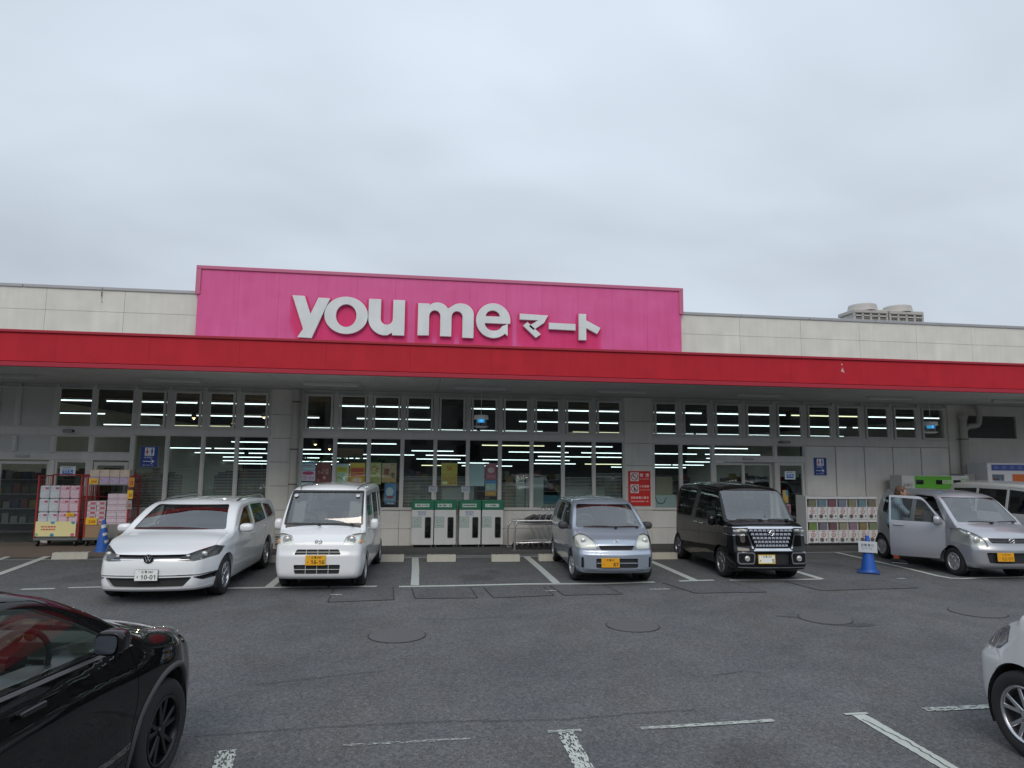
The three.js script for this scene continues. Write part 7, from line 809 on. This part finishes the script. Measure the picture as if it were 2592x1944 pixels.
// recycling counter and vending machine at the right end
{
  const c = thing('recycling_machine', 'green and white recycling machine behind the silver hatchback', 'recycling machine', [14.3, 0.004, -17.25]); mesh('cabinet', mg([rb(2.06, 1.5, 0.8, 0.02, 0, 0.75, 0)]), std([0.5, 0.51, 0.5], 0.5), c); mesh('header', mg([rb(2.06, 0.4, 0.5, 0.02, 0, 1.7, 0)]), std([0.5, 0.51, 0.5], 0.5), c); mesh('green_panel', bx(1.13, 0.37, 0.01, -0.075, 1.7, 0.256), std([0.1, 0.36, 0.03], 0.5), c); for (const [x, w] of [[-0.5, 0.22], [0.1, 0.2], [0.64, 0.22]]) mesh('display', bx(w, 0.12, 0.012, x, 1.72, 0.263), BLKG, c);
  mesh('lettering', flat(0.3, 0.16).translate(-0.85, 1.63, 0.262), new THREE.MeshStandardMaterial({ roughness: 0.5, map: ctex(128, 64, (g, w, h) => { rects(g, w, h, '#b0b2b0', []); kj(g, '口年コ', 8, 14, 34, '#454a46', 5); }) }), c); mesh('lettering', flat(0.34, 0.1).translate(0.36, 1.73, 0.27), new THREE.MeshStandardMaterial({ roughness: 0.5, map: ctex(128, 40, (g, w, h) => { rects(g, w, h, '#aac39c', []); kj(g, 'コタコ', 10, 6, 28, '#4d7a3a', 4); }) }), c); mesh('lettering', flat(0.24, 0.3).translate(0.89, 1.7, 0.262), new THREE.MeshStandardMaterial({ roughness: 0.5, map: ctex(80, 100, (g, w, h) => { rects(g, w, h, '#b7c2b6', []); scrawl(g, w, h, '#6f9a66', 0.08, 0.1, 0.36, 0.8, 4, 4); g.strokeStyle = '#6f9a66'; g.lineWidth = 6; g.strokeRect(46, 14, 26, 70); g.strokeRect(52, 30, 14, 16); }) }), c);
  const v = thing('vending_machine', 'white vending machine with a blue strip at the far right', 'vending machine', [16.45, 0.004, -17.1]); mesh('cabinet', rb(1.5, 2.27, 0.72, 0.03, 0, 1.135, 0), std([0.55, 0.56, 0.58], 0.4), v); mesh('blue_strip', bx(1.26, 0.16, 0.01, 0, 2.14, 0.366), std([0.05, 0.07, 0.26], 0.4), v); for (let i = 0; i < 5; i++) mesh('strip_logo', bx(0.14, 0.08, 0.004, -0.5 + i * 0.25, 2.14, 0.374), std([0.1, 0.14, 0.38], 0.4), v); mesh('display_window', bx(0.36, 0.46, 0.01, -0.44, 1.72, 0.366), std([0.12, 0.16, 0.2], 0.15), v); const bt = [0x9a4a3a, 0x3a4a7a, 0x8a8a8a, 0x5a7a8a]; for (let i = 0; i < 4; i++) mesh('drink_sample', cyl(0.03, 0.03, 0.16, -0.56 + i * 0.08, 1.76, 0.38, 12), std(bt[i], 0.4), v); mesh('orange_panel', bx(0.62, 0.46, 0.012, 0.32, 1.73, 0.366), std([0.55, 0.13, 0.03], 0.5), v); for (let i = 0; i < 7; i++) mesh('panel_rib', bx(0.012, 0.44, 0.01, 0.06 + i * 0.087, 1.73, 0.376), std([0.5, 0.16, 0.06], 0.5), v);
  const e = thing('electric_cabinet', 'grey electric cabinet between the recycling machine and the vending machine', 'cabinet', [15.52, 0.004, -17.4]); mesh('box', rb(0.34, 1.95, 0.5, 0.015, 0, 0.975, 0), std([0.3, 0.31, 0.31], 0.6), e); mesh('warning_mark', bx(0.08, 0.1, 0.004, 0.02, 1.7, 0.252), BLK, e); mesh('plinth', bx(0.36, 0.06, 0.52, 0, 0.03, 0), DRK, e);
}
// rooftop units
[[15.96, 'left rooftop air conditioning unit with a round fan housing', 1.3], [17.36, 'right rooftop air conditioning unit with a round fan housing', 1.32]].forEach(([x, l, w]) => { const a = thing('air_conditioner', l, 'air conditioner', [x, 4.6, -22], -0.02, 'rooftop air conditioning units'), AC = std([0.5, 0.48, 0.46], 0.6, 0, { map: grime }); mesh('stand', mg([-0.55, 0.55].flatMap((q) => [-0.4, 0.4].map((z) => bx(0.08, 1.25, 0.08, q, 0.625, z)))), SATIN, a); mesh('casing', mg([rb(w, 0.14, 1, 0.03, 0, 3.03, 0), bx(w - 0.1, 1.7, 0.8, 0, 2.1, 0), ...[-0.5, -0.25, 0, 0.25, 0.5].map((q) => bx(0.07, 1.75, 0.06, q * w * 0.96, 2.1, 0.44)), bx(w, 0.05, 0.06, 0, 2.87, 0.44), bx(w, 0.06, 0.06, 0, 2.3, 0.44)]), AC, a); mesh('coil', bx(w - 0.12, 1.6, 0.02, 0, 2.1, 0.41), std([0.05, 0.05, 0.055], 0.8), a); for (let k = 0; k < 5; k++) mesh('louvre', bx(w - 0.1, 0.015, 0.03, 0, 2.6 + k * 0.05, 0.43), AC, a); mesh('fan_housing', new THREE.LatheGeometry([[0.54, 3.09], [0.5, 3.15], [0.47, 3.3], [0.46, 3.34], [0.42, 3.34], [0.4, 3.16], [0.0, 3.14]].map((p) => new THREE.Vector2(...p)), 36), AC, a); });
// ---------------------------------------------------------------- the shopper leaning into the silver hatchback
{
  const sd = (p, a, b, r0, r1) => { const bx_ = b[0] - a[0], by = b[1] - a[1], bz = b[2] - a[2], px = p[0] - a[0], py = p[1] - a[1], pz = p[2] - a[2]; const t = Math.max(0, Math.min(1, (px * bx_ + py * by + pz * bz) / (bx_ * bx_ + by * by + bz * bz))); return Math.hypot(px - bx_ * t, py - by * t, pz - bz * t) - (r0 + (r1 - r0) * t); };
  const smin = (a, b, k) => { const h = Math.max(0, Math.min(1, 0.5 + 0.5 * (b - a) / k)); return b + (a - b) * h - k * h * (1 - h); };
  function blob(bones, lo, size, n, k = 0.03) { const mc = new MarchingCubes(n, new THREE.MeshBasicMaterial(), false, false, 200000); mc.isolation = 0; const f = mc.field, h = size / 2, c = [lo[0] + h, lo[1] + h, lo[2] + h]; for (let z = 0; z < n; z++) for (let y = 0; y < n; y++) for (let x = 0; x < n; x++) { const p = [c[0] + (x - n / 2) / (n / 2) * h, c[1] + (y - n / 2) / (n / 2) * h, c[2] + (z - n / 2) / (n / 2) * h]; let d = 9; for (const b of bones) d = smin(d, sd(p, b[0], b[1], b[2], b[3]), b[4] || k); f[x + y * n + z * n * n] = -d; } mc.update(); const cnt = mc.count; const g = new THREE.BufferGeometry(); const P = new Float32Array(mc.positionArray.slice(0, cnt * 3)), N = new Float32Array(mc.normalArray.slice(0, cnt * 3)); for (let i = 0; i < P.length; i += 3) { P[i] = P[i] * h + c[0]; P[i + 1] = P[i + 1] * h + c[1]; P[i + 2] = P[i + 2] * h + c[2]; } g.setAttribute('position', new THREE.BufferAttribute(P, 3)); g.setAttribute('normal', new THREE.BufferAttribute(N, 3)); g.setAttribute('uv', new THREE.BufferAttribute(new Float32Array(cnt * 2), 2)); g.computeVertexNormals(); return g; }
  // local frame: faces +z (into the car), origin between the feet
  const G = thing('person', 'person in a pale blue checked shirt leaning in at the open car door', 'person', [10.84, 0.0, -14.12], 0.95);
  const hipL = [-0.1, 0.86, -0.1], hipR = [0.1, 0.86, -0.1], knL = [-0.11, 0.47, 0.0], knR = [0.12, 0.47, 0.02], anL = [-0.12, 0.1, -0.05], anR = [0.14, 0.1, -0.04], chest = [0, 1.26, 0.0], neck = [0, 1.42, 0.05], shL = [-0.18, 1.34, 0.02], shR = [0.18, 1.34, 0.02], elL = [-0.22, 1.13, 0.2], elR = [0.22, 1.12, 0.18], wrL = [-0.13, 1.1, 0.4], wrR = [0.13, 1.1, 0.4];
  const SKIN = std([0.42, 0.25, 0.17], 0.6), body = blob([[anL, knL, 0.05, 0.058], [anR, knR, 0.05, 0.058], [knL, hipL, 0.062, 0.085], [knR, hipR, 0.062, 0.085], [[0, 0.9, -0.08], chest, 0.13, 0.135, 0.06], [chest, neck, 0.1, 0.06, 0.05], [shL, shR, 0.075, 0.075, 0.05], [shL, elL, 0.052, 0.043], [shR, elR, 0.052, 0.043], [elL, wrL, 0.04, 0.03], [elR, wrR, 0.04, 0.03], [neck, [0, 1.5, 0.09], 0.052, 0.05]], [-0.78, 0.0, -0.7], 1.56, 104, 0.03);
  const hand = (s) => { const w = s < 0 ? wrL : wrR, p = [w[0] - s * 0.01, w[1], w[2] + 0.07], b = [[w, p, 0.026, 0.034]]; for (let i = 0; i < 4; i++) { const q = [p[0] - s * 0.01, p[1] + 0.03 - i * 0.019, p[2] + 0.035], l = [0.035, 0.04, 0.037, 0.03][i], m = [q[0] + s * 0.012, q[1], q[2] + l], e = [m[0] - s * 0.028, m[1], m[2] + 0.012]; b.push([p, q, 0.012, 0.0095, 0.012], [q, m, 0.0095, 0.0085, 0.004], [m, e, 0.0085, 0.0075, 0.004]); } b.push([[w[0], w[1] + 0.02, w[2] + 0.03], [w[0] - s * 0.03, w[1] + 0.055, w[2] + 0.065], 0.013, 0.01, 0.012], [[w[0] - s * 0.03, w[1] + 0.055, w[2] + 0.065], [w[0] - s * 0.035, w[1] + 0.06, w[2] + 0.1], 0.01, 0.008, 0.006]); return blob(b, [p[0] - 0.13, p[1] - 0.13, p[2] - 0.13], 0.26, 64, 0.014); };
  const hc = [0, 1.575, 0.23], head = blob([[[0, 1.6, 0.2], [0, 1.62, 0.22], 0.092, 0.092], [[0, 1.53, 0.26], [0, 1.5, 0.285], 0.06, 0.045, 0.05], [[0, 1.575, 0.315], [0, 1.55, 0.335], 0.012, 0.015, 0.015], [[-0.09, 1.58, 0.21], [-0.092, 1.55, 0.215], 0.016, 0.012, 0.01], [[0.09, 1.58, 0.21], [0.092, 1.55, 0.215], 0.016, 0.012, 0.01], [[-0.02, 1.52, 0.322], [0.02, 1.52, 0.322], 0.01, 0.01, 0.01], [[0, 1.5, 0.19], [0, 1.45, 0.17], 0.052, 0.055, 0.04]], [-0.18, 1.4, 0.04], 0.36, 80, 0.02);
  const B0 = mesh('body', mg([body, hand(-1), hand(1), head.translate(0, 0, -0.1)]), SKIN, G);
  const SHIRTT = dtex(64, (u, v) => { const a = Math.floor(u * 8) % 2, b = Math.floor(v * 8) % 2; const k = 0.62 + 0.14 * a + 0.12 * b; return [k * 0.8, k * 0.93, k]; }, true); SHIRTT.repeat.set(6, 6); const pick = (g, f, d) => { const q = g, p = q.attributes.position, n = q.attributes.normal, keep = []; for (let i = 0; i < p.count; i += 3) if (f((p.getX(i) + p.getX(i + 1) + p.getX(i + 2)) / 3, (p.getY(i) + p.getY(i + 1) + p.getY(i + 2)) / 3, (p.getZ(i) + p.getZ(i + 1) + p.getZ(i + 2)) / 3)) for (let k = 0; k < 3; k++) keep.push(i + k); const P = [], N = []; for (const i of keep) { const nx = n.getX(i), ny = n.getY(i), nz = n.getZ(i); P.push(p.getX(i) + nx * d, p.getY(i) + ny * d, p.getZ(i) + nz * d); N.push(nx, ny, nz); } const o = new THREE.BufferGeometry(); o.setAttribute('position', new THREE.Float32BufferAttribute(P, 3)); o.setAttribute('normal', new THREE.Float32BufferAttribute(N, 3)); return uvm(o); };
  mesh('shirt', pick(body, (x, y, z) => y > 0.84 && y < 1.44 && !(z > 0.27), 0.014), std([0.62, 0.68, 0.72], 0.9, 0, { map: SHIRTT }), G); mesh('trousers', pick(body, (x, y) => y > 0.2 && y < 0.87, 0.01), std([0.02, 0.02, 0.024], 0.9), G);
  mesh('hair', pick(blob([[[0, 1.615, 0.19], [0, 1.63, 0.215], 0.1, 0.1], [[0, 1.54, 0.14], [0, 1.5, 0.13], 0.075, 0.05]], [-0.18, 1.4, 0.02], 0.36, 60, 0.03), (x, y, z) => !(z > 0.27 && y < 1.64) && y > 1.44, 0).translate(0, 0, -0.1), std([0.1, 0.055, 0.035], 0.7), G);
  mesh('eyes', mg([-0.033, 0.033].map((x) => new THREE.SphereGeometry(0.012, 10, 8).translate(x, 1.58, 0.205))), std([0.02, 0.015, 0.012], 0.3), G);
  for (const [s, a] of [[-1, anL], [1, anR]]) { const sh = mesh('shoe', blob([[[a[0], 0.055, a[2] - 0.05], [a[0] + s * 0.02, 0.042, a[2] + 0.17], 0.046, 0.036], [[a[0], 0.07, a[2] - 0.02], [a[0], 0.1, a[2] - 0.01], 0.05, 0.05]], [a[0] - 0.2, -0.06, a[2] - 0.15], 0.4, 56, 0.03), std([0.03, 0.03, 0.032], 0.7), G); mesh('sole', blob([[[a[0], 0.014, a[2] - 0.055], [a[0] + s * 0.02, 0.014, a[2] + 0.175], 0.046, 0.042]], [a[0] - 0.2, -0.15, a[2] - 0.15], 0.4, 48, 0.02).scale(1, 0.28, 1).translate(0, 0.01, 0), std([0.5, 0.5, 0.5], 0.7), sh); mesh('sock', new THREE.CylinderGeometry(0.06, 0.062, 0.13, 20).translate(a[0], 0.17, a[2]), std([0.62, 0.13, 0.06], 0.8), sh); }
  const bxg = thing('carton', 'yellow and green grocery carton in the hands of the person at the car door', 'carton', [10.82 + 0.46 * Math.sin(0.95), 1.02, -14.12 + 0.46 * Math.cos(0.95)], 0.95); mesh('box', rb(0.2, 0.2, 0.2, 0.008, 0, 0.1, 0), std([0.5, 0.3, 0.05], 0.6), bxg); mesh('band', bx(0.203, 0.06, 0.203, 0, 0.05, 0), std([0.1, 0.25, 0.06], 0.6), bxg);
}
// ---------------------------------------------------------------- across the street behind the viewer: what the shop glass mirrors
{
  const wm = std([0.05, 0.055, 0.06], 0.2), spots = [[-62, 20, 9.5, 0.11, 'dark brown'], [-40, 18, 11, 0.16, 'grey'], [-20, 16, 9, 0.09, 'dark grey'], [-2, 14, 10.5, 0.22, 'pale grey'], [15, 17, 9, 0.1, 'brown grey'], [34, 17, 11.5, 0.13, 'dull grey'], [54, 18, 9.5, 0.1, 'charcoal'], [75, 20, 11, 0.14, 'mid grey']];
  spots.forEach(([x, w, h, a, c], i) => {
    w += 4; const b = thing('house', c + ' street house across the road behind the viewer, ' + ['first', 'second', 'third', 'fourth', 'fifth', 'sixth', 'seventh', 'eighth'][i] + ' from the left', 'house', [x, -0.01, 40], 0, 'houses across the road'); mesh('wall', bx(w, h, 10, 0, h / 2, 5), std([a, a * 0.97, a * 0.92], 0.85), b);
    mesh('roof', new THREE.ExtrudeGeometry(new THREE.Shape([[-5.6, 0], [5.6, 0], [0, 2.2]].map((q) => new THREE.Vector2(...q))), { depth: w + 0.8, bevelEnabled: false }).rotateY(Math.PI / 2).translate(-w / 2 - 0.4, h, 5), std([0.06, 0.06, 0.065], 0.8), b);
    for (let r = 0; r < 3; r++) for (let k = 0; k < 4; k++) mesh('window', bx(1.7, 1.3, 0.06, -w / 2 + w * (k + 0.5) / 4, 1.6 + r * 2.9, -0.03), wm, b);
  });
}
renderer.render(scene, camera);
